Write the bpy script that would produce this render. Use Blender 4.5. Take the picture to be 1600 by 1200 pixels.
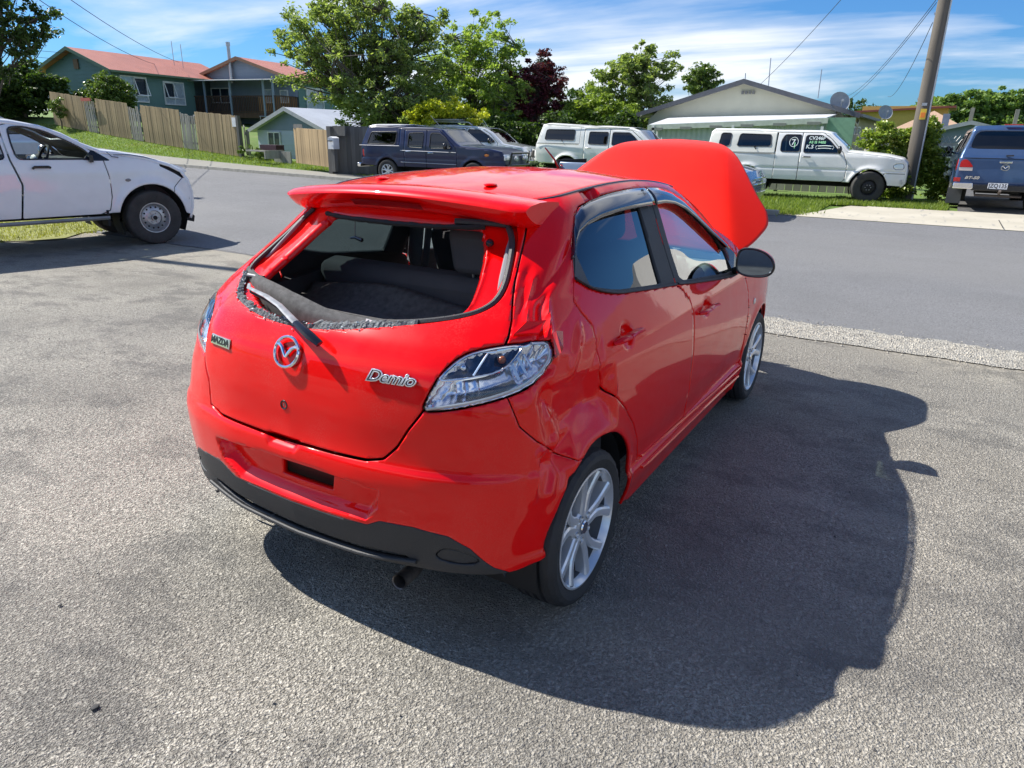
import bpy, bmesh, math, random
import numpy as np
from mathutils import Vector, Matrix

random.seed(7); np.random.seed(7)
C = bpy.context.scene.collection
for o_ in list(bpy.data.objects): bpy.data.objects.remove(o_)

# ------------------------------------------------------------------ camera
YAW, PITCH, ROLL = .536, -.341, .018
CAM = Vector((-2.018, -1.709, 1.607))
_cy, _sy, _cp, _sp = math.cos(YAW), math.sin(YAW), math.cos(PITCH), math.sin(PITCH)
_f = Vector((_cy*_cp, _sy*_cp, _sp)); _r0 = Vector((_sy, -_cy, 0)); _u0 = _r0.cross(_f)
_r = _r0*math.cos(ROLL)+_u0*math.sin(ROLL); _u = -_r0*math.sin(ROLL)+_u0*math.cos(ROLL)
cam_d = bpy.data.cameras.new('camera'); cam = bpy.data.objects.new('camera', cam_d); C.objects.link(cam)
cam.matrix_world = Matrix(((_r.x, _u.x, -_f.x, CAM.x), (_r.y, _u.y, -_f.y, CAM.y), (_r.z, _u.z, -_f.z, CAM.z), (0, 0, 0, 1)))
cam_d.sensor_width = 36; cam_d.sensor_fit = 'HORIZONTAL'; cam_d.lens = 36*1092.8/1600
cam_d.clip_start = .05; cam_d.clip_end = 3000
bpy.context.scene.camera = cam

# ------------------------------------------------------------------ sky, sun, exposure
SUN = Vector((-.12, .91, 1.0)).normalized()
sun_el = math.asin(SUN.z); sun_rot = math.atan2(SUN.x, SUN.y)
W_ = bpy.data.worlds.new('World'); bpy.context.scene.world = W_; W_.use_nodes = True
nt = W_.node_tree; nt.nodes.clear()
def N(t, **k):
    n = nt.nodes.new(t)
    for a, b in k.items():
        if a in n.inputs: n.inputs[a].default_value = b
        else: setattr(n, a, b)
    return n
L_ = lambda a, b: nt.links.new(a, b)
sky = N('ShaderNodeTexSky'); sky.sky_type = 'NISHITA'; sky.sun_disc = False
sky.sun_elevation = sun_el; sky.sun_rotation = sun_rot; sky.air_density = 1.0; sky.dust_density = .6; sky.ozone_density = 2.2
tc = N('ShaderNodeTexCoord')
sep = N('ShaderNodeSeparateXYZ'); L_(tc.outputs['Generated'], sep.inputs[0])
# project the view direction onto a flat cloud layer, so streaks shrink towards the horizon
zc = N('ShaderNodeMath', operation='MAXIMUM'); L_(sep.outputs['Z'], zc.inputs[0]); zc.inputs[1].default_value = 0.0
za = N('ShaderNodeMath', operation='ADD'); L_(zc.outputs[0], za.inputs[0]); za.inputs[1].default_value = .11
dx = N('ShaderNodeMath', operation='DIVIDE'); L_(sep.outputs['X'], dx.inputs[0]); L_(za.outputs[0], dx.inputs[1])
dy = N('ShaderNodeMath', operation='DIVIDE'); L_(sep.outputs['Y'], dy.inputs[0]); L_(za.outputs[0], dy.inputs[1])
cmb = N('ShaderNodeCombineXYZ'); L_(dx.outputs[0], cmb.inputs[0]); L_(dy.outputs[0], cmb.inputs[1])
mp = N('ShaderNodeMapping'); L_(cmb.outputs[0], mp.inputs[0])
mp.inputs['Rotation'].default_value = (0, 0, -.55); mp.inputs['Scale'].default_value = (.42, .17, 1); mp.inputs['Location'].default_value = (3.1, 1.7, 0)
nz = N('ShaderNodeTexNoise'); L_(mp.outputs[0], nz.inputs['Vector']); nz.inputs['Scale'].default_value = 1.7; nz.inputs['Detail'].default_value = 8; nz.inputs['Roughness'].default_value = .56; nz.inputs['Distortion'].default_value = .35
mp2 = N('ShaderNodeMapping'); L_(cmb.outputs[0], mp2.inputs[0]); mp2.inputs['Scale'].default_value = (.35, .35, 1); mp2.inputs['Location'].default_value = (7.3, 2.2, 0)
nz2 = N('ShaderNodeTexNoise'); L_(mp2.outputs[0], nz2.inputs['Vector']); nz2.inputs['Scale'].default_value = 1.3; nz2.inputs['Detail'].default_value = 7
ad = N('ShaderNodeMath', operation='MULTIPLY_ADD'); L_(nz2.outputs['Fac'], ad.inputs[0]); ad.inputs[1].default_value = .45; L_(nz.outputs['Fac'], ad.inputs[2])
rmp = N('ShaderNodeValToRGB'); L_(ad.outputs[0], rmp.inputs[0])
rmp.color_ramp.elements[0].position = .67; rmp.color_ramp.elements[0].color = (0, 0, 0, 1)
rmp.color_ramp.elements[1].position = .87; rmp.color_ramp.elements[1].color = (.92, .92, .92, 1)
e_ = rmp.color_ramp.elements.new(.76); e_.color = (.34, .34, .34, 1)
tint = N('ShaderNodeMixRGB'); tint.blend_type = 'MULTIPLY'; tint.inputs[0].default_value = 1; L_(sky.outputs[0], tint.inputs[1]); tint.inputs[2].default_value = (.31, .62, 1.0, 1)
mixc = N('ShaderNodeMixRGB'); L_(rmp.outputs[0], mixc.inputs[0]); L_(tint.outputs[0], mixc.inputs[1]); mixc.inputs[2].default_value = (7.4, 7.7, 8.1, 1)
bg = N('ShaderNodeBackground'); L_(mixc.outputs[0], bg.inputs[0]); bg.inputs[1].default_value = .086
ow = N('ShaderNodeOutputWorld'); L_(bg.outputs[0], ow.inputs[0])
sl = bpy.data.lights.new('sun', 'SUN'); sun = bpy.data.objects.new('sun', sl); C.objects.link(sun)
sl.energy = 5.0; sl.angle = math.radians(.53); sl.color = (1, .955, .88)
sun.rotation_euler = SUN.to_track_quat('Z', 'Y').to_euler(); sun.location = (0, 0, 30)
vs_ = bpy.context.scene.view_settings
vs_.view_transform = 'Standard'; vs_.look = 'None'; vs_.gamma = 1; vs_.use_curve_mapping = False; vs_.exposure = .74
bpy.context.scene.cycles.max_bounces = 8; bpy.context.scene.cycles.transparent_max_bounces = 16
bpy.context.scene.cycles.caustics_reflective = False; bpy.context.scene.cycles.caustics_refractive = False

# ------------------------------------------------------------------ materials
MATS = {}
class NB:
    """small helper to write node materials"""
    def __init__(s, name):
        s.m = bpy.data.materials.new(name); s.m.use_nodes = True; s.t = s.m.node_tree
        s.b = s.t.nodes['Principled BSDF']; s.out = s.t.nodes['Material Output']; s._c = None
    def n(s, t, **k):
        n = s.t.nodes.new(t)
        for a, b in k.items():
            if a in n.inputs: n.inputs[a].default_value = b
            else: setattr(n, a, b)
        return n
    def l(s, a, b): s.t.links.new(a, b); return b
    def co(s, sc=(1, 1, 1), kind='Object'):
        if s._c is None: s._c = s.n('ShaderNodeTexCoord')
        m = s.n('ShaderNodeMapping'); m.inputs['Scale'].default_value = sc; s.l(s._c.outputs[kind], m.inputs[0]); return m.outputs[0]
    def noise(s, scale, detail=4, rough=.55, sc=(1, 1, 1), dist=0, kind='Object'):
        n = s.n('ShaderNodeTexNoise'); s.l(s.co(sc, kind), n.inputs['Vector'])
        n.inputs['Scale'].default_value = scale; n.inputs['Detail'].default_value = detail; n.inputs['Roughness'].default_value = rough; n.inputs['Distortion'].default_value = dist
        return n.outputs['Fac']
    def vor(s, scale, feat='F1', sc=(1, 1, 1), rnd=1, out='Distance', kind='Object'):
        n = s.n('ShaderNodeTexVoronoi'); n.feature = feat; s.l(s.co(sc, kind), n.inputs['Vector']); n.inputs['Scale'].default_value = scale; n.inputs['Randomness'].default_value = rnd
        return n.outputs[out]
    def ramp(s, fac, stops):
        r = s.n('ShaderNodeValToRGB'); s.l(fac, r.inputs[0]); e = r.color_ramp.elements
        while len(e) < len(stops): e.new(.5)
        for i, (p, c) in enumerate(stops):
            e[i].position = p; e[i].color = (c, c, c, 1) if not hasattr(c, '__len__') else tuple(c)+(1,)
        return r.outputs[0]
    def mix(s, fac, a, b, mode='MIX'):
        m = s.n('ShaderNodeMixRGB'); m.blend_type = mode
        for i, v in ((0, fac), (1, a), (2, b)):
            if hasattr(v, 'default_value'): s.l(v, m.inputs[i])
            else: m.inputs[i].default_value = v if i == 0 else tuple(v)+(1,)
        return m.outputs[0]
    def math(s, op, a, b=0.0, c=None):
        m = s.n('ShaderNodeMath'); m.operation = op
        for i, v in enumerate((a, b) if c is None else (a, b, c)):
            if hasattr(v, 'default_value'): s.l(v, m.inputs[i])
            else: m.inputs[i].default_value = v
        return m.outputs[0]
    def bump(s, h, strength=.3, dist=.01, prev=None):
        b = s.n('ShaderNodeBump'); b.inputs['Strength'].default_value = strength; b.inputs['Distance'].default_value = dist; s.l(h, b.inputs['Height'])
        if prev is not None: s.l(prev, b.inputs['Normal'])
        return b.outputs[0]
    def set(s, **k):
        for a, v in k.items():
            a = a.replace('_', ' ')
            i = s.b.inputs[a]
            if hasattr(v, 'default_value'): s.l(v, i)
            elif hasattr(v, '__len__') and len(v) == 3: i.default_value = tuple(v)+(1,)
            else: i.default_value = v
        return s
def mat(name, col, rough=.5, metal=0., coat=0., var=.12, vscale=6, bump=0., bscale=60, **k):
    """plain material with a little procedural colour variation and relief"""
    if name in MATS: return MATS[name]
    b = NB(name)
    n = b.noise(vscale, 5)
    c = b.mix(b.ramp(n, [(.3, 0.), (.7, 1.)]), tuple(x*(1-var) for x in col), tuple(min(1, x*(1+var)) for x in col))
    b.set(Base_Color=c, Roughness=rough, Metallic=metal)
    if coat: b.set(Coat_Weight=coat, Coat_Roughness=.03)
    if bump: b.l(b.bump(b.noise(bscale, 4), bump, .01), b.b.inputs['Normal'])
    for a, v in k.items(): b.set(**{a: v})
    MATS[name] = b.m; return b.m
def glass_mat(name, tintc, refl=1.0, rough=0.0):
    if name in MATS: return MATS[name]
    m = bpy.data.materials.new(name); m.use_nodes = True; t = m.node_tree; t.nodes.clear()
    tr = t.nodes.new('ShaderNodeBsdfTransparent'); tr.inputs[0].default_value = tuple(tintc)+(1,)
    gl = t.nodes.new('ShaderNodeBsdfGlossy'); gl.inputs['Roughness'].default_value = rough
    lw = t.nodes.new('ShaderNodeLayerWeight'); lw.inputs[0].default_value = .5
    pw = t.nodes.new('ShaderNodeMath'); pw.operation = 'POWER'; t.links.new(lw.outputs['Facing'], pw.inputs[0]); pw.inputs[1].default_value = 4.0
    fr = t.nodes.new('ShaderNodeMath'); fr.operation = 'MULTIPLY_ADD'; t.links.new(pw.outputs[0], fr.inputs[0]); fr.inputs[1].default_value = .95; fr.inputs[2].default_value = .045
    mu = t.nodes.new('ShaderNodeMath'); mu.operation = 'MULTIPLY_ADD'; mu.inputs[1].default_value = refl; mu.inputs[2].default_value = .02*refl; t.links.new(fr.outputs[0], mu.inputs[0])
    mu.use_clamp = True
    mx = t.nodes.new('ShaderNodeMixShader'); t.links.new(mu.outputs[0], mx.inputs[0]); t.links.new(tr.outputs[0], mx.inputs[1]); t.links.new(gl.outputs[0], mx.inputs[2])
    o = t.nodes.new('ShaderNodeOutputMaterial'); t.links.new(mx.outputs[0], o.inputs[0]); MATS[name] = m; return m

def red_paint(name, dusty):
    b = NB(name)
    n1 = b.noise(2.2, 6, .6); n2 = b.noise(220, 2, .6); n3 = b.noise(9, 6, .65)
    patch = b.ramp(n1, [(.46, 0.), (.62, 1.)])
    dust = b.math('MULTIPLY', patch, b.ramp(n2, [(.45, 0.), (.62, 1.)]))
    dust = b.math('MULTIPLY', dust, dusty)
    col = b.mix(dust, (.86, .0012, .0008), (.84, .06, .05))
    ro = b.math('MULTIPLY_ADD', b.ramp(n3, [(.35, 0.), (.7, 1.)]), .06+.12*dusty, .30)
    b.b.inputs['Specular IOR Level'].default_value = .05
    b.set(Base_Color=col, Roughness=ro, Metallic=.0, Coat_Weight=.85, Coat_Roughness=b.math('MULTIPLY_ADD', patch, .08*dusty, .012), Coat_IOR=1.48)
    orange = b.noise(38, 2); b.l(b.bump(orange, .012, .01), b.b.inputs['Coat Normal'])
    MATS[name] = b.m; return b.m
red = red_paint('red_paint', .25); red_dusty = red_paint('red_dusty_paint', .8)
_b = NB('red_matt_bonnet'); _n = _b.noise(1.5, 4)
_b.set(Base_Color=_b.mix(_b.ramp(_n, [(.3, 0.), (.7, 1.)]), (.72, .008, .0025), (.80, .016, .004)), Roughness=.55, Coat_Weight=.25, Coat_Roughness=.22); _b.b.inputs['Specular IOR Level'].default_value = .1; red_bonnet = _b.m
black_trim = mat('black_textured_plastic', (.028, .029, .032), .55, bump=.25, bscale=300)
grey_trim = mat('grey_worn_plastic', (.055, .057, .062), .5, bump=.2, bscale=260)
gloss_black = mat('gloss_black_trim', (.012, .012, .014), .25, coat=.3)
black_matt = mat('matt_black', (.012, .012, .013), .8)
rubber = mat('tyre_rubber', (.030, .030, .031), .72, bump=.15, bscale=120, var=.25)
rubber_dusty = mat('dusty_tyre_rubber', (.045, .043, .040), .85, bump=.2, bscale=90, var=.3)
alloy = mat('silver_alloy', (.78, .80, .82), .28, metal=.5, coat=.5, var=.05)
chrome = mat('chrome', (.82, .83, .85), .08, metal=1., var=.03)
felt = mat('dark_felt', (.095, .092, .090), .95, var=.3, vscale=40, bump=.4, bscale=400)
seat_m = mat('black_seat_fabric', (.085, .085, .092), .9, bump=.3, bscale=300)
trim_in = mat('grey_cabin_trim', (.20, .205, .225), .7)
dark_in = mat('dark_cabin_lining', (.055, .055, .06), .85)
beige_in = mat('pale_dash_plastic', (.33, .36, .33), .6)
glass_dark = glass_mat('privacy_glass', (.14, .19, .19), 1.6)
glass_clear = glass_mat('clear_glass', (.66, .78, .74), 1.9)
glass_lens = glass_mat('lamp_lens', (.93, .95, .97), 1.2)
visor_m = mat('smoked_visor', (.012, .014, .022), .10, coat=1.0)
steel = mat('galvanised_steel', (.45, .46, .47), .4, metal=.8)
adhesive = mat('torn_urethane', (.12, .13, .135), .6, var=.6, vscale=50, bump=.6, bscale=80)
broken_glass = mat('crumbled_glass', (.42, .50, .52), .15, var=.4, vscale=120, coat=1.)
mirror_m = mat('mirror_glass', (.18, .22, .28), .03, metal=1., var=.02)
white_plastic = mat('white_plastic', (.75, .75, .74), .5)
amber = mat('amber_lens', (.75, .22, .02), .2, coat=1.)
red_lens = mat('red_lamp_lens', (.55, .01, .01), .12, coat=1.)

# ------------------------------------------------------------------ object helpers
def empty(name, label=None, cat=None, loc=(0, 0, 0), rz=0, group=None, kind=None):
    o = bpy.data.objects.new(name, None); C.objects.link(o); o.location = loc; o.rotation_euler = (0, 0, rz)
    o.empty_display_size = .2
    tag(o, label, cat, group, kind); return o
def tag(o, label=None, cat=None, group=None, kind=None):
    if label: o['label'] = label
    if cat: o['category'] = cat
    if group: o['group'] = group
    if kind: o['kind'] = kind
    return o
def mesh_data(name, V, F, smooth=True, sharp=35):
    me = bpy.data.meshes.new(name)
    if isinstance(F, np.ndarray) and isinstance(V, np.ndarray) and F.ndim == 2:
        k = F.shape[1]
        me.vertices.add(len(V)); me.vertices.foreach_set('co', np.asarray(V, np.float32).ravel())
        me.loops.add(F.size); me.loops.foreach_set('vertex_index', F.astype(np.int32).ravel())
        me.polygons.add(len(F)); me.polygons.foreach_set('loop_start', np.arange(0, F.size, k, dtype=np.int32))
        me.polygons.foreach_set('loop_total', np.full(len(F), k, np.int32))
        me.update(calc_edges=True); me.validate()
    else:
        me.from_pydata([tuple(v) for v in V], [], [tuple(f) for f in F]); me.update()
    me.polygons.foreach_set('use_smooth', np.full(len(me.polygons), bool(smooth)))
    if smooth and sharp: me.set_sharp_from_angle(angle=math.radians(sharp))
    return me
def obj(name, V, F, m, parent=None, smooth=True, sharp=35, thick=0, lining=None, bevel=0):
    me = mesh_data(name, V, F, smooth, sharp)
    me.materials.append(m)
    o = bpy.data.objects.new(name, me); C.objects.link(o)
    if parent is not None: o.parent = parent
    if thick:
        s = o.modifiers.new('thickness', 'SOLIDIFY'); s.thickness = thick; s.offset = -1
        if lining is not None: me.materials.append(lining); s.material_offset = 1
    if bevel:
        b = o.modifiers.new('bevel', 'BEVEL'); b.width = bevel; b.segments = 2; b.limit_method = 'ANGLE'
    return o
class MB:
    """collects primitives into one mesh"""
    def __init__(s): s.V = []; s.F = []
    def add(s, V, F):
        n = len(s.V); s.V += [tuple(v) for v in V]; s.F += [tuple(i+n for i in f) for f in F]; return s
    def box(s, c, d, R=None):
        x, y, z = d[0]/2, d[1]/2, d[2]/2; P = [Vector((a, b, e)) for e in (-z, z) for b in (-y, y) for a in (-x, x)]
        if R is not None: P = [R @ p for p in P]
        return s.add([p+Vector(c) for p in P], [(0, 2, 3, 1), (4, 5, 7, 6), (0, 1, 5, 4), (2, 6, 7, 3), (0, 4, 6, 2), (1, 3, 7, 5)])
    def hexa(s, P):
        return s.add(P, [(0, 3, 2, 1), (4, 5, 6, 7), (0, 1, 5, 4), (1, 2, 6, 5), (2, 3, 7, 6), (3, 0, 4, 7)])
    def tube(s, P, r, k=8, caps=True, flat=1.0):
        P = [Vector(p) for p in P]; n = len(P); rr = r if hasattr(r, '__len__') else [r]*n; V = []; up = None
        for i in range(n):
            t = (P[min(i+1, n-1)]-P[max(i-1, 0)]).normalized()
            if up is None:
                a = Vector((0, 0, 1)) if abs(t.z) < .9 else Vector((1, 0, 0)); up = (a-t*a.dot(t)).normalized()
            else:
                up = (up-t*up.dot(t)).normalized()
            sd = t.cross(up)
            for j in range(k):
                q = 2*math.pi*j/k; V.append(P[i]+sd*(math.cos(q)*rr[i])+up*(math.sin(q)*rr[i]*flat))
        F = [(i*k+j, i*k+(j+1) % k, (i+1)*k+(j+1) % k, (i+1)*k+j) for i in range(n-1) for j in range(k)]
        if caps: F += [tuple(range(k))[::-1], tuple((n-1)*k+j for j in range(k))]
        return s.add(V, F)
    def prism(s, poly, f, a, b):
        """poly: list of 2D points, f(p,t)->3D, extruded between t=a and t=b"""
        n = len(poly); V = [f(p, a) for p in poly]+[f(p, b) for p in poly]
        F = [tuple(range(n))[::-1], tuple(range(n, 2*n))]+[(i, (i+1) % n, n+(i+1) % n, n+i) for i in range(n)]
        return s.add(V, F)
    def lathe(s, prof, k=32, M=None, close=False, mod=None):
        """prof: (r, h) pairs turned about the y axis"""
        V = []
        for i, (r, h) in enumerate(prof):
            for j in range(k):
                q = 2*math.pi*j/k; rr = r*(mod(i, j) if mod else 1); V.append(Vector((rr*math.cos(q), h, rr*math.sin(q))))
        n = len(prof); F = [(i*k+j, (i+1)*k+j, (i+1)*k+(j+1) % k, i*k+(j+1) % k) for i in range(n-1) for j in range(k)]
        if M is not None: V = [M @ v for v in V]
        return s.add(V, F)
    def sphere(s, c, r, sub=2, sc=(1, 1, 1), R=None):
        bm = bmesh.new(); bmesh.ops.create_icosphere(bm, subdivisions=sub, radius=1)
        V = [Vector((v.co.x*r*sc[0], v.co.y*r*sc[1], v.co.z*r*sc[2])) for v in bm.verts]
        if R is not None: V = [R @ v for v in V]
        F = [tuple(v.index for v in f.verts) for f in bm.faces]; bm.free()
        return s.add([v+Vector(c) for v in V], F)
    def obj(s, name, m, parent=None, **k): return obj(name, s.V, s.F, m, parent, **k)

# ------------------------------------------------------------------ surface clipping
def clip(M, f):
    """keep the part of a triangle mesh where f < 0, cutting triangles along f = 0"""
    V, P, T = M
    s = f < 0; c = s[T].sum(1); full = T[c == 3]
    def roll(t, k):  # rotate so that the odd vertex comes first
        return np.stack([t[np.arange(len(t)), k], t[np.arange(len(t)), (k+1) % 3], t[np.arange(len(t)), (k+2) % 3]], 1)
    t1 = T[c == 1]; t1 = roll(t1, np.argmax(s[t1], 1)) if len(t1) else t1.reshape(0, 3)
    t2 = T[c == 2]; t2 = roll(t2, np.argmin(s[t2], 1)) if len(t2) else t2.reshape(0, 3)
    E = np.concatenate([t1[:, [0, 1]], t1[:, [0, 2]], t2[:, [0, 1]], t2[:, [0, 2]]])
    if len(E):
        Es = np.sort(E, 1); U, inv = np.unique(Es, axis=0, return_inverse=True); inv = inv.ravel()
        a, b = U[:, 0], U[:, 1]; t = np.clip(f[a]/(f[a]-f[b]), .0, 1.)[:, None]
        NV = V[a]+(V[b]-V[a])*t; NP = P[a]+(P[b]-P[a])*t; inv = inv+len(V)
        n1, n2 = len(t1), len(t2)
        ab1, ac1, ab2, ac2 = inv[:n1], inv[n1:2*n1], inv[2*n1:2*n1+n2], inv[2*n1+n2:]
        new = np.concatenate([np.stack([t1[:, 0], ab1, ac1], 1), np.stack([t2[:, 1], t2[:, 2], ac2], 1), np.stack([t2[:, 1], ac2, ab2], 1)])
        V = np.concatenate([V, NV]); P = np.concatenate([P, NP]); T = np.concatenate([full, new])
    else: T = full
    used = np.unique(T); mp_ = np.full(len(V), -1); mp_[used] = np.arange(len(used))
    return V[used], P[used], mp_[T]
def sd(P, poly):
    poly = np.asarray(poly, float); d = np.full(len(P), 1e9); s = np.ones(len(P)); n = len(poly)
    for i in range(n):
        a, b = poly[i], poly[i-1]; e = b-a; w = P-a
        t = np.clip((w@e)/max(e@e, 1e-12), 0, 1)[:, None]; q = w-e*t; d = np.minimum(d, (q*q).sum(1))
        c1 = P[:, 1] >= a[1]; c2 = P[:, 1] < b[1]; c3 = e[0]*w[:, 1] > e[1]*w[:, 0]
        m = (c1 & c2 & c3) | (~c1 & ~c2 & ~c3); s[m] *= -1
    return s*np.sqrt(d)
def rnd(poly, r=.05, k=4):
    """round the corners of a polygon by a fixed radius"""
    P = np.asarray(poly, float); out = []
    for i in range(len(P)):
        p, a, c = P[i], P[i-1], P[(i+1) % len(P)]; la, lc = np.linalg.norm(a-p), np.linalg.norm(c-p); q = min(r, la*.45, lc*.45)
        s, e = p+(a-p)/la*q, p+(c-p)/lc*q
        for t in np.linspace(0, 1, k): out.append((1-t)**2*s+2*t*(1-t)*p+t*t*e)
    return np.array(out)
def dline(P, pts):
    pts = np.asarray(pts, float); d = np.full(len(P), 1e9)
    for i in range(len(pts)-1):
        a, b = pts[i], pts[i+1]; e = b-a; w = P-a; t = np.clip((w@e)/max(e@e, 1e-12), 0, 1)[:, None]; q = w-e*t; d = np.minimum(d, np.sqrt((q*q).sum(1)))
    return d
def chaikin(p, n=2, closed=True):
    p = np.asarray(p, float)
    for _ in range(n):
        if closed: q = np.roll(p, -1, 0); p = np.stack([p*.75+q*.25, p*.25+q*.75], 1).reshape(-1, 2)
        else:
            q = np.stack([p[:-1]*.75+p[1:]*.25, p[:-1]*.25+p[1:]*.75], 1).reshape(-1, 2); p = np.concatenate([p[:1], q, p[-1:]])
    return p
def cat(M1, M2):
    return np.concatenate([M1[0], M2[0]]), np.concatenate([M1[1], M2[1]]), np.concatenate([M1[2], M2[2]+len(M1[0])])
def grid_tris(nu, nv):
    i = np.arange(nu-1)[:, None]*nv+np.arange(nv-1)[None, :]; i = i.ravel()
    return np.concatenate([np.stack([i, i+nv, i+nv+1], 1), np.stack([i, i+nv+1, i+1], 1)])
def pch(x,xs,ys):
    xs=np.asarray(xs,float); ys=np.asarray(ys,float); x=np.asarray(x,float)
    h=np.diff(xs); d=np.diff(ys)/h; m=np.zeros(len(xs)); m[0]=d[0]; m[-1]=d[-1]
    for i in range(1,len(xs)-1):
        if d[i-1]*d[i]>0:
            w1=2*h[i]+h[i-1]; w2=h[i]+2*h[i-1]; m[i]=(w1+w2)/(w1/d[i-1]+w2/d[i])
    xc=np.clip(x,xs[0],xs[-1]); i=np.clip(np.searchsorted(xs,xc)-1,0,len(xs)-2)
    t=(xc-xs[i])/h[i]
    return ((1+2*t)*(1-t)**2*ys[i]+t*(1-t)**2*h[i]*m[i]+t*t*(3-2*t)*ys[i+1]+t*t*(t-1)*h[i]*m[i+1])
def sst(a,b,x):
    t=np.clip((x-a)/(b-a),0,1); return t*t*(3-2*t)
UY=([0,.25,.5,.65,.75,.83,.91,1.0,1.12,1.4,1.8],[0,.25,.497,.637,.722,.778,.812,.830,.838,.843,.846])
UX=([0,.25,.5,.65,.75,.83,.91,1.0,1.12],[0,.008,.045,.093,.143,.200,.270,.355,.4725])
WV=([.14,.20,.30,.335,.36,.50,.65,.80,.88,.93,1.0,1.1,1.25,1.36,1.405,1.43,1.445,1.46],
    [.79,.803,.832,.836,.826,.842,.846,.836,.824,.806,.775,.73,.665,.61,.575,.545,.52,.485])
XV=([.14,.22,.30,.45,.58,.63,.66,.80,.93,1.0,1.05,1.36,1.46],
    [-.50,-.545,-.575,-.592,-.596,-.590,-.576,-.562,-.538,-.497,-.45,-.09,.04])
def surf(u,v):
    a=np.abs(u); s=np.sign(u)
    xb=np.where(a<=1.12,-.597+pch(a,*UX),a-1.2445)
    fall=1-sst(.72,1.95,a)
    x=xb+(pch(v,*XV)+.597)*fall
    y=pch(a,*UY)/.846*pch(v,*WV)
    y=y-np.where(u<0,1,0)*sst(.42,.62,a)*(1-sst(1.0,1.5,a))*pch(v,[.60,.75,.86,.95,1.02,1.10,1.25,1.45],[0,.020,.046,.050,.040,.024,.01,0])
    fx=np.clip((x-2.3)/.9,0,1.2); y=y*(1-.16*fx**2.2)
    fx2=np.clip((x-1.2)/1.0,0,1); y=y-.02*fx2*sst(.95,1.3,v)
    drop=np.where(x<.85,.055*(np.clip(.85-x,0,2)/.8)**2,.045*((x-.85)/.6)**2)
    z=v-np.minimum(drop,.12)*sst(1.0,1.4,v)
    return np.stack([x,-s*y if np.ndim(u)==0 else -np.where(u>=0,1,-1)*y,z],-1)

# ================================================================== RED HATCHBACK
hb = empty('hatchback', 'glossy red hatchback with crumpled rear quarter, missing rear window and raised bonnet', 'car')
def noise2(P, sc, seed):
    """cheap smooth value noise, returns about -1..1"""
    rs = np.random.RandomState(seed); out = np.zeros(len(P))
    for k in range(6):
        a = rs.uniform(0, 6.28); fr = sc*rs.uniform(.6, 1.6); ph = rs.uniform(0, 6.28)
        out += np.sin((P[:, 0]*math.cos(a)+P[:, 1]*math.sin(a))*fr+ph+1.3*np.sin((P[:, 1]*math.cos(a)-P[:, 0]*math.sin(a))*fr*.7+ph*2))
    return out/6
DENTS = [  # (a, b, width, depth, power): creases beaten into the right rear quarter
    ((.935, .86), (.955, .74), .055, .020, 1.0), ((.915, .90), (.99, .72), .035, -.010, 1.0),
    ((.895, .70), (.885, .57), .028, -.009, 1.0), ((1.0, .60), (.96, .555), .03, -.008, 1.1),
    ((.905, 1.13), (.925, .98), .035, .013, 1.1), ((.925, .98), (.90, .93), .05, .016, 1.1), ((.93, 1.12), (.99, .98), .03, -.008, 1.1),
    ((.80, 1.24), (.81, 1.08), .030, .006, 1.2), ((.835, 1.22), (.84, 1.08), .016, -.0035, 1.2),
    ((.82, 1.15), (1.05, 1.27), .060, .007, 1.3), ((1.10, .92), (1.16, 1.0), .04, -.008, 1.2),
    ((1.60, 1.415), (1.66, 1.40), .085, .020, 1.2), ((1.44, 1.42), (1.60, 1.43), .05, .006, 1.2),
    ((1.38, .80), (1.385, .68), .03, -.007, 1.1),
    ((.85, .97), (.96, .95), .03, .012, 1.1)]
def dent(P):
    u, v = P[:, 0], P[:, 1]
    Q = np.stack([u+.012*noise2(P, 38, 3), v+.012*noise2(P, 38, 4)], 1)
    d = np.zeros(len(P))
    for a, b, w, dep, pw in DENTS:
        dep *= 1.3; t = np.clip(1-dline(Q, (a, b))/w, 0, 1); d += dep*t**pw
    # flat-sided buckles with hard fold lines: (depth, list of half-planes (a*u + b*v + c))
    ru, rv = u+.006*noise2(P, 26, 21), v+.006*noise2(P, 26, 22)
    for D, pl in ((.060, ((-.6, -7.6, 7.45), (-.7, 7.2, -3.62), (8.5, 3.5, -10.7), (-15, -1.5, 22.3))),
                  (.024, ((0, -11, 10.6), (2.0, 10, -9.8), (12, 4, -14.2), (-9, 0, 12.0))),
                  (.036, ((0, -17, 12.1), (1.5, 11, -7.55), (26, 5, -26.2), (-12, 2, 12.0))),
                  (.014, ((-16, 3, 12.9), (20, 2, -19.2), (0, 7, -5.0), (0, -11, 10.2))),
                  (.009, ((-4, -9, 14.9), (-3, 8, -5.3), (9, 0, -6.9)))):
        d += np.clip(np.min([a*ru+b_*rv+c for a, b_, c in pl], 0), 0, 1)*D
    m = np.exp(-(((u-1.0)/.30)**2+((v-.85)/.26)**2)**2)
    d += m*(.0012*np.abs(noise2(P, 20, 9))+.0010*np.abs(noise2(P, 48, 12)))
    return np.where(u > 0, d, 0)
RECESS = [(-.395, .562), (-.12, .582), (.13, .582), (.378, .568), (.372, .50), (.325, .446), (.135, .438), (-.045, .438), (-.27, .440), (-.365, .49)]
NOTCH = [(-.125, .70), (-.085, .622), (.035, .622), (.075, .70)]
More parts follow.
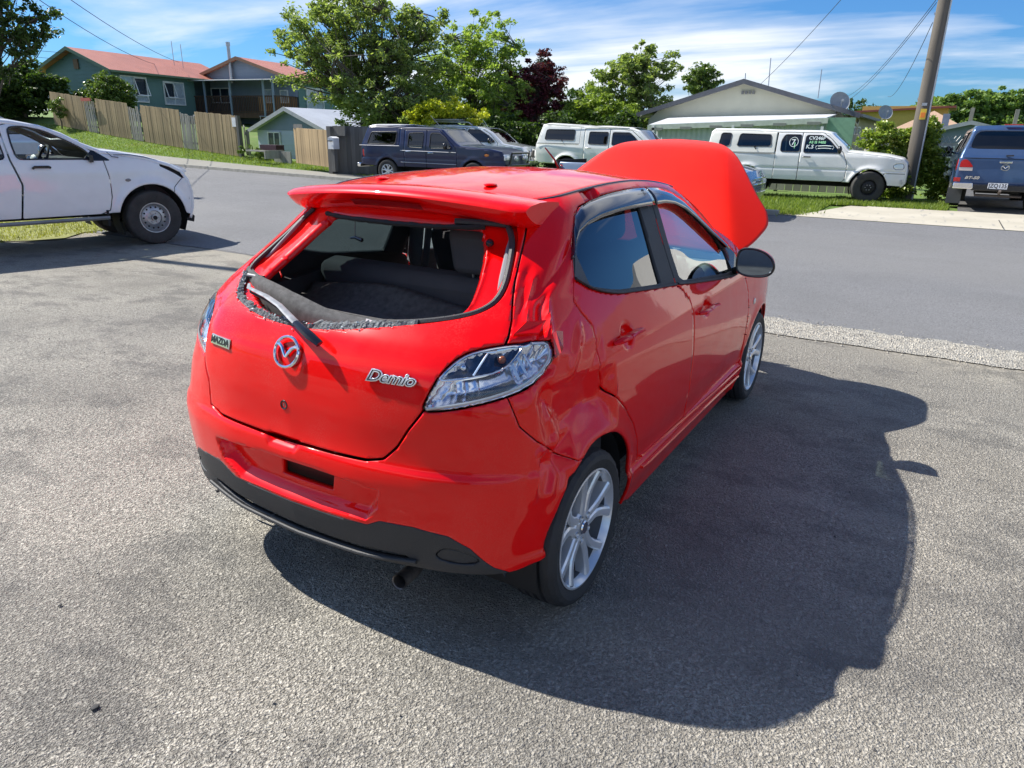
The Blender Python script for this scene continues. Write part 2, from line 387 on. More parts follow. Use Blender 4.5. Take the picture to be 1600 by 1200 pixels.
def hero_pts(P, sgn_left=False, extra=None):
    u, v = P[:, 0], P[:, 1]; e = 1e-3
    X = surf(u, v); du = surf(u+e, v)-surf(u-e, v); dv = surf(u, v+e)-surf(u, v-e)
    n = np.cross(du, dv); n /= np.linalg.norm(n, axis=1)[:, None]+1e-12
    off = -dent(P)
    # licence recess and latch scoop in the bumper, wheel-arch flares, lower air slot
    off -= .045*sst(.004, -.030, sd(P, RECESS))
    off -= .018*sst(.01, -.02, sd(P, NOTCH))*(v < .66)
    for cx in (.03, 2.49):
        au = cx+1.2445; r = np.hypot(np.abs(u)-au, v-.30)
        off += .010*np.exp(-((r-.345)/.035)**2)
    for cu, cv in ((1.556, .926), (2.521, .849)):
        off -= .016*sst(1.05, .55, np.hypot((np.abs(u)-cu)/.060, (v-cv)/.048))
    off -= .012*np.exp(-((v-.345)/.009)**2)*sst(1.62, 1.68, np.abs(u))*(1-sst(3.36, 3.42, np.abs(u)))     # skirt groove
    return X+n*off[:, None], n
_uu = np.concatenate([np.arange(-4.30, -1.5, .035), np.arange(-1.5, -.62, .018), np.arange(-.62, .60, .0085), np.arange(.60, 1.75, .0100), np.arange(1.75, 3.4, .02), np.arange(3.4, 4.301, .03)])
_vv = np.concatenate([np.arange(.14, .66, .0080), np.arange(.66, 1.16, .0100), np.arange(1.16, 1.461, .012)])
_UU, _VV = np.meshgrid(_uu, _vv, indexing='ij'); _P = np.stack([_UU.ravel(), _VV.ravel()], 1)
_X, _ = hero_pts(_P); SHELL = (_X, _P, grid_tris(len(_uu), len(_vv)))
def sp(u, v, off=0.0):
    X, n = hero_pts(np.array([[u, v]], float)); return Vector(X[0]+n[0]*off)
def spn(u, v):
    X, n = hero_pts(np.array([[u, v]], float)); return Vector(n[0])
M_ = SHELL
M_ = clip(M_, M_[1][:, 1]-1.437)
def arch(P, cx, r=.338): return r-np.hypot(np.abs(P[:, 0])-(cx+1.2445), P[:, 1]-.30)
for cx in (.03, 2.49): M_ = clip(M_, arch(M_[1], cx))
def lower(P):   # bottom edge of the body by |u|
    a = np.abs(P[:, 0]); return np.interp(a, [0, .15, .5, .75, .83, .95, 1.25, 1.74, 3.39, 3.45, 4.4], [.285, .288, .308, .306, .31, .33, .33, .165, .165, .25, .22])-P[:, 1]
M_ = clip(M_, lower(M_[1]))
def atop(P):    # sloping edge of the windscreen pillar and wing
    a = np.abs(P[:, 0]); return P[:, 1]-np.interp(a, [0, 2.62, 2.75, 2.95, 3.10, 3.25, 3.33, 3.45, 3.9, 4.2, 4.4], [2, 1.46, 1.41, 1.325, 1.225, 1.09, 1.0, .955, .88, .80, .72])
M_ = clip(M_, atop(M_[1]))
GAP = .0035
def cut(M, poly, gap=GAP, sign=0):
    """returns (inside, outside) with a shut line between them; sign +1 right only, -1 left only, 0 symmetric polygon used as is"""
    P = M[1]
    if sign == 0: f = sd(P, poly)
    else:
        Q = P.copy(); Q[:, 0] *= sign; f = sd(Q, poly)
    return clip(M, f+gap), clip(M, -f+gap)
# ---- outlines in (u, v), traced on the body surface
TG = [(-.440, .668), (-.36, .652), (-.10, .648), (.19, .650), (.328, .655), (.385, .668), (.43, .712), (.472, .776), (.512, .826), (.550, .885), (.610, .950), (.695, .998), (.775, 1.012), (.786, 1.045), (.786, 1.093), (.757, 1.215), (.752, 1.30), (.755, 1.50),
      (-.755, 1.50), (-.752, 1.30), (-.757, 1.215), (-.786, 1.093), (-.786, 1.045), (-.775, 1.012), (-.695, .998), (-.610, .950), (-.550, .885), (-.512, .826), (-.455, .76)]
GLASSHOLE = chaikin([(-.655, 1.13), (-.50, 1.062), (-.30, 1.026), (-.10, 1.008), (.10, 1.014), (.338, 1.050), (.562, 1.088), (.690, 1.120), (.742, 1.175), (.735, 1.293), (.716, 1.375), (.66, 1.42), (-.66, 1.42), (-.716, 1.375), (-.735, 1.293), (-.742, 1.175)], 2)
LIGHT = chaikin([(.511, .832), (.530, .880), (.584, .955), (.641, 1.000), (.719, 1.021), (.834, 1.030), (.955, 1.022), (.990, .995), (.985, .965), (.945, .940), (.880, .915), (.797, .893), (.700, .868), (.600, .845)], 1)
RDOOR = [(1.122, 1.17), (1.128, 1.106), (1.20, 1.056), (1.275, 1.01), (1.292, .944), (1.300, .856), (1.372, .765), (1.494, .672), (1.600, .575), (1.657, .495), (1.715, .40), (1.722, .362), (2.346, .338), (2.330, .40), (2.318, .50), (2.311, .62), (2.310, .75), (2.308, .87), (2.292, .93), (2.236, .99), (2.192, 1.003), (2.198, 1.23), (2.235, 1.405),
         (2.0, 1.407), (1.759, 1.405), (1.495, 1.40), (1.22, 1.393), (1.112, 1.373), (1.075, 1.335), (1.088, 1.254)]
FDOOR = [(2.346, .338), (3.370, .318), (3.372, .42), (3.373, .55), (3.365, .68), (3.335, .78), (3.265, .88), (3.235, .985), (3.165, 1.07), (3.09, 1.18), (3.0, 1.272), (2.86, 1.335), (2.71, 1.377), (2.55, 1.398), (2.403, 1.407), (2.235, 1.407), (2.198, 1.23), (2.192, 1.003), (2.236, .99), (2.292, .93), (2.308, .87), (2.310, .75), (2.311, .62), (2.318, .50), (2.330, .40)]
RWIN = [(1.128, 1.177), (1.093, 1.254), (1.083, 1.333), (1.115, 1.366), (1.22, 1.385), (1.495, 1.394), (2.0, 1.399), (2.232, 1.398), (2.195, 1.232), (2.190, 1.006), (1.928, 1.032), (1.734, 1.051), (1.596, 1.064), (1.500, 1.078), (1.397, 1.097), (1.289, 1.123)]
FWIN = [(2.200, 1.232), (2.235, 1.400), (2.403, 1.398), (2.55, 1.389), (2.704, 1.368), (2.851, 1.326), (2.985, 1.262), (3.075, 1.172), (3.145, 1.065), (3.205, .985), (3.215, .93), (3.10, .918), (2.983, .920), (2.557, .963), (2.249, .998), (2.195, 1.006)]
BUMP = [(-1.26, .0), (-1.26, .600), (-1.115, .612), (-.966, .687), (-.879, .743), (-.816, .80), (-.772, .912), (-.700, .890), (-.600, .868), (-.514, .838), (-.455, .76), (-.440, .668), (-.36, .652), (-.10, .648), (.19, .650), (.328, .655), (.385, .668), (.43, .712), (.472, .776), (.514, .838), (.600, .868), (.700, .890), (.772, .912), (.816, .80), (.879, .743), (.966, .687), (1.115, .612), (1.26, .60), (1.26, 0)]
BLACK = [(-.80, .0), (-.80, .31), (-.751, .335), (-.687, .405), (-.613, .447), (-.50, .462), (-.40, .468), (-.375, .460), (-.30, .430), (-.045, .426), (.135, .426), (.33, .432), (.378, .458), (.50, .462), (.613, .447), (.687, .405), (.751, .335), (.80, .31), (.80, 0)]
for _s in (1, -1): M_ = cut(M_, LIGHT, .003, _s)[1]
tgm, rest = cut(M_, TG, .0045)
bum, rest = cut(rest, BUMP, .0022)
_, tgm = cut(tgm, GLASSHOLE, 0)
panels = []
def sect(M, f): return clip(M, f)
parts = {}
for sgn, sd_ in ((1, 'R'), (-1, 'L')):
    half = clip(rest, -sgn*rest[1][:, 0])
    Qd = half[1].copy(); Qd[:, 0] *= sgn; f1, f2 = sd(Qd, RDOOR), sd(Qd, FDOOR)
    rd, fd, half = clip(half, f1+.0028), clip(half, f2+.0028), clip(half, -np.minimum(f1, f2)+.0028)
    rw, rd = cut(rd, RWIN, 0, sgn); fw, fd = cut(fd, FWIN, 0, sgn)
    # front wing is everything ahead of the front door
    P = half[1]; Q = np.stack([P[:, 0]*sgn, P[:, 1]], 1)
    WING = [(3.372, .34), (3.373, .55), (3.365, .68), (3.335, .78), (3.265, .88), (3.235, .985), (3.30, 1.2), (6, 1.2), (6, -1), (3.372, -1)]
    f = sd(Q, WING); wing = clip(half, f+.0028); half = clip(half, -f+.0028)
    obj('side_frame', half[0], half[2], red, hb, thick=.012, lining=dark_in)
    obj('front_wing', wing[0], wing[2], red, hb, thick=.010, lining=black_matt)
    rdo = obj('rear_door', rd[0], rd[2], red, hb, thick=.014, lining=dark_in)
    fdo = obj('front_door', fd[0], fd[2], red, hb, thick=.014, lining=dark_in)
    parts[sgn] = (rdo, fdo, rw, fw, half)
# drop normals: keep the panel offset by moving vertices a touch inwards where panels step
tgo = obj('tailgate', tgm[0], tgm[2], red_dusty, hb, thick=.016, lining=red)
_, bum = cut(bum, [(-.085, .489), (-.078, .556), (.168, .557), (.155, .488)], 0)
SLOT = chaikin([(-.47, .372), (-.30, .350), (0, .336), (.25, .336), (.46, .350), (.475, .338), (.46, .327), (.25, .313), (0, .311), (-.30, .322), (-.47, .350)], 1)
blk, bum = cut(bum, BLACK, .0010)
_, blk = cut(blk, SLOT, 0)
REFL = chaikin([(.565, .358), (.592, .398), (.640, .397), (.700, .375), (.722, .352), (.640, .343)], 1)
for sgn in (1, -1):
    ins, blk = cut(blk, REFL, .0016, sgn)
    obj('fog_lamp_blank', ins[0]-0.004*np.array([[-1, 0, 0]]), ins[2], black_trim, hb, thick=.008)
bmo = obj('rear_bumper', bum[0], bum[2], red, hb, thick=.022, lining=red)
blo = obj('lower_bumper_trim', blk[0], blk[2], black_trim, bmo, thick=.018, lining=black_trim)
# dark pocket behind the licence hole and the slot, protruding lip under the slot
pk = MB(); c_ = [sp(a, b, -.045) for a, b in ((-.11, .47), (.19, .47), (.19, .575), (-.11, .575))]
pk.hexa([c_[0], c_[1], c_[2], c_[3]]+[p+Vector((.02, 0, 0)) for p in c_]); pk.obj('plate_pocket', mat('dark_red_pocket', (.06, .004, .006), .5), bmo, smooth=False)
pk = MB(); pk.tube([sp(a, .34, -.05) for a in np.linspace(-.5, .5, 12)], .03, 6); pk.obj('slot_backing', black_matt, bmo)
pk = MB(); pk.tube([sp(a, np.interp(abs(a), [0, .3, .5], [.303, .312, .335]), .006) for a in np.linspace(-.52, .50, 24)], .007, 8); pk.obj('bumper_lip', black_trim, bmo)
# ---- left-over inner edge under the tailgate: painted sill
sl_ = MB(); P0 = [sp(a, .650, -.045) for a in np.linspace(-.46, .42, 22)]; P1 = [sp(a, .647, -.008) for a in np.linspace(-.46, .42, 22)]
sl_.add(P0+P1, [(i, i+1, 23+i, 22+i) for i in range(21)]); sl_.obj('bumper_step', red, bmo, sharp=None)

# ---- roof
def zdrop(x): return np.minimum(np.where(x < .85, .055*(np.clip(.85-x, 0, 2)/.8)**2, .045*((x-.85)/.6)**2), .12)
def roof_y(x):
    # half width at v = 1.437 for a given x
    us_ = np.linspace(.3, 3.4, 400); S = surf(us_, np.full(400, 1.437)); return np.interp(x, S[:, 0], -S[:, 1])
rx = np.linspace(.13, 1.50, 90); rt = np.linspace(-1, 1, 49)
RV = []
for x in rx:
    w = float(roof_y(x))-.006
    for t in rt:
        z = 1.437-float(zdrop(np.array(x)))+.036*(1-abs(t)**2.2)-.002
        z += .0016*max(0, math.cos(t*math.pi*5))*(1 if abs(t) < .75 else 0)*math.exp(-((x-.8)/.55)**4)
        xx = x+(.10*(1-t*t) if x > 1.2 else 0)*(x-1.2)/.3
        RV.append((xx, t*w, z))
nr, nq = len(rx), len(rt)
RT = grid_tris(nr, nq)
roof = obj('roof', np.array(RV), RT, red_dusty, hb, thick=.012, lining=trim_in)
for s in (1, -1):  # ditch mouldings
    m_ = MB(); m_.tube([(x, s*(float(roof_y(x))+.001), 1.437-float(zdrop(np.array(x)))-.004) for x in np.linspace(.14, 1.5, 40)], .0055, 6); m_.obj('roof_ditch_strip', gloss_black, roof)
m_ = MB(); m_.sphere((.24, -.26, 1.436), .022, 2, (1.6, 1, .30)); m_.obj('washer_nozzle', red, roof)
m_ = MB(); m_.sphere((.24, .26, 1.436), .022, 2, (1.6, 1, .30)); m_.obj('washer_nozzle', red, roof)
m_ = MB(); m_.tube([(1.34, .02, 1.44), (1.27, .02, 1.50), (1.17, .02, 1.555)], [.006, .005, .003], 6); m_.tube([(1.37, .02, 1.445), (1.33, .02, 1.458)], .013, 8); m_.obj('aerial', gloss_black, roof)
# ---- spoiler (closed section swept across the car)
SEC = [(.165, .004), (.10, .010), (.03, .011), (-.035, .004), (-.062, -.010), (-.066, -.020), (-.055, -.036), (-.030, -.060), (.005, -.082), (.035, -.090), (.10, -.075), (.17, -.03)]
sy = np.linspace(-1, 1, 45); SV = []
for t in sy:
    e = abs(t); y = t*.552
    k = 1-.22*max(0, (e-.93)/.07)**2
    xo = .045*e**2.2+.02*max(0, (e-.9)/.1)**2; zo = 1.4205-.034*e**2.0
    for (sx, sz) in SEC: SV.append((sx+xo, y, zo+sz*(k*.9 if sz < 0 else 1)))
ns = len(SEC); SF = [(i*ns+j, i*ns+(j+1) % ns, (i+1)*ns+(j+1) % ns, (i+1)*ns+j) for i in range(len(sy)-1) for j in range(ns)]
SF += [tuple(range(ns))[::-1], tuple((len(sy)-1)*ns+j for j in range(ns))]
spo = obj('spoiler', SV, SF, red, tgo, sharp=50)
m_ = MB(); m_.add([(-.033+.045*(t/.552)**2, t, 1.366-.034*(t/.552)**2+dz-dz*0) if 0 else (-.050+.045*(abs(t)/.552)**2.2+ox, t, 1.4205-.034*(abs(t)/.552)**2+oz) for t in np.linspace(-.16, .16, 9) for ox, oz in ((-.010, -.039), (.014, -.060))],
                  [(2*i, 2*i+1, 2*i+3, 2*i+2) for i in range(8)]); m_.obj('high_brake_light', mat('dark_red_lens', (.40, .006, .008), .15, coat=1.), tgo)

# ---- inner frame of the tailgate seen through the missing glass
INH = chaikin([(-.54, 1.13), (-.40, 1.075), (-.15, 1.035), (.124, 1.045), (.428, 1.078), (.555, 1.108), (.610, 1.150), (.618, 1.221), (.598, 1.334), (.557, 1.380), (.50, 1.395), (-.44, 1.395), (-.49, 1.38), (-.53, 1.334), (-.56, 1.221)], 2)
fr = clip(SHELL, sd(SHELL[1], chaikin([(-.665, 1.125), (-.50, 1.057), (-.30, 1.020), (-.10, 1.0), (.10, 1.006), (.338, 1.042), (.562, 1.080), (.70, 1.112), (.755, 1.17), (.745, 1.30), (.73, 1.39), (.66, 1.436), (-.66, 1.436), (-.73, 1.39), (-.745, 1.30), (-.755, 1.17)], 2)))
fr = clip(fr, -sd(fr[1], INH))
_, fn = hero_pts(fr[1]); dpt = .016+.018*sst(0, .05, np.minimum(-sd(fr[1], GLASSHOLE), sd(fr[1], INH)+.03))
fo = obj('window_frame', fr[0]-fn*dpt[:, None], fr[2], red, tgo, thick=.03, lining=red)
# seal / torn adhesive along the hole, crumbled glass stuck to it
def ring(pts, off, r, name, m, parent, k=7, flat=1.0, close=False):
    b = MB(); b.tube([sp(u, v, off) for u, v in pts], r, k, flat=flat); return b.obj(name, m, parent)
gh = [tuple(p) for p in GLASSHOLE]; gh = gh[gh.index(max(gh, key=lambda p: p[1]-abs(p[0]-.66)*3)):]+gh[:gh.index(max(gh, key=lambda p: p[1]-abs(p[0]-.66)*3))]
inner = lambda p, d: (p[0]*(1-d/.65), 1.21+(p[1]-1.21)*(1-d/.2))
right = [p for p in gh if p[0] > .30]; right.sort(key=lambda p: math.atan2(p[1]-1.22, p[0]-.3))
ring([inner(p, .018) for p in right], -.010, .011, 'rubber_seal', black_trim, tgo)
left = [p for p in gh if p[0] < -.05 and p[1] < 1.40]; left.sort(key=lambda p: -math.atan2(p[1]-1.22, -p[0]))
ring([inner(p, .012) for p in left], -.012, .009, 'rubber_seal', black_trim, tgo)
bot = [p for p in gh if p[1] < 1.13 and -.72 < p[0] < .70]; bot.sort()
b = MB(); rs = random.Random(3)
for i in range(750):
    t = rs.random(); x = -.66+t*1.05
    if .02 < x < .05: continue
    v = np.interp(x, [q[0] for q in bot], [q[1] for q in bot])+rs.gauss(.007, .006)
    if x > .05: v += .002
    p = sp(x, v, rs.uniform(-.012, .004)); s = rs.uniform(.0022, .0058); R = Matrix.Rotation(rs.uniform(0, 6.28), 3, Vector((rs.gauss(0, 1), rs.gauss(0, 1), rs.gauss(0, 1))).normalized())
    b.box(p, (s*rs.uniform(.6, 1.8), s*rs.uniform(.5, 1.2), s*rs.uniform(.25, .7)), R)
tag(b.obj('crumbled_glass', broken_glass, tgo, smooth=False), kind='stuff')
b = MB()
for k_, (r_a, r_b) in enumerate(((-.66, -.12), (.02, .46), (-.12, .02))):
    pts = []
    for x in np.linspace(r_a, r_b, 46):
        v = np.interp(x, [q[0] for q in bot], [q[1] for q in bot]); pts.append((x, v))
    V = []; 
    for (x, v) in pts:
        w = .012+.012*rs.random()+(.010 if .05 < x < .34 else 0); lo = -.002+.004*rs.random()
        V += [sp(x, v+lo, -.002), sp(x, v+lo+w*.5, .003+.004*rs.random()), sp(x, v+lo+w, -.006)]
    b.add(V, [(3*i+j, 3*i+3+j, 3*i+4+j, 3*i+1+j) for i in range(45) for j in range(2)])
b.obj('torn_adhesive', adhesive, tgo, smooth=False)
b = MB(); b.tube([sp(u, 1.388, -.020+.002*rs.random()) for u in np.linspace(-.50, .56, 40)], [.007+.004*rs.random() for _ in range(40)], 6); b.obj('torn_adhesive', black_matt, tgo)
b = MB(); q0 = sp(.600, 1.345, -.018); nn = spn(.60, 1.345)
Rn = nn.to_track_quat('Y', 'Z').to_matrix(); b.lathe([(.001, .010), (.010, .009), (.014, .002), (.014, -.004)], 16, Matrix.Translation(q0) @ Rn.to_4x4()); b.obj('rubber_grommet', gloss_black, tgo)
b = MB(); q0 = sp(.575, 1.115, -.018); nn = spn(.575, 1.115); Rn = nn.to_track_quat('Y', 'Z').to_matrix(); b.lathe([(.004, .004), (.010, .004), (.011, .0), (.011, -.004)], 16, Matrix.Translation(q0) @ Rn.to_4x4()); b.obj('washer_boss', mat('pink_primer', (.5, .12, .12), .5), tgo)

# ---- tailgate details
def badge_frame(u, v, off=.003):
    p = sp(u, v, off); n = spn(u, v); r = (sp(u+.02, v)-sp(u-.02, v)).normalized(); up = n.cross(r); return p, r, up, n
def on_frame(F, pts, off=0): p, r, up, n = F; return [p+r*a+up*b+n*off for a, b in pts]
F_ = badge_frame(-.013, .938); b = MB()
circ_ = [(.053*math.cos(q), .053*.93*math.sin(q)+.0) for q in np.linspace(0, 2*math.pi, 41)]
b.tube(on_frame(F_, circ_, .005), .0052, 8, caps=False)
wing_l = [(-.0475, .020), (-.036, .0205), (-.022, .013), (-.009, -.004), (0, -.017)]
b.tube(on_frame(F_, wing_l, .006), [.0042, .0062, .0068, .0060, .0045], 8)
b.tube(on_frame(F_, [(-a, c) for a, c in wing_l], .006), [.0042, .0062, .0068, .0060, .0045], 8)
b.obj('emblem', chrome, tgo)
def text_mesh(name, s, size, frame, m, parent, ext=.002, shear=0, xs=1.0, bevel=0, spacing=1.0, font_bold=0):
    cu = bpy.data.curves.new(name, 'FONT'); cu.body = s; cu.size = size; cu.extrude = ext; cu.shear = shear; cu.align_x = 'CENTER'; cu.align_y = 'CENTER'; cu.space_character = spacing; cu.offset = font_bold; cu.bevel_depth = bevel; cu.resolution_u = 3
    o = bpy.data.objects.new(name, cu); C.objects.link(o)
    dg = bpy.context.evaluated_depsgraph_get(); me = bpy.data.meshes.new_from_object(o.evaluated_get(dg)); me.name = name
    bpy.data.objects.remove(o); me.materials.clear(); me.materials.append(m)
    p, r, up, n = frame
    M4 = Matrix(((r.x*xs, up.x, n.x, p.x), (r.y*xs, up.y, n.y, p.y), (r.z*xs, up.z, n.z, p.z), (0, 0, 0, 1))); me.transform(M4)
    oo = bpy.data.objects.new(name, me); C.objects.link(oo)
    if parent is not None: oo.parent = parent
    return oo
Fd = badge_frame(.413, .921, .004)
text_mesh('lettering', 'Demio', .050, Fd, chrome, tgo, .0025, .38, 1.25, .0015, .92, .0014)
Fd2 = (Fd[0]+Fd[3]*.0052, Fd[1], Fd[2], Fd[3]); text_mesh('lettering_inlay', 'Demio', .050, Fd2, mat('dark_inlay', (.06, .06, .07), .2, metal=.6), tgo, .0004, .38, 1.25, 0, .92, -.0008)
Fs = badge_frame(-.381, .913, .004)
b = MB(); b.add(on_frame(Fs, [(-.058, -.016), (.058, -.016), (.058, .016), (-.058, .016)], .0015)+on_frame(Fs, [(-.060, -.018), (.060, -.018), (.060, .018), (-.060, .018)], -.003), [(0, 1, 2, 3), (4, 5, 1, 0), (5, 6, 2, 1), (6, 7, 3, 2), (7, 4, 0, 3)]); b.obj('badge_plate', chrome, tgo, smooth=False)
text_mesh('lettering', 'MAZDA', .032, (Fs[0]+Fs[3]*.0022, Fs[1], Fs[2], Fs[3]), gloss_black, tgo, .0006, 0, 1.05, 0, 1.0, .0012)
Fl = badge_frame(-.022, .764, 0); Rn = Fl[3].to_track_quat('Y', 'Z').to_matrix().to_4x4()
b = MB(); b.lathe([(.0105, -.006), (.0105, .0015), (.0150, .0030), (.0160, .0010), (.0165, -.004)], 20, Matrix.Translation(Fl[0]) @ Rn); b.obj('lock_bezel', gloss_black, tgo)
b = MB(); b.lathe([(.0005, -.001), (.0085, -.001), (.0100, -.006)], 16, Matrix.Translation(Fl[0]) @ Rn); b.box(Fl[0]+Fl[3]*.0, (.002, .003, .009)); b.obj('key_barrel', steel, tgo)
# loose wiper arm lying over the edge
wp = [sp(-.43, 1.10, .012), sp(-.36, 1.078, .030), sp(-.206, 1.060, .040), sp(-.10, 1.040, .045), sp(-.024, 1.021, .046), sp(.040, 1.005, .048)]
wm = MB(); wm.tube(wp, [.005, .008, .011, .012, .013, .014], 8, flat=.5); wo = wm.obj('wiper_arm', mat('weathered_wiper_metal', (.42, .41, .39), .35, metal=.5, var=.3, vscale=30), tgo)
wm = MB(); wm.tube([sp(.030, 1.008, .049), sp(.075, .996, .052), sp(.115, .983, .050), sp(.150, .972, .036)], [.0145, .0175, .019, .015], 8, flat=.6); wm.obj('wiper_cap', gloss_black, tgo)
wm = MB(); wm.tube([p+Vector((.004, 0, -.016)) for p in wp[:5]], .004, 6); wm.obj('wiper_blade', black_matt, tgo)

# ---- lamps
def lamp(sgn):
    root = MB()
    gl = clip(SHELL, sd(np.stack([SHELL[1][:, 0]*sgn, SHELL[1][:, 1]], 1), LIGHT)+.004)
    # smooth lens: analytic surface without dents
    Xl = surf(gl[1][:, 0], gl[1][:, 1])
    e = 1e-3; n = np.cross(surf(gl[1][:, 0]+e, gl[1][:, 1])-surf(gl[1][:, 0]-e, gl[1][:, 1]), surf(gl[1][:, 0], gl[1][:, 1]+e)-surf(gl[1][:, 0], gl[1][:, 1]-e)); n /= np.linalg.norm(n, axis=1)[:, None]
    lens_off = .006*sst(0, -.03, sd(np.stack([gl[1][:, 0]*sgn, gl[1][:, 1]], 1), LIGHT))
    def S(u, v, off=0):
        u = u*sgn; a = surf(np.array([u]), np.array([v]))[0]
        nn = np.cross(surf(np.array([u+e]), np.array([v]))[0]-surf(np.array([u-e]), np.array([v]))[0], surf(np.array([u]), np.array([v+e]))[0]-surf(np.array([u]), np.array([v-e]))[0]); nn /= np.linalg.norm(nn); return Vector(a+nn*off)
    # reflector bowl with ribs
    uu = gl[1][:, 0]*sgn; vv = gl[1][:, 1]; edge = sst(0, -.045, sd(np.stack([uu, vv], 1), LIGHT))
    ribs = .0035*np.sin(uu*230)*sst(.60, .62, uu)*(1-sst(.70, .72, uu))+.004*np.sin(uu*120)*sst(.80, .83, uu)+.002*np.sin(vv*420)*(1-sst(.60, .64, uu))
    root_o = obj('tail_lamp', Xl-n*(.012+.040*edge+ribs)[:, None], gl[2], mat('lamp_reflector', (.84, .86, .92), .13, metal=.85, var=.05), hb, thick=.004)
    obj('lens', Xl+n*lens_off[:, None], gl[2], glass_lens, root_o)
    al = chaikin([(.569, .929), (.595, .956), (.629, .984), (.667, 1.003), (.712, 1.014), (.763, 1.021), (.825, 1.023), (.842, 1.012), (.822, .993), (.794, .973), (.758, .958), (.698, .947), (.625, .935)], 1)
    b = MB(); b.tube([S(u, v, -.010) for u, v in al]+[S(*al[0], -.010)], .0042, 7, caps=False); b.tube([S(.725, 1.006, -.010), S(.684, .950, -.012)], .0035, 6); b.obj('bezel', chrome, root_o)
    ins = clip(gl, sd(np.stack([uu, vv], 1), al)); Xi = surf(ins[1][:, 0], ins[1][:, 1]); ni = np.cross(surf(ins[1][:, 0]+e, ins[1][:, 1])-surf(ins[1][:, 0]-e, ins[1][:, 1]), surf(ins[1][:, 0], ins[1][:, 1]+e)-surf(ins[1][:, 0], ins[1][:, 1]-e)); ni /= np.linalg.norm(ni, axis=1)[:, None]
    ui, vi = ins[1][:, 0]*sgn, ins[1][:, 1]
    bowl = .012*np.exp(-(((ui-.64)/.03)**2+((vi-.968)/.018)**2))+.014*np.exp(-(((ui-.775)/.03)**2+((vi-.995)/.018)**2))
    obj('inner_housing', Xi-ni*(.018+bowl+.0015*np.sin(ui*300))[:, None], ins[2], mat('smoked_reflector', (.10, .10, .12), .15, metal=.8, var=.3, vscale=60), root_o)
    b = MB(); b.sphere(S(.775, .993, -.020), .013, 2); b.obj('indicator_bulb', mat('amber_bulb', (.35, .10, .03), .2), root_o)
    b = MB(); b.sphere(S(.650, .972, -.020), .011, 2); b.obj('bulb', chrome, root_o)
    for (a, c, w) in (((.804, .983), (.832, .934), .006), ((.829, .992), (.860, .949), .006), ((.853, .998), (.884, .962), .006)):
        b = MB(); b.tube([S(*a, -.013), S(*c, -.013)], [w, w], 6, flat=.5); b.obj('slat', mat('pale_blue_reflector', (.50, .66, .85), .2, metal=.5), root_o)
    bd = chaikin([(.875, 1.021), (.948, 1.013), (.963, .992), (.962, .972), (.930, .950), (.865, .924), (.805, .908), (.742, .892), (.68, .876), (.60, .859), (.530, .845)], 1, False)
    b = MB(); b.tube([S(u, v, -.004) for u, v in bd], [.0075]*3+[.0055]*(len(bd)-3), 7, flat=.6); b.obj('rim_strip', mat('milky_strip', (.62, .66, .68), .2, coat=1.), root_o)
    return root_o
lamp(1); lamp(-1)
# broken plastic tabs and bare metal around the right lamp
b = MB(); b.hexa([sp(.80, 1.045, .002), sp(.90, 1.040, .004), sp(.93, 1.075, .018), sp(.83, 1.085, .004)]+[sp(.80, 1.047, .012), sp(.90, 1.043, .015), sp(.915, 1.070, .026), sp(.84, 1.080, .010)]); b.obj('bent_metal_flap', red, hb, smooth=False)
b = MB(); b.hexa([sp(.965, 1.030, 0), sp(1.03, 1.020, 0), sp(1.03, .975, 0), sp(.985, .965, 0)]+[sp(.97, 1.034, .014), sp(1.025, 1.028, .012), sp(1.02, .985, .014), sp(.99, .975, .016)]); b.obj('bent_metal_flap', red_lens, hb, smooth=False)

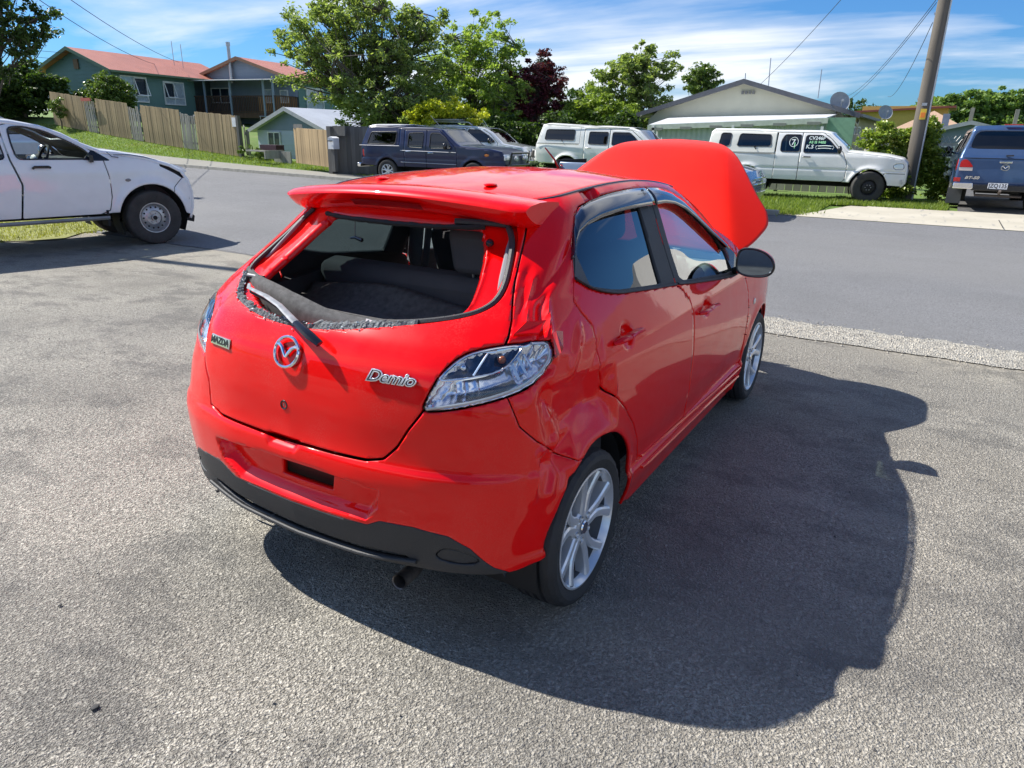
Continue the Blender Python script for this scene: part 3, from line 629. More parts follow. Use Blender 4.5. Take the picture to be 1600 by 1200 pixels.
# ---- doors: windows, frames, visors, handles
for sgn in (1, -1):
    rdo, fdo, rw, fw, half = parts[sgn]
    def S2(u, v, off=0): return sp(u*sgn, v, off)
    def S3(u, v, off=0):   # undented skin
        q = sp(-abs(u), v, off); return Vector((q.x, -abs(q.y)*sgn, q.z))
    RG = [(1.155, 1.155), (1.125, 1.25), (1.118, 1.325), (1.14, 1.347), (1.24, 1.366), (1.495, 1.376), (2.0, 1.381), (2.075, 1.378), (2.052, 1.232), (2.030, 1.037), (1.928, 1.047), (1.734, 1.066), (1.60, 1.079), (1.505, 1.093), (1.405, 1.111), (1.30, 1.132)]
    FG = [(2.262, 1.030), (2.262, 1.2), (2.285, 1.340), (2.31, 1.374), (2.45, 1.372), (2.56, 1.362), (2.70, 1.340), (2.83, 1.296), (2.95, 1.235), (3.02, 1.160), (3.055, 1.05), (3.06, .944), (2.983, .944), (2.557, .985), (2.30, 1.010)]
    for (w, G, par) in ((rw, RG, rdo), (fw, FG, fdo)):
        g, fr_ = cut(w, G, 0, sgn)
        n = hero_pts(fr_[1])[1]; obj('window_frame', fr_[0]-n*.002, fr_[2], black_trim, par, thick=.02, lining=dark_in)
        X = surf(g[1][:, 0], g[1][:, 1]); n = hero_pts(g[1])[1]; obj('window_glass', X-n*.010, g[2], glass_dark if par is rdo else glass_clear, par)
    # quarter light and belt strip
    b = MB(); b.hexa([S2(1.135, 1.160, 0), S2(1.295, 1.130, 0), S2(1.130, 1.258, 0), S2(1.125, 1.25, 0)]+[S2(1.135, 1.160, -.012), S2(1.295, 1.130, -.012), S2(1.130, 1.258, -.012), S2(1.125, 1.25, -.012)]); b.obj('quarter_panel_trim', grey_trim, rdo, smooth=False)
    b = MB(); b.tube([S2(u, v, .003) for u, v in ((1.13, 1.178), (1.29, 1.127), (1.40, 1.101), (1.51, 1.080), (1.60, 1.067), (1.734, 1.054), (1.93, 1.034), (2.185, 1.009))], .0095, 6, flat=.6); b.obj('belt_moulding', black_trim, rdo)
    b = MB(); b.tube([S2(u, v, .003) for u, v in ((2.205, 1.008), (2.38, .985), (2.557, .966), (2.80, .940), (3.0, .922), (3.18, .918))], .0095, 6, flat=.6); b.obj('belt_moulding', black_trim, fdo)
    for u0, u1, z0, z1 in ((2.128, 2.162, 1.03, 1.34), (2.215, 2.245, 1.02, 1.335)):
        pass
    # smoked weather visors standing proud of the glass
    def visor(top, bot, par):
        V = []; n_ = len(top)
        for (a, b2) in zip(top, bot):
            for k in range(5):
                t = k/4; V.append(S3(a[0]+(b2[0]-a[0])*t, a[1]+(b2[1]-a[1])*t, .006+.016*math.sin(t*math.pi*.62)))
        F = [(i*5+j, (i+1)*5+j, (i+1)*5+j+1, i*5+j+1) for i in range(n_-1) for j in range(4)]
        if sgn > 0: F = [f[::-1] for f in F]
        obj('weather_visor', V, F, visor_m, par, sharp=None, thick=.003)
    rs1 = lambda pts, n: [tuple(np.array([np.interp(t, np.linspace(0, 1, len(pts)), [p[k] for p in pts]) for k in (0, 1)])) for t in np.linspace(0, 1, n)]
    visor(rs1([(1.090, 1.24), (1.083, 1.333), (1.120, 1.372), (1.24, 1.390), (1.495, 1.398), (1.8, 1.402), (2.05, 1.403), (2.222, 1.402)], 40),
          rs1([(1.098, 1.24), (1.102, 1.29), (1.13, 1.312), (1.26, 1.328), (1.50, 1.336), (1.8, 1.335), (2.02, 1.331), (2.198, 1.330)], 40), rdo)
    visor(rs1([(2.238, 1.402), (2.403, 1.402), (2.55, 1.393), (2.704, 1.372), (2.851, 1.329), (2.985, 1.265), (3.075, 1.176), (3.15, 1.07)], 40),
          rs1([(2.216, 1.330), (2.33, 1.334), (2.47, 1.330), (2.60, 1.312), (2.72, 1.275), (2.83, 1.222), (2.94, 1.150), (3.06, 1.05)], 40), fdo)
    for (u0, v0, par) in ((1.535, .925, rdo), (2.50, .848, fdo)):
        # finger recess, fixed end and pull handle
        b = MB(); cs = S2(u0+.02, v0, -.002); nn = spn(sgn*(u0+.02), v0); r = (S2(u0+.04, v0)-S2(u0, v0)).normalized(); up = Vector((0, 0, 1)); up = (up-nn*up.dot(nn)).normalized()
        V = [cs]; k = 28
        for ring_, dep in ((1.0, .0015), (.8, -.001), (.45, -.006)):
            V += [cs+r*(.058*ring_*math.cos(q))+up*(.046*ring_*math.sin(q))+nn*(dep+.001) for q in np.linspace(0, 2*math.pi, k, endpoint=False)]
        Fq = [(1+i, 1+(i+1) % k, 1+k+(i+1) % k, 1+k+i) for i in range(k)]+[(1+k+i, 1+k+(i+1) % k, 1+2*k+(i+1) % k, 1+2*k+i) for i in range(k)]+[(1+2*k+i, 1+2*k+(i+1) % k, 0) for i in range(k)]
        b = MB(); b.tube([S3(u0-.115, v0-.004, .004), S3(u0-.095, v0-.002, .020), S3(u0-.045, v0, .026), S3(u0-.040, v0, .025)], [.010, .019, .020, .019], 10, flat=.55); b.obj('handle_base', red, par)
        b = MB(); b.tube([S3(u0-.036, v0, .026), S3(u0-.03, v0+.0005, .033), S3(u0+.03, v0+.002, .038), S3(u0+.085, v0+.002, .032), S3(u0+.105, v0, .006)], [.014, .018, .018, .016, .009], 10, flat=.55); b.obj('handle', red, par)
    # sill skirt with raised top edge
    b = MB(); b.tube([S2(u, v, .003) for u, v in ((1.76, .320), (1.80, .314), (2.3, .296), (2.9, .274), (3.38, .262))], .007, 6); b.tube([S2(u, v, .004) for u, v in ((1.76, .369), (1.80, .364), (2.3, .342), (2.9, .328), (3.36, .322))], .006, 6); b.obj('skirt_bead', red, hb)
    b = MB(); b.sphere(S2(3.50, .70, .001), .020, 2, (1.3, .4, 1)); b.obj('side_repeater', mat('clear_orange_lens', (.75, .60, .50), .1, coat=1.), hb)
    # door mirror
    mc = Vector((1.80, -.918*sgn, 1.003))
    b = MB(); V = []; n1, n2 = 14, 20
    def mshape(q): return (.112*math.cos(q) if math.cos(q) > 0 else .100*math.cos(q), .078*math.sin(q) if math.sin(q) > 0 else .066*math.sin(q))
    OUT = .9*chaikin([(-.095, .060), (-.06, .082), (.02, .080), (.085, .050), (.118, .0), (.110, -.045), (.07, -.072), (-.02, -.078), (-.075, -.066), (-.098, -.03)], 2)
    for i in range(n1):
        t = i/(n1-1); s_ = math.sqrt(max(0, 1-(t*.98)**2.4))
        for (a, c_) in OUT: V.append(mc+Vector((-.045+.135*t, -sgn*(a*s_+.0), c_*s_+.004*t)))
    k = len(OUT); F = [(i*k+j, i*k+(j+1) % k, (i+1)*k+(j+1) % k, (i+1)*k+j) for i in range(n1-1) for j in range(k)]+[tuple((n1-1)*k+j for j in range(k))]
    if sgn > 0: F = [f[::-1] for f in F]
    mo = obj('door_mirror', V, F, red, hb, sharp=None)
    b = MB(); b.tube([mc+Vector((-.047, -sgn*a, c_)) for a, c_ in OUT]+[mc+Vector((-.047, -sgn*OUT[0][0], OUT[0][1]))], .006, 7, caps=False); b.obj('mirror_rim', gloss_black, mo)
    tilt = Matrix.Rotation(math.radians(4), 3, 'Y')
    b = MB(); b.add([mc+Vector((-.040+.16*a+.05*c_, -sgn*a*.93, c_*.92)) for a, c_ in OUT], [tuple(range(k)) if sgn < 0 else tuple(range(k))[::-1]]); b.obj('mirror_glass', mirror_m, mo, smooth=False)
    b = MB(); b.tube([S2(3.10, .935, -.01), mc+Vector((0, sgn*.085, -.045)), mc+Vector((.01, sgn*.05, -.03))], [.028, .022, .03], 8, flat=.8); b.obj('mirror_arm', gloss_black, mo)
    b = MB(); b.hexa([S2(3.05, .93, .004), S2(3.20, .935, .004), S2(3.185, 1.02, .004), S2(3.045, 1.16, .004)]+[S2(3.05, .93, -.02), S2(3.20, .935, -.02), S2(3.185, 1.02, -.02), S2(3.045, 1.16, -.02)]); b.obj('mirror_sail_panel', gloss_black, fdo, smooth=False)

# ---- wheels
def wheel(name, x, y, sgn, parent, r=.291, w=.195, rimr=.222, spokes=5, style='alloy', tyre_m=None, rim_m=None, hi=True, steer=0):
    tyre_m = tyre_m or rubber; rim_m = rim_m or alloy
    root = bpy.data.objects.new(name, None); C.objects.link(root); root.parent = parent; root.location = (x, y, r); root.rotation_euler = (0, 0, steer if sgn > 0 else math.pi+steer)
    # local: outer face towards -y
    h = w/2; rb = rimr-.004
    prof = [(rb, -h+.012), (rb+.006, -h+.004), (rb+.02, -h-.002), (r-.035, -h-.006), (r-.018, -h), (r-.006, -h+.014)]
    for g in (-.55, -.18, .18, .55): prof += [(r-.002+.0015*(1-abs(g)), g*h*.9-.008), (r-.010, g*h*.9-.004), (r-.010, g*h*.9+.004), (r-.002+.0015*(1-abs(g)), g*h*.9+.008)]
    prof += [(r-.006, h-.014), (r-.018, h), (r-.035, h+.006), (rb+.02, h), (rb, h-.012)]
    k = 96 if hi else 40
    def mod(i, j): return (1-.016*((j % 3) == 0)) if (i in (4, 5) or i in (len(prof)-6, len(prof)-5)) and hi else 1
    b = MB(); b.lathe(prof, k, mod=mod); t = b.obj('tyre', tyre_m, root, sharp=25 if hi else 40)
    b = MB()
    if style == 'alloy':
        b.lathe([(rimr-.020, -h+.03), (rimr-.022, -h+.05), (rimr-.05, h*.5), (rimr-.03, h-.01)], 48 if hi else 28); b.obj('rim_barrel', mat('dull_barrel', (.16, .165, .17), .5, metal=.6), root); b = MB()
        b.lathe([(rb+.001, -h+.012), (rimr, -h+.002), (rimr-.007, -h+.0005), (rimr-.014, -h+.012), (rimr-.020, -h+.03)], 64 if hi else 32)
        face = -h+.022
        for s in range(spokes):
            a0 = 2*math.pi*(s+.12)/spokes
            for dd in (-1, 1):
                V = []; q = rimr/.222
                for rr, ao, ai, yy in ((.040, .64, 0, .004), (.070, .50, 0, .003), (.100, .345, .004, .002), (.125, .315, .022, .000), (.155, .330, .100, -.004), (.185, .365, .165, -.009), (.2085, .400, .205, -.014)):
                    ao *= 5/spokes; ai *= 5/spokes; m_ = (ao+ai)/2; rr *= q
                    for aa, dy_ in ((ao*1.03, .040), (ao, .004), (ao*.80+ai*.20, -.002), (m_, -.0035), (ao*.20+ai*.80, -.002), (ai, .004), (ai*.97, .040 if ai > .02 else .004)):
                        V.append((rr*math.cos(a0+dd*aa), face+yy+dy_, rr*math.sin(a0+dd*aa)))
                F = [(i*7+j, (i+1)*7+j, (i+1)*7+j+1, i*7+j+1) for i in range(6) for j in range(6)]
                b.add(V, F if dd > 0 else [f[::-1] for f in F])
        b.lathe([(.001, face+.001), (.060, face+.003), (.068, face+.012), (.068, face+.04)], 32)
        ro = b.obj('rim', rim_m, root, sharp=28)
        b = MB(); b.lathe([(.001, face-.008), (.022, face-.008), (.026, face-.003)], 24); cp_ = b.obj('centre_cap', chrome, root)
        b = MB()
        for s in range(5):
            a = 2*math.pi*(s+.62)/5; b.lathe([(.001, .003), (.0075, .002), (.0085, .0), (.0120, -.004), (.0140, .0005)], 14, Matrix.Translation((.048*math.cos(a), face+.001, .048*math.sin(a))))
        tag(b.obj('wheel_nuts', steel, root), kind='stuff')
    else:
        hb_ = rimr
        b.lathe([(rb+.001, -h+.012), (hb_, -h+.003), (hb_-.012, -h+.004), (hb_-.020, -h+.03), (hb_-.032, -h+.055), (hb_-.055, -h+.035), (hb_*.48, -h+.020), (hb_*.44, -h+.045), (.045, -h+.045), (.042, -h-.0), (.001, -h-.004)], 48)
        ro = b.obj('rim', rim_m, root, sharp=30)
        nh = 14; b = MB()
        for s in range(nh):
            a = 2*math.pi*s/nh; rr = hb_*.70; R = Matrix.Rotation(-a, 4, 'Y')
            b.lathe([(.001, -.0025), (.012, -.0025), (.0135, .003)], 10, Matrix.Translation((rr*math.cos(a), -h+.0275, rr*math.sin(a))))
        tag(b.obj('vent_holes', black_matt, root), kind='stuff')
        b = MB(); b.lathe([(.001, -h-.006), (.030, -h-.006), (.036, -h+.01), (.038, -h+.04)], 20); b.obj('hub_cap', black_matt, root)
        b = MB()
        for s in range(6):
            a = 2*math.pi*s/6; b.lathe([(.001, -.012), (.010, -.010), (.011, .01)], 8, Matrix.Translation((.066*math.cos(a), -h+.036, .066*math.sin(a))))
        tag(b.obj('wheel_nuts', steel, root), kind='stuff')
    b = MB(); b.lathe([(.001, .01), (r*.42, .0), (r*.43, .02), (r*.43, .05)], 32, Matrix.Translation((0, -h+.075, 0))); b.obj('brake_drum', mat('rusty_brake', (.07, .06, .055), .7, metal=.3), root)
    return root
for sgn in (1, -1):
    wheel('wheel', 0.0, -.742*sgn, sgn, hb); wheel('wheel', 2.49, -.742*sgn, sgn, hb)
    for cx in (.03, 2.49):   # wheel-arch liners
        V = []; k = 20
        for i in range(k+1):
            q = math.pi*(1.12-1.24*i/k)
            for yy in (.80, .52): V.append((cx+.345*math.cos(q), -sgn*yy, .30+.345*math.sin(q)))
        F = [(2*i, 2*i+1, 2*i+3, 2*i+2) for i in range(k)]
        b = MB(); b.add(V, F); b.add([(cx+.345*math.cos(q), -sgn*.52, .30+.345*math.sin(q)) for q in np.linspace(-.2, math.pi+.2, 20)], [tuple(range(20))]); b.obj('wheel_arch_liner', black_matt, hb)
b = MB(); b.box((1.2, 0, .24), (3.0, 1.30, .06)); b.box((-.22, 0, .40), (.40, 1.0, .12)); b.obj('underbody', black_matt, hb, smooth=False)
b = MB(); b.tube([(.0, -.30, .22), (-.25, -.36, .215), (-.44, -.390, .205), (-.525, -.402, .214)], .027, 16, caps=False); b.tube([(-.525, -.402, .214), (-.520, -.4015, .2137), (-.44, -.390, .205)], [.027, .0235, .0235], 16, caps=False); b.obj('exhaust_pipe', mat('rusty_exhaust', (.16, .14, .125), .5, metal=.7, var=.5, vscale=30), hb)

# ---- windscreen, bonnet, front end
b = MB(); V = []; nx, ny = 10, 17
for i in range(nx):
    t = i/(nx-1)
    for j in range(ny):
        s = -1+2*j/(ny-1); x0, z0, w0 = 1.50+.10*(1-s*s), 1.372+.024*(1-s*s), .545; x1, z1, w1 = 2.12+.22*(1-s*s), .985, .70
        x = x0+(x1-x0)*t; V.append((x-.0, s*(w0+(w1-w0)*t), z0+(z1-z0)*t+.035*math.sin(t*math.pi)))
F = [(i*ny+j, (i+1)*ny+j, (i+1)*ny+j+1, i*ny+j+1) for i in range(nx-1) for j in range(ny-1)]
b.add(V, F); b.obj('windscreen', glass_clear, hb, sharp=None)
b = MB(); b.add([(2.05, -.72, .955), (2.05, .72, .955), (2.42, .55, .93), (2.42, -.55, .93)], [(0, 3, 2, 1)]); b.box((2.3, 0, .80), (.08, 1.3, .26)); b.obj('cowl_panel', black_trim, hb, smooth=False)
# raised bonnet: length axis L, width axis y, both with crown
bon_w = lambda L: float(pch(L, [0, .10, .25, .36, .46, .58, .70, .82, .94, 1.02, 1.08, 1.115, 1.13], [.68, .755, .800, .815, .790, .70, .62, .545, .455, .36, .25, .13, .02]))
TH = math.radians(35.2)
def bonnet_pt(L, y, off=0):
    w = .80; e = abs(y)/w
    yc = .71-.33*L; c = -.050*e**2.0-.27*(math.sqrt((abs(y)-yc)**2+.0009)+(abs(y)-yc))+.065*math.sin(min(L, 1.1)/1.1*math.pi)
    c -= .05*max(0, (L-.85)/.25)**2
    c += off
    return Vector((2.13+L*math.cos(TH)-c*math.sin(TH), y, 1.005+L*math.sin(TH)+c*math.cos(TH)))
V = []; nl, nw = 60, 121
for i in range(nl):
    L = 1.13*i/(nl-1); w = float(bon_w(L))
    for j in range(nw):
        V.append(bonnet_pt(L, -w+2*w*j/(nw-1)))
F = [(i*nw+j, (i+1)*nw+j, (i+1)*nw+j+1, i*nw+j+1) for i in range(nl-1) for j in range(nw-1)]
bo = obj('bonnet', V, F, red_bonnet, hb, sharp=None, thick=.012, lining=red)
b = MB()
for s in (1, -1): b.tube([bonnet_pt(.08, s*.5, -.03), bonnet_pt(.5, s*.42, -.035), bonnet_pt(.95, s*.25, -.035)], .022, 6)
b.tube([bonnet_pt(.5, -.42, -.035), bonnet_pt(.5, .42, -.035)], .02, 6); b.obj('bonnet_brace', red, bo)
b = MB(); b.tube([(2.95, .52, .82), bonnet_pt(.62, .50, -.03)], .005, 6); b.obj('bonnet_stay', steel, hb)
# engine bay, radiator panel, front bumper and lamps
b = MB(); b.box((2.66, 0, .62), (.72, 1.10, .34)); b.box((2.55, .25, .83), (.34, .46, .12)); b.box((2.75, -.30, .80), (.26, .20, .18)); b.tube([(2.45, -.2, .86), (2.6, .0, .90), (2.9, .1, .84)], .035, 8); b.obj('engine', mat('engine_grey', (.05, .05, .055), .6, metal=.3), hb, smooth=False)
V = []; nu, nv = 31, 16; FV = [.21, .25, .33, .45, .52, .56, .60, .66, .70, .74, .78, .80, .81, .80, .79, .78]
for i in range(nu):
    t = -1+2*i/(nu-1); y = t*.735
    for j in range(nv):
        k = j/(nv-1); z = .20+.58*k; prot = .10*math.sin(min(1, k*1.25)*math.pi)**.6 if k < .8 else .10*math.sin(math.pi)**.6
        V.append((3.05+.235*(1-abs(t)**2.6)+.05*math.sin(k*math.pi), y, z))
F = [(i*nv+j, (i+1)*nv+j, (i+1)*nv+j+1, i*nv+j+1) for i in range(nu-1) for j in range(nv-1)]
fbm = obj('front_bumper', V, F, red, hb, thick=.02)
b = MB(); b.box((3.30, 0, .42), (.06, .90, .14)); b.box((3.315, 0, .66), (.03, .62, .06)); b.obj('grille', black_trim, fbm, smooth=False)
for s in (1, -1):
    b = MB(); b.sphere((3.06, s*.62, .755), .13, 3, (1.1, .85, .55)); b.obj('headlight', glass_lens, hb)
    b = MB(); b.sphere((3.05, s*.62, .755), .115, 2, (1.0, .8, .5)); b.obj('headlight_reflector', chrome, hb)

# ---- cabin
b = MB(); b.box((.95, 0, .36), (2.5, 1.40, .08)); b.box((-.15, 0, .42), (.60, 1.15, .10)); b.obj('cabin_floor', dark_in, hb, smooth=False)
def seat(x, y, w, name, back_h=.60, hr=True, tilt=.28):
    b = MB(); b.box((x+.25, y, .52), (.50, w, .16)); R = Matrix.Rotation(-tilt, 3, 'Y'); b.box(Vector((x-.02, y, .56))+R @ Vector((0, 0, back_h/2)), (.13, w, back_h), R)
    s = b.obj(name, seat_m, hb, bevel=.045)
    if hr:
        for yy in hr:
            b = MB(); c = Vector((x-.02, yy, .56))+R @ Vector((-.01, 0, back_h+.115)); b.box(c, (.10, .26, .19), R); b.obj('headrest', seat_m, s, bevel=.035)
            b = MB()
            for q in (-.06, .06): b.tube([c+R @ Vector((0, q, -.14)), c+R @ Vector((0, q, -.04))], .006, 6)
            b.obj('headrest_post', steel, s)
    return s
seat(1.22, -.36, .50, 'front_seat', .62, (-.36,)); seat(1.22, .36, .50, 'front_seat', .62, (.36,))
seat(.38, 0, 1.24, 'rear_bench', .54, (-.25,), .22)
# parcel shelf of grey felt, warped and dropped into the opening
V = []; nx, ny = 22, 41
for i in range(nx):
    t = i/(nx-1)
    for j in range(ny):
        s = -1+2*j/(ny-1)
        x = -.405+.56*t+.165*abs(s)**2.0*(1-t); y = s*(.535+.06*t)
        z = .995+.085*math.exp(-((t-.04)/.10)**2)+.02*math.sin(t*7+s*2)+(.030*max(0, s-.3)/.7)*(1-t)+.012*math.sin(s*5)-.05*sst(.15, .4, t)*(1-sst(.8, 1, t))
        V.append((x, y, z-.03*(1-abs(s))*(1-t)))
F = [(i*ny+j, (i+1)*ny+j, (i+1)*ny+j+1, i*ny+j+1) for i in range(nx-1) for j in range(ny-1)]
ps = obj('parcel_shelf', V, F, felt, hb, sharp=None, thick=.014)
b = MB(); b.tube([(-.30+.03*math.cos(s*2), s*.50, 1.0+.01*math.sin(s*3)) for s in np.linspace(-.75, .75, 20)], .007, 6); b.tube([(-.20+.05*s*s, s*.5, .985) for s in np.linspace(-.7, .7, 16)], .008, 6); b.obj('shelf_fold', felt, ps)
V = []
for i, (dx_, dz_) in enumerate(((.004, .004), (-.012, -.004), (-.020, -.022), (-.018, -.055), (-.008, -.10))):
    for j in range(41):
        s = -1+2*j/40; V.append((-.405+.165*abs(s)**2.0+dx_*(1-.3*abs(s)), s*.535, .995+.0725+.03*max(0, s-.3)/.7+.02*math.sin(s*2)+.012*math.sin(s*5)-.03*(1-abs(s))+dz_+.012))
obj('shelf_lip', V, [(i*41+j, i*41+j+1, (i+1)*41+j+1, (i+1)*41+j) for i in range(4) for j in range(40)], felt, ps, sharp=None)
b = MB(); b.hexa([(-.412, -.245, 1.020), (-.412, -.205, 1.023), (-.400, -.205, 1.052), (-.400, -.245, 1.048)]+[(-.406, -.245, 1.018), (-.406, -.205, 1.021), (-.394, -.205, 1.050), (-.394, -.245, 1.046)]); b.obj('paper_tag', white_plastic, ps, smooth=False)
b = MB(); b.box((-.285, .435, 1.075), (.03, .055, .05)); b.obj('shelf_clip', black_matt, ps, smooth=False)
b = MB(); b.tube([(-.303, .410, 1.055), (-.303, .410, 1.103), (-.303, .460, 1.103)], .006, 6); b.obj('shelf_clip_edge', mat('grey_clip', (.35, .35, .36), .5), ps)
# string with a hook hanging from the headliner
b = MB(); b.tube([(.02, .20, 1.40), (.01, .205, 1.30), (.0, .20, 1.23)], .002, 5); b.tube([(0, .225, 1.225), (0, .20, 1.23), (0, .165, 1.222)], [.003, .006, .008], 6); b.obj('shelf_string', gloss_black, hb)
for s in (1, -1):  # rear pillar trim and boot side trim inside the glass line
    b = MB(); V = []
    for k, (x, z) in enumerate([(-.36, .98), (-.20, 1.12), (-.05, 1.26), (.10, 1.37)]):
        V += [(x+.04, s*(.590-.36*(z-.98)), z), (x+.25, s*(.640-.36*(z-.98)), z+.03)]
    b.add(V, [(2*i, 2*i+1, 2*i+3, 2*i+2) for i in range(3)]); b.obj('pillar_trim', trim_in, hb, thick=.01)
    b = MB(); b.hexa([(-.40, s*.60, .45), (.30, s*.74, .45), (.30, s*.72, 1.02), (-.36, s*.63, 1.00)]+[(-.40, s*.56, .45), (.30, s*.68, .45), (.30, s*.66, 1.02), (-.36, s*.58, 1.00)]); b.obj('boot_side_trim', dark_in, hb, smooth=False)
    b = MB(); b.tube([(.97, s*.70, .95), (.93, s*.63, 1.2), (.92, s*.56, 1.39)], [.05, .045, .04], 8, flat=.4); b.obj('centre_pillar_trim', trim_in, hb)
    b = MB(); b.tube([(1.00, s*.665, .80), (.985, s*.60, 1.18), (.98, s*.57, 1.33)], .022, 4, flat=.15); b.obj('seat_belt', trim_in, hb)
b = MB(); b.box((1.95, 0, .84), (.34, 1.36, .22)); b.box((1.80, -.36, .94), (.16, .36, .10)); dsh = b.obj('dashboard', beige_in, hb, bevel=.04)
b = MB(); b.lathe([(.001, -.01), (.036, -.01), (.045, .01), (.05, .03)], 20, Matrix.Translation((1.765, -.62, .90)) @ Matrix.Rotation(math.radians(-75), 4, 'Z')); b.obj('air_vent', black_matt, dsh)
b = MB(); q = np.linspace(0, 2*math.pi, 33); Rw = Matrix.Rotation(math.radians(-62), 3, 'Y')
b.tube([Vector((1.63, -.36, .93))+Rw @ Vector((.18*math.cos(a), .18*math.sin(a), 0)) for a in q], .014, 8, caps=False)
for a in (.2, 2.94, 4.71): b.tube([Vector((1.65, -.36, .93)), Vector((1.63, -.36, .93))+Rw @ Vector((.18*math.cos(a), .18*math.sin(a), 0))], .014, 6)
b.sphere((1.66, -.36, .93), .055, 2, (.6, 1, 1)); b.obj('steering_wheel', gloss_black, hb)
b = MB(); b.box((1.62, 0, 1.30), (.03, .22, .06)); b.obj('interior_mirror', black_matt, hb, bevel=.01)

# ================================================================== TERRAIN
def terr(x, y):
    x = np.asarray(x, float); y = np.asarray(y, float)
    rx = .008*np.clip(x-5, 0, 9.33); ry = .0155*np.clip(y-4.5, 0, 45)*np.clip((x-4)/5, 0, 1)
    m = .02+.00042*np.clip(y-10, 0, 27)**2
    dip = -.10*np.clip(x-17.6, 0, 5)*sst(12, 16, y)*(1-sst(26, 29, y))
    far = .055*np.clip(x-70, 0, 90)+.02*np.clip(y-60, 0, 60)
    return rx+ry+np.clip(x-14.33, 0, 4.6)*m+dip+far
def sheet(name, xs, ys, off, m, kind='structure', edge=None, parent=None, smooth=True):
    X, Y = np.meshgrid(np.asarray(xs, float), np.asarray(ys, float), indexing='ij')
    if edge is not None: X, Y = edge(X, Y)
    Z = terr(X, Y)+off; V = np.stack([X.ravel(), Y.ravel(), Z.ravel()], 1); nu, nv = X.shape
    o = obj(name, V, grid_tris(nu, nv), m, parent, smooth=smooth, sharp=None); tag(o, kind=kind); return o
def asphalt(name, base, warm, lum, stain, big):
    b = NB(name)
    stones = b.vor(115, 'F1', out='Distance'); cell = b.vor(115, 'F1', out='Color'); fine = b.noise(260, 3, .6); worm = b.noise(85, 3, .55, dist=1.2)
    big1 = b.noise(.55, 6, .6); big2 = b.noise(.16, 4, .5, sc=(1, .35, 1)); streak = b.noise(1.1, 5, .65, sc=(1, .18, 1))
    c = b.mix(b.ramp(cell, [(.15, 0.), (.85, 1.)]), tuple(v*.78 for v in base), tuple(v*1.20 for v in base))
    c = b.mix(b.ramp(worm, [(.37, 1.), (.47, 0.)]), c, tuple(v*.30 for v in base))
    c = b.mix(b.math('MULTIPLY', b.ramp(fine, [(.60, 0.), (.72, 1.)]), .55), c, tuple(min(.8, v*2.1) for v in base))
    c = b.mix(b.math('MULTIPLY', b.ramp(big1, [(.46, 0.), (.68, 1.)]), stain), c, tuple(v*.46 for v in base))
    c = b.mix(b.math('MULTIPLY', b.ramp(big2, [(.45, 0.), (.68, 1.)]), .45), c, warm)
    c = b.mix(b.math('MULTIPLY', b.ramp(streak, [(.50, 0.), (.72, 1.)]), .30), c, tuple(v*1.25 for v in base))
    if name.startswith('weathered'):   # pale dust blown along the seam, dark scuffed patches on the apron
        sx = b.n('ShaderNodeSeparateXYZ'); b.l(b.co(), sx.inputs[0])
        edge = b.n('ShaderNodeMapRange'); b.l(b.math('MULTIPLY_ADD', b.noise(.9, 4), 1.6, sx.outputs['X']), edge.inputs['Value']); edge.inputs['From Min'].default_value = 3.6; edge.inputs['From Max'].default_value = 5.2
        c = b.mix(b.math('MULTIPLY', edge.outputs[0], .55), c, (.52, .47, .37))
        pt = b.ramp(b.noise(1.9, 7, .72, sc=(1, .6, 1)), [(.50, 0.), (.60, 1.)]); c = b.mix(b.math('MULTIPLY', pt, .52), c, (.135, .13, .12)); p2 = b.ramp(b.noise(.38, 5, .6, sc=(1, .7, 1)), [(.47, 0.), (.62, 1.)]); c = b.mix(b.math('MULTIPLY', p2, .40), c, (.19, .182, .17))
    h = b.math('ADD', b.math('MULTIPLY', b.ramp(worm, [(.34, 0.), (.56, 1.)]), .9), b.math('MULTIPLY', stones, -.8))
    h = b.math('ADD', h, b.math('MULTIPLY', fine, .25))
    b.set(Base_Color=c, Roughness=b.math('MULTIPLY_ADD', fine, .25, .68))
    b.b.inputs['Specular IOR Level'].default_value = .35
    b.l(b.bump(h, big, .012), b.b.inputs['Normal']); MATS[name] = b.m; return b.m
yard_m = asphalt('weathered_yard_asphalt', (.46, .432, .368), (.53, .47, .37), 1, .62, .95)
road_m = asphalt('road_asphalt', (.185, .186, .190), (.215, .21, .20), 1, .25, .45)
b = NB('pale_gravel'); cl = b.vor(60, out='Color'); ds = b.vor(60); w = b.noise(8, 5)
b.set(Base_Color=b.mix(b.ramp(cl, [(.1, 0.), (.9, 1.)]), (.16, .15, .13), (.50, .47, .40)), Roughness=.85); b.l(b.bump(b.math('MULTIPLY', ds, -1.0), .9, .02), b.b.inputs['Normal']); gravel_m = b.m
b = NB('concrete'); n1 = b.noise(1.2, 6, .6); n2 = b.noise(30, 5, .6); n3 = b.noise(3.0, 5, .6, sc=(.5, 2.5, 1))
c = b.mix(b.ramp(n1, [(.35, 0.), (.65, 1.)]), (.40, .365, .285), (.49, .45, .36)); c = b.mix(b.math('MULTIPLY', b.ramp(n3, [(.60, 0.), (.66, 1.)]), .6), c, (.22, .22, .21))
c = b.mix(b.math('MULTIPLY', n2, .35), c, (.34, .32, .28)); b.set(Base_Color=c, Roughness=.85); b.l(b.bump(n2, .2, .01), b.b.inputs['Normal']); conc_m = b.m
b = NB('lawn'); n1 = b.noise(.9, 6, .65); n2 = b.noise(14, 5, .7); n3 = b.noise(.22, 4)
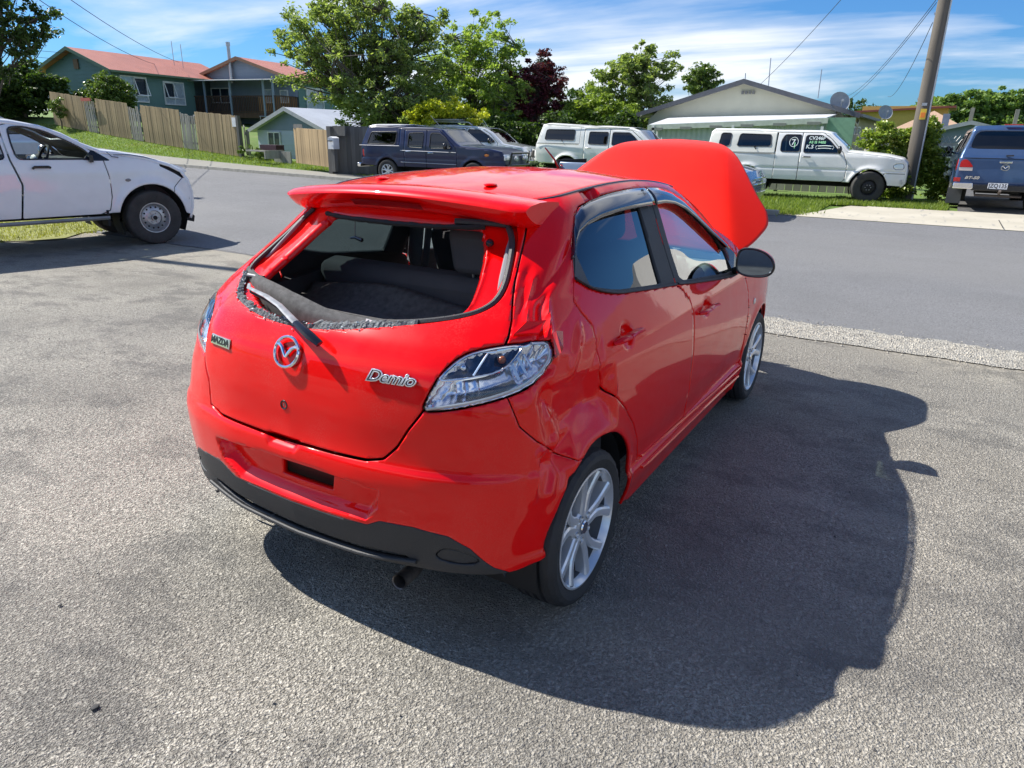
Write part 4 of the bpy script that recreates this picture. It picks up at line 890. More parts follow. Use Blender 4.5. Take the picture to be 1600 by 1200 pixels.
c = b.mix(b.ramp(n2, [(.3, 0.), (.7, 1.)]), (.060, .115, .018), (.15, .24, .035)); c = b.mix(b.math('MULTIPLY', b.ramp(n1, [(.52, 0.), (.72, 1.)]), .7), c, (.22, .19, .09)); c = b.mix(b.math('MULTIPLY', n3, .3), c, (.10, .16, .03))
b.set(Base_Color=c, Roughness=.95); b.l(b.bump(n2, .8, .03), b.b.inputs['Normal']); lawn_m = b.m
b = NB('footpath_asphalt'); n1 = b.noise(1.5, 5); n2 = b.noise(60, 3)
b.set(Base_Color=b.mix(b.math('MULTIPLY', b.math('ADD', n1, n2), .5), (.15, .145, .125), (.30, .29, .25)), Roughness=.9); b.l(b.bump(n2, .3, .01), b.b.inputs['Normal']); path_m = b.m
ys_all = np.concatenate([np.arange(-160, -20, 12), np.arange(-20, 60, 1.0), np.arange(60, 260, 12)])
sheet('ground', np.concatenate([np.arange(-80, -20, 10), np.arange(-20, 4, 2.), np.arange(4, 30, 1.), np.arange(30, 70, 5), np.arange(70, 420, 20)]), ys_all, -.035, lawn_m)
def edge_noise(axis_row, amp, seed, fr=3.):
    def f(X, Y):
        n = amp*(np.sin(Y*fr+seed)+.6*np.sin(Y*fr*2.7+seed*2)+.4*np.sin(Y*fr*6.1+seed))/2; X = X.copy(); X[axis_row] += n[axis_row]; return X, Y
    return f
yy = np.arange(-40, 60, .5)
sheet('yard', [-40, -20, -10, -5, 0, 2, 4, 4.42], yy, 0, yard_m)
sheet('road', np.concatenate([[4.38], np.arange(5, 14.3, .5), [14.33]]), yy, .0035, road_m)
yg = np.arange(-20, 3.2, .06)
sheet('gravel_strip', [4.27, 4.45, 4.7, 4.86], yg, .008, gravel_m, edge=lambda X, Y: (X+np.array([.018, 0, 0, .06])[:, None]*(np.sin(Y*9)+.7*np.sin(Y*23+1)+.5*np.sin(Y*51))/2, Y))
# the loose chips lying on the strip, too many to count
rs = np.random.RandomState(5)
def chips(n, xf, yf, s0, s1, m, name, zoff=.0):
    x = xf(n); y = yf(n); z = terr(x, y)+zoff; s = rs.uniform(s0, s1, n); a = rs.uniform(0, 6.28, n)
    P = [(np.cos(a), np.sin(a), 0*a), (np.cos(a+2.0)*.9, np.sin(a+2.0)*.9, 0*a), (np.cos(a+4.1), np.sin(a+4.1), 0*a), (rs.uniform(-.3, .3, n), rs.uniform(-.3, .3, n), rs.uniform(.5, 1.0, n))]
    V = np.stack([np.stack([x+p[0]*s, y+p[1]*s, z+p[2]*s], 1) for p in P], 1).reshape(-1, 3)
    i = np.arange(n)[:, None]*4; F = np.concatenate([i+np.array([[0, 1, 3]]), i+np.array([[1, 2, 3]]), i+np.array([[2, 0, 3]])])
    o = obj(name, V, F, m, smooth=False); tag(o, kind='stuff'); return o
chips(9000, lambda n: rs.normal(4.58, .16, n).clip(4.2, 5.0), lambda n: rs.uniform(-12, 3, n), .004, .014, mat('chip_stone', (.42, .39, .33), .9, var=.4, vscale=40), 'gravel', .008)
chips(500, lambda n: rs.uniform(-3, 8, n), lambda n: rs.uniform(-6, 10, n), .003, .009, mat('loose_stone', (.10, .095, .09), .9, var=.5, vscale=20), 'grit', .002)
# seam crack along the yard edge further left
b = MB(); y = 3.2; pts = []
while y < 12: pts.append((4.40+.03*math.sin(y*3)+random.uniform(-.02, .02), y, float(terr(4.4, y))+.0045)); y += .12
V = []; 
for (x, yq, z) in pts: w_ = random.uniform(.004, .016); V += [(x-w_, yq, z), (x+w_, yq, z)]
b.add(V, [(2*i, 2*i+1, 2*i+3, 2*i+2) for i in range(len(pts)-1)]); tag(b.obj('pavement_crack', mat('crack_dirt', (.05, .048, .045), .95), smooth=False), kind='structure')
# far side of the road
def kerb(name, y0, y1, mt):
    ys = np.arange(y0, y1+.01, .5); b = MB(); V = []
    for y_ in ys:
        z = float(terr(14.4, y_)); V += [(14.30, y_, z-.05), (14.34, y_, z+.09), (14.46, y_, z+.10), (14.47, y_, z-.05)]
    b.add(V, [(4*i+j, 4*i+4+j, 4*i+5+j, 4*i+1+j) for i in range(len(ys)-1) for j in range(3)]+[(0, 1, 2, 3), (len(V)-1, len(V)-2, len(V)-3, len(V)-4)]); o = b.obj(name, mt, smooth=False); tag(o, kind='structure'); return o
kerb('kerb', 1.35, 6.5, conc_m); kerb('kerb', 12.2, 50, mat('old_kerb', (.22, .215, .19), .9, var=.25))
sheet('driveway', [14.335, 15.0, 16.0, 17.0, 17.4], np.concatenate([np.arange(-30, 0, .5), [.25, .6]]), .012, conc_m, edge=lambda X, Y: (X, np.where(Y > .5, Y+.45-(X-14.33)*.28, Y)))
b = MB()
for y_ in (-2.75, -6.2): b.box((15.86, y_, float(terr(15.9, y_))+.0135), (3.0, .018, .002))
tag(b.obj('driveway_joint', mat('crack_dirt', (.05, .048, .045), .95), smooth=False), kind='structure')
sheet('car_parking', [17.4, 18, 19, 22, 26, 30], np.arange(-20, -1.5, .5), .010, mat('dark_seal', (.085, .083, .08), .9, var=.3, bump=.3, bscale=40))
sheet('footpath', [14.47, 15.0, 15.5, 15.95], np.arange(12, 50, .5), .014, path_m)
sheet('dirt_strip', [14.335, 14.8, 15.3], np.arange(.9, 12.2, .3), .006, mat('bare_dirt', (.16, .145, .115), .95, var=.3, vscale=3, bump=.3, bscale=30), edge=edge_noise(2, .12, 2))
sheet('verge', np.arange(15.3, 19.1, .4), np.concatenate([[.75], np.arange(1, 50, .5)]), .004, lawn_m); sheet('verge', [17.42, 18.2, 19.1], [-1.8, -1, -.2, .74], .004, lawn_m)
sheet('grass_patch', [3.05, 3.5, 4.2, 5.2], np.arange(9.85, 14, .3), .012, mat('dry_grass', (.20, .21, .06), .95, var=.4, vscale=5, bump=.8, bscale=40), edge=lambda X, Y: (X+.15*np.sin(Y*4), Y+np.where(Y < 10, .25*np.sin(X*5)+.12*(X-3), 0)))
def blades(n, xf, yf, h0, h1, m, name, zoff=0):
    x = xf(n); y = yf(n); z = terr(x, y)+zoff; a = rs.uniform(0, 6.28, n); h = rs.uniform(h0, h1, n); w = h*.09+.004; lx = rs.normal(0, .35, n)*h; ly = rs.normal(0, .35, n)*h
    V = np.stack([np.stack([x-np.cos(a)*w, y-np.sin(a)*w, z], 1), np.stack([x+np.cos(a)*w, y+np.sin(a)*w, z], 1), np.stack([x+lx, y+ly, z+h], 1)], 1).reshape(-1, 3)
    o = obj(name, V, np.arange(3*n).reshape(-1, 3), m, smooth=False); tag(o, kind='stuff'); return o
def leafmat(name, c0, c1, trans=.35, gloss=.45):
    if name in MATS: return MATS[name]
    m = bpy.data.materials.new(name); m.use_nodes = True; t = m.node_tree; t.nodes.clear()
    g = t.nodes.new('ShaderNodeNewGeometry'); r = t.nodes.new('ShaderNodeValToRGB'); t.links.new(g.outputs['Random Per Island'], r.inputs[0])
    r.color_ramp.elements[0].color = tuple(c0)+(1,); r.color_ramp.elements[1].color = tuple(c1)+(1,)
    p = t.nodes.new('ShaderNodeBsdfPrincipled'); p.inputs['Roughness'].default_value = gloss; t.links.new(r.outputs[0], p.inputs['Base Color']); p.inputs['Specular IOR Level'].default_value = .35
    tl = t.nodes.new('ShaderNodeBsdfTranslucent'); mu = t.nodes.new('ShaderNodeMixRGB'); mu.blend_type = 'MULTIPLY'; mu.inputs[0].default_value = 1; mu.inputs[2].default_value = (1.5, 1.6, .7, 1); t.links.new(r.outputs[0], mu.inputs[1]); t.links.new(mu.outputs[0], tl.inputs[0])
    mx = t.nodes.new('ShaderNodeMixShader'); mx.inputs[0].default_value = trans; t.links.new(p.outputs[0], mx.inputs[1]); t.links.new(tl.outputs[0], mx.inputs[2])
    o = t.nodes.new('ShaderNodeOutputMaterial'); t.links.new(mx.outputs[0], o.inputs[0]); MATS[name] = m; return m
grass_m = leafmat('grass_blade', (.09, .15, .025), (.28, .34, .07))
blades(26000, lambda n: rs.uniform(16.0, 17.9, n), lambda n: rs.uniform(13, 40, n), .03, .09, grass_m, 'verge_grass')
blades(28000, lambda n: rs.uniform(15.3, 19.0, n), lambda n: rs.uniform(.7, 9, n), .03, .11, grass_m, 'verge_grass'); blades(9000, lambda n: rs.uniform(17.3, 19.2, n), lambda n: rs.uniform(-1.8, .8, n), .03, .12, grass_m, 'verge_grass')
blades(2500, lambda n: rs.normal(14.9, .22, n), lambda n: rs.choice([1.7, 2.1, 1.3], n)+rs.normal(0, .22, n), .04, .14, grass_m, 'weeds')
blades(1500, lambda n: rs.normal(14.7, .2, n), lambda n: rs.normal(12.3, .5, n), .04, .12, grass_m, 'weeds')
blades(6000, lambda n: rs.uniform(3.0, 5.2, n), lambda n: rs.uniform(10.0, 13.5, n), .02, .07, leafmat('dry_blade', (.16, .17, .03), (.34, .33, .10)), 'dry_grass')

# ================================================================== VEHICLES
def inset_side(P, prof, r): return sd(P, prof)+r
def vehicle(name, label, loc, rz, S):
    root = empty(name, label, S.get('cat', 'ute'), loc, rz)
    prof = np.array(S['prof'], float); Wz = S['W']; xf, xr = prof[:, 0].max(), prof[:, 0].min(); step = S.get('step', .035); r = S.get('r', .05); tf, tr = S.get('taper', (.10, .05))
    def W(x, z):
        w = np.interp(z, Wz[0], Wz[1]); w = w-tf*np.clip((x-(xf-.75))/.75, 0, 1)**2.2-tr*np.clip(((xr+.5)-x)/.5, 0, 1)**2
        for ax, ar in S['arches']: w = w+S.get('flare', .02)*np.exp(-((np.hypot(x-ax, z-S['wr'])-ar-.02)/.05)**2)
        for c in S.get('crease', ()): w = w-.012*np.exp(-((z-c)/.02)**2)
        return w
    xs = np.arange(xr-.02, xf+.03, step); zs = np.arange(.15, prof[:, 1].max()+.05, step)
    X, Z = np.meshgrid(xs, zs, indexing='ij'); P = np.stack([X.ravel(), Z.ravel()], 1)
    fP = lambda Q: inset_side(Q, prof, r)
    body = None
    paint, glass = S['paint'], S.get('glass', glass_dark)
    for s in (1, -1):
        Y = -s*W(P[:, 0], P[:, 1]); T = grid_tris(len(xs), len(zs)); T = T if s > 0 else T[:, ::-1]
        M = (np.stack([P[:, 0], Y, P[:, 1]], 1), P, T); M = clip(M, fP(P))
        for ax, ar in S['arches']: M = clip(M, ar-np.hypot(M[1][:, 0]-ax, M[1][:, 1]-S['wr']))
        M = clip(M, S['sill']-M[1][:, 1]) if 'sill' in S else M
        # windows first, then doors
        wins = []
        for poly in S['wins']:
            pl_ = rnd(poly, .06); g = clip(M, sd(M[1], pl_)); M = clip(M, -sd(M[1], pl_)); wins.append((g, pl_))
        holes = []
        for hname, poly, hm, dp in S.get('side_lamps', ()):
            pl_ = chaikin(poly, 1); g = clip(M, sd(M[1], pl_)+.004); M = clip(M, -sd(M[1], pl_)+.004); V = g[0].copy(); V[:, 1] += s*dp; obj(hname, V, g[2], hm, root, thick=.01)
        doors = []
        rest_f = np.full(len(M[1]), 1e9)
        for dn, poly in S.get('panels', ()):
            f = sd(M[1], poly); d = clip(M, f+S.get('gap', .006)); doors.append(obj(dn, d[0], d[2], S.get('panel_mats', {}).get(dn, paint), root, thick=.012, lining=S.get('lining', dark_in))); rest_f = np.minimum(rest_f, f)
        if S.get('panels'): M = clip(M, -rest_f+S.get('gap', .006))
        body = M if body is None else cat(body, M)
        for g, pl_ in wins:
            if S.get('glazed', True) and len(g[2]):
                V = g[0].copy(); V[:, 1] += s*.012; par = root
                for dn, d in zip([p for p in S.get('panels', ())], doors):
                    if sd(np.array([pl_.mean(0)]), dn[1])[0] < 0: par = d
                obj('window_glass', V, g[2], glass, par)
            b = MB(); pp = pl_; b.tube([(p[0], -s*(float(W(p[0], p[1]))+.001), p[1]) for p in list(pp)+[pp[0]]], .011, 5, caps=False); b.obj('window_seal', S.get('seal', black_trim), root)
        for (hx, hz) in S.get('handles', ()):
            yv = -s*(float(W(hx, hz))+.016); b = MB(); b.tube([(hx-.09, yv, hz), (hx-.07, yv-s*.012, hz), (hx+.07, yv-s*.012, hz), (hx+.09, yv, hz)], .014, 6); b.obj('door_handle', S.get('handle_m', gloss_black), root)
        if 'mirror' in S and not (S.get('mirror_side') == 'far' and s > 0):
            mx, mz = S['mirror']; yv = -s*(float(W(mx, mz))); b = MB(); b.sphere((mx+.02, yv-s*.16, mz+.08), .12, 2, (.45, .75, .85)); b.tube([(mx, yv, mz), (mx+.02, yv-s*.10, mz+.05)], .025, 6); b.obj('door_mirror', S.get('mirror_m', gloss_black), root)
    # strip that closes the car from nose over the roof to the tail
    top = S['top']; seg = []
    pts = np.array(top, float); L = [0]
    dense = []
    for i in range(len(pts)-1):
        n = max(2, int(np.linalg.norm(pts[i+1]-pts[i])/(step*1.6))); 
        for k in range(n): dense.append(pts[i]+(pts[i+1]-pts[i])*k/n)
    dense.append(pts[-1]); dense = np.array(dense); sarc = np.concatenate([[0], np.cumsum(np.linalg.norm(np.diff(dense, axis=0), axis=1))])
    tang = np.gradient(dense, axis=0); tang /= np.linalg.norm(tang, axis=1)[:, None]+1e-9
    for _ in range(S.get('smooth', 1)): tang[1:-1] = (tang[:-2]+tang[1:-1]*2+tang[2:])/4
    nrm = np.stack([-tang[:, 1], tang[:, 0]], 1)
    nrm /= np.linalg.norm(nrm, axis=1)[:, None]
    c0 = prof.mean(0); 
    if ((dense-c0)*nrm).sum() < 0: nrm = -nrm
    aa = np.linspace(0, math.pi/2, 6); V, PP = [], []
    for i, (p, n) in enumerate(zip(dense, nrm)):
        q = p-n*r; w = float(W(q[0], q[1])); ys = [(-w+r*(1-math.sin(a)) if 0 else None) for a in aa]
        row = []
        for a in aa[::-1]: row.append((-(w-r+r*math.sin(a)), r*(1-math.cos(a))))
        for t in np.linspace(-1, 1, 15)[1:-1]: row.append((t*(w-r), 0))
        for a in aa: row.append(((w-r+r*math.sin(a)), r*(1-math.cos(a))))
        for (yv, dep) in row:
            cr = S.get('crown', .02)*max(0, 1-(yv/w)**2)*(1 if n[1] > .3 else .6) ; base = p-n*dep+n*cr
            V.append((base[0], yv, base[1])); PP.append((sarc[i], yv))
    nrow = len(row); M = (np.array(V), np.array(PP), grid_tris(len(dense), nrow))
    # orient outward
    T0 = M[2][len(M[2])//4]; nn = np.cross(M[0][T0[1]]-M[0][T0[0]], M[0][T0[2]]-M[0][T0[0]]); cc = M[0][T0].mean(0)
    out = np.array([cc[0]-c0[0], 0, cc[2]-c0[1]])
    if nn @ out < 0: M = (M[0], M[1], M[2][:, ::-1])
    node = [sarc[np.argmin(np.linalg.norm(dense-np.array(p), axis=1))] for p in pts]
    for (i0, i1, wy, m0, m1, nm, mt) in S.get('top_glass', ()):
        sa, sb = node[i0]+m0, node[i1]-m1; zi, zj = pts[i0][1], pts[i1][1]; wa, wb = wy
        poly = rnd([(sa, -wa), (sb, -wb), (sb, wb), (sa, wa)], .12)
        g = clip(M, sd(M[1], poly)); M = clip(M, -sd(M[1], poly)); obj(nm, g[0], g[2], mt, root)
        b = MB(); 
    for (i0, i1, nm, mt) in S.get('top_parts', ()):
        sa, sb = node[i0], node[i1]; poly = [(sa, -3), (sb, -3), (sb, 3), (sa, 3)]
        g = clip(M, sd(M[1], poly)+.004); M = clip(M, -sd(M[1], poly)+.004); obj(nm, g[0], g[2], mt, root, thick=.012)
    body = cat(body, M)
    obj('body', body[0], body[2], paint, root, thick=.012, lining=S.get('lining', dark_in))
    for wx in S['wheels']:
        for s in (1, -1): wheel('wheel', wx, -S['track']*s, s, root, r=S['wr'], w=S.get('ww', .23), rimr=S.get('rimr', .2), style=S.get('wstyle', 'steel'), tyre_m=rubber_dusty, rim_m=S.get('rim_m', alloy), hi=S.get('hi', False), spokes=S.get('spokes', 5), steer=S.get('steer', 0) if wx > 1 else 0)
    for ax, ar in S['arches']:
        for s in (1, -1):
            V = []; k = 14
            for i in range(k+1):
                q = math.pi*(1.15-1.3*i/k)
                for yv in (S['track']+.10, S['track']-.22): V.append((ax+ar*math.cos(q), -s*yv, S['wr']+ar*math.sin(q)))
            b = MB(); b.add(V, [(2*i, 2*i+1, 2*i+3, 2*i+2) for i in range(k)]); b.obj('wheel_arch_liner', black_matt, root)
    b = MB(); b.box(((xf+xr)/2, 0, S.get('floor', .55)), (xf-xr-.9, 1.45, .12)); b.box(((xf+xr)/2, 0, S.get('floor', .55)-.16), (xf-xr-.6, .8, .12)); b.obj('chassis', black_matt, root, smooth=False)
    if S.get('seats'):
        for sx in S['seats']:
            b = MB(); R = Matrix.Rotation(-.25, 3, 'Y')
            for q in (-.38, .38): b.box(Vector((sx, q, S['floor']+.45))+R @ Vector((0, 0, .2)), (.14, .50, .66), R); b.box((sx+.28, q, S['floor']+.22), (.5, .5, .16))
            b.obj('seats', S.get('seat_m', seat_m), root, bevel=.03)
    return root, W
def rect(x0, z0, x1, z1): return [(x0, z0), (x1, z0), (x1, z1), (x0, z1)]
def tubes(root, name, m, paths, r, k=6):
    b = MB()
    for p in paths: b.tube(p, r, k)
    return b.obj(name, m, root)
white_p = mat('white_car_paint', (.80, .81, .82), .28, coat=.8, var=.03)
white_dusty = mat('dusty_white_paint', (.78, .78, .76), .38, coat=.5, var=.06, vscale=3)
navy_p = mat('navy_car_paint', (.004, .011, .055), .3, coat=.45, var=.15)
blue_p = mat('slate_blue_car_paint', (.055, .105, .22), .25, metal=.35, coat=1.0, var=.06)
silver_p = mat('silver_car_paint', (.40, .45, .52), .25, metal=.5, coat=1.0, var=.05)
cream_p = mat('cream_canopy', (.72, .71, .64), .4, coat=.4, var=.04)
chrome_bar = chrome
glass_far = glass_mat('dark_window_glass', (.09, .11, .12), 1.3)
lamp_clear = mat('clear_headlamp', (.70, .74, .78), .12, metal=.4, coat=1.)

# ---- 1. damaged white ute at the left
WU = ([.2, .40, .55, .80, 1.05, 1.18, 1.28, 1.45, 1.60, 1.72], [.86, .905, .925, .93, .925, .905, .86, .80, .74, .66])
top1 = [(3.80, .33), (3.86, .50), (3.87, .72), (3.82, .90), (3.72, 1.05), (3.55, 1.14), (3.20, 1.25), (2.85, 1.31), (2.66, 1.33), (2.45, 1.42), (2.25, 1.54), (2.02, 1.63), (1.70, 1.69), (1.0, 1.73), (.45, 1.71), (.25, 1.60), (.15, 1.28), (.14, 1.10)]
prof1 = top1+[(-1.25, 1.10), (-1.30, .55), (-1.0, .45), (.2, .40), (2.5, .43), (3.0, .45), (3.6, .42)]
ute1, W1 = vehicle('damaged_ute', 'white double cab ute with crushed front corner and open windows at the left edge', (1.352, 9.804, 0), math.radians(-13), dict(
    prof=prof1, top=top1, W=WU, arches=[(3.22, .475), (0, .475)], wr=.385, ww=.265, rimr=.215, track=.80, wheels=(0, 3.22), sill=.405, paint=white_p, glazed=False, step=.024, r=.05, hi=True, rim_m=mat('grey_steel_rim', (.42, .43, .44), .38, metal=.7), seal=gloss_black, flare=.028,
    wins=[[(1.66, 1.215), (1.64, 1.40), (1.645, 1.60), (1.80, 1.615), (2.02, 1.57), (2.25, 1.46), (2.45, 1.34), (2.56, 1.21)], [(.55, 1.215), (.52, 1.55), (.70, 1.63), (1.50, 1.62), (1.53, 1.215)]],
    side_lamps=[('headlamp_hole', [(3.36, 1.125), (3.50, 1.155), (3.66, 1.09), (3.76, .96), (3.72, .92), (3.62, .99), (3.50, 1.055)], black_matt, .03)],
    panels=[('front_door', [(1.58, .47), (1.66, .90), (1.585, 1.20), (1.555, 1.62), (1.70, 1.66), (2.04, 1.61), (2.28, 1.50), (2.48, 1.37), (2.66, 1.20), (2.70, .95), (2.69, .70), (2.64, .52), (2.52, .475)]), ('rear_door', [(.62, .47), (.42, .80), (.40, 1.20), (.44, 1.62), (.65, 1.665), (1.55, 1.66), (1.575, 1.20), (1.65, .90), (1.57, .47)]),
            ('front_bumper', [(3.56, .80), (3.72, .945), (3.95, .90), (3.95, .2), (3.3, .2), (3.5, .5)])],
    top_glass=[(9, 12, (.66, .58), .02, .06, 'windscreen', glass_clear)], floor=.62, crown=.03, seats=(1.15, .35), lining=mat('cab_lining', (.30, .31, .33), .8)))
b = MB(); b.tube([(1.80, -.94, 1.10), (1.82, -.955, 1.12), (1.98, -.955, 1.12), (2.0, -.94, 1.11)], .017, 8); b.obj('door_handle', gloss_black, ute1)
b = MB(); b.hexa([(2.42, -.90, 1.20), (2.72, -.905, 1.17), (2.74, -.90, 1.20), (2.55, -.84, 1.335)]+[(2.42, -.86, 1.20), (2.72, -.87, 1.17), (2.74, -.86, 1.20), (2.55, -.81, 1.335)]); b.box((2.50, -.93, 1.215), (.05, .06, .09)); b.obj('mirror_stub', gloss_black, ute1, smooth=False)
b = MB(); b.sphere((2.93, -.935, .925), .030, 2, (1.3, .35, .7)); b.obj('side_repeater', mat('grey_lens', (.25, .24, .23), .2), ute1)
b = MB(); b.box((2.60, -.86, .50), (.02, .10, .28)); b.box((2.60, -.80, .42), (.03, .26, .22)); b.obj('mud_flap', black_matt, ute1, smooth=False)
tubes(ute1, 'side_step', mat('grimy_step', (.30, .30, .28), .5, metal=.4), [[(.4, -.915, .405), (2.62, -.915, .425)]], .028)
b = MB(); b.hexa([(3.72, -.62, .36), (3.93, -.60, .34), (3.91, -.60, .25), (3.80, -.62, .28)]+[(3.72, -.5, .40), (3.90, -.5, .40), (3.90, -.5, .30), (3.80, -.5, .30)]); b.obj('torn_bumper_bracket', black_matt, ute1, smooth=False)
b = MB(); b.hexa([(3.60, -.80, 1.10), (3.78, -.70, 1.04), (3.84, -.66, .99), (3.66, -.80, 1.02)]+[(3.60, -.80, 1.13), (3.80, -.70, 1.075), (3.87, -.66, 1.02), (3.66, -.80, 1.06)]); b.obj('torn_bonnet_edge', white_p, ute1, smooth=False)
b = MB(); b.box((3.60, -.70, .95), (.18, .16, .10)); b.box((3.5, 0, .8), (.5, 1.2, .35)); b.obj('engine_bay', mat('engine_grey', (.05, .05, .055), .6, metal=.3), ute1, smooth=False)
b = MB(); Rw = Matrix.Rotation(math.radians(-65), 3, 'Y'); b.tube([Vector((2.06, -.40, 1.20))+Rw @ Vector((.19*math.cos(a), .19*math.sin(a), 0)) for a in np.linspace(0, 2*math.pi, 29)], .016, 8, caps=False); b.tube([(2.06, -.40, 1.20), (2.2, -.40, 1.1)], .04, 6); b.obj('steering_wheel', black_matt, ute1)
b = MB(); b.box((2.30, 0, 1.12), (.35, 1.5, .20)); b.sphere((2.10, -.05, 1.20), .09, 2, (.4, 1, .7)); b.sphere((2.12, .25, 1.19), .08, 2, (.4, 1, .7)); b.obj('dashboard', dark_in, ute1)
b = MB(); b.sphere((2.05, -.02, 1.16), .10, 2, (.5, 1, .9)); b.sphere((2.08, .36, 1.15), .08, 2, (.5, 1, .9)); b.obj('deployed_airbag', white_plastic, ute1)
b = MB(); b.sphere((2.42, 1.05, 1.26), .14, 2, (.4, .9, .75)); b.tube([(2.42, .90, 1.2), (2.42, 1.0, 1.24)], .03, 6); b.obj('door_mirror', gloss_black, ute1)
tubes(ute1, 'crack_line', gloss_black, [[(2.80, -.905, 1.265), (3.02, -.90, 1.265), (3.20, -.895, 1.235), (3.36, -.88, 1.19), (3.52, -.85, 1.135)], [(2.72, -.90, 1.30), (2.78, -.90, 1.24), (2.86, -.90, 1.23)]], .005)
b = MB(); b.hexa([(3.775, -.86, .62), (3.86, -.72, .60), (3.86, -.72, .70), (3.79, -.84, .72)]+[(3.78, -.80, .62), (3.84, -.68, .60), (3.84, -.68, .70), (3.78, -.80, .72)]); b.obj('fog_lamp_recess', black_matt, ute1, smooth=False)

# ---- 2. white extended cab ute across the road
WB = ([.2, .40, .60, .85, 1.10, 1.20, 1.45, 1.62, 1.75], [.78, .81, .835, .845, .84, .815, .765, .72, .66])
top2 = [(3.74, .40), (3.82, .50), (3.82, .80), (3.79, .98), (3.68, 1.09), (3.33, 1.165), (2.80, 1.215), (2.44, 1.24), (2.33, 1.36), (2.13, 1.52), (1.95, 1.67), (1.75, 1.71), (.90, 1.715), (.74, 1.71), (.0, 1.735), (-.98, 1.735), (-1.07, 1.66), (-1.14, 1.10), (-1.12, .50)]
prof2 = top2+[(-.9, .47), (.6, .46), (2.48, .44), (3.6, .40)]
ute2, W2 = vehicle('extended_cab_ute', 'lifted white extended cab ute with marker writing on its windows, parked by the leafy bush', (18.92, 3.05, .15), math.radians(-88), dict(
    prof=prof2, top=top2, W=WB, arches=[(2.99, .435), (0, .43)], wr=.385, ww=.27, rimr=.20, track=.755, wheels=(0, 2.99), sill=.445, paint=white_dusty, glass=glass_far, step=.03, r=.045, rim_m=mat('black_steel_rim', (.03, .03, .032), .6, metal=.3), flare=.03, crease=(.78,), steer=.28,
    wins=[[(1.37, 1.175), (1.38, 1.60), (1.76, 1.60), (1.96, 1.48), (2.26, 1.18)], [(.80, 1.19), (.79, 1.45), (.86, 1.61), (1.27, 1.61), (1.28, 1.185)], [(.55, 1.31), (.52, 1.60), (-.28, 1.62), (-.33, 1.30)], [(-.52, 1.30), (-.50, 1.62), (-.78, 1.63), (-.82, 1.30)]],
    panels=[('front_door', [(1.29, .49), (1.30, 1.66), (1.80, 1.655), (2.02, 1.50), (2.33, 1.18), (2.45, .90), (2.44, .55), (2.38, .49)]), ('rear_half_door', [(.68, .49), (.69, 1.66), (1.30, 1.66), (1.285, .49)]), ('canopy', [(.665, 1.135), (.665, 1.8), (-1.3, 1.8), (-1.3, 1.135)]), ('front_bumper', [(3.31, .73), (4, .73), (4, .2), (3.31, .2)])],
    panel_mats={'canopy': cream_p}, side_lamps=[('headlamp', [(3.50, .835), (3.49, .95), (3.64, .975), (3.72, .96), (3.74, .83)], lamp_clear, .004)],
    top_glass=[(7, 10, (.64, .58), .02, .05, 'windscreen', glass_far)], handles=[(1.47, 1.075)], mirror=(2.22, 1.18), floor=.58, seats=(1.15,)))
b = MB(); b.box((3.80, 0, .86), (.05, .9, .16)); b.obj('grille', gloss_black, ute2, smooth=False)
b = MB()
for s in (1, -1): b.hexa([(3.70, -s*.80, .50), (3.78, -s*.72, .50), (3.78, -s*.72, .60), (3.70, -s*.80, .60)]+[(3.69, -s*.77, .50), (3.76, -s*.70, .50), (3.76, -s*.70, .60), (3.69, -s*.77, .60)])
b.obj('indicator_lens', mat('cloudy_lens', (.6, .6, .58), .3), ute2, smooth=False)
tubes(ute2, 'canopy_seam', mat('seam_grey', (.25, .25, .24), .6), [[(.665, -.845, 1.13), (-1.12, -.82, 1.13)]], .008)
b = MB(); b.box((.15, -.80, 1.30), (.03, .03, .03)); b.tube([(.13, -.83, 1.30), (.18, -.84, 1.23)], .012, 5); b.obj('canopy_latch', gloss_black, ute2)
chalk = mat('marker_pen', (.80, .86, .84), .6); chalk_g = mat('green_marker_pen', (.35, .75, .40), .6)
def side_text(root, W, s, x, z, size, m, slant=0, y_off=.006):
    y_ = -float(W(x, z))-y_off; n = Vector((0, -1, .18)).normalized(); r_ = Vector((1, 0, 0)); up = n.cross(r_)
    return text_mesh('window_writing', s, size, (Vector((x, y_, z)), r_, up, n), m, root, .0008, slant, 1.0, 0, 1.05, .003)
side_text(ute2, W2, 'CV246P', 1.65, 1.53, .115, chalk); side_text(ute2, W2, 'AS IS $400', 1.67, 1.43, .085, chalk_g); side_text(ute2, W2, 'K.S', 1.50, 1.32, .13, chalk, .1)
b = MB(); yv = lambda x, z: -float(W2(x, z))-.006
b.tube([(x_, yv(x_, z_), z_) for x_, z_ in ((1.68, 1.36), (1.64, 1.31), (1.68, 1.26))], .006, 5); b.tube([(x_, yv(x_, z_), z_) for x_, z_ in ((2.04, 1.36), (2.08, 1.31), (2.04, 1.26))], .006, 5)
for dz in (-.03, .03): b.tube([(x_, yv(x_, 1.31), 1.31+dz+.012*math.sin((x_-1.7)*9)) for x_ in np.linspace(1.70, 2.02, 7)], .010, 5)
b.obj('window_writing', chalk, ute2)
b = MB(); b.tube([(1.10+.105*math.cos(a), yv(1.1, 1.43+.115*math.sin(a)), 1.43+.115*math.sin(a)) for a in np.linspace(0, 2*math.pi, 25)], .008, 5, caps=False); b.obj('window_writing', chalk, ute2)
side_text(ute2, W2, '7', 1.09, 1.42, .20, chalk); side_text(ute2, W2, '1', 1.13, 1.34, .20, chalk_g)

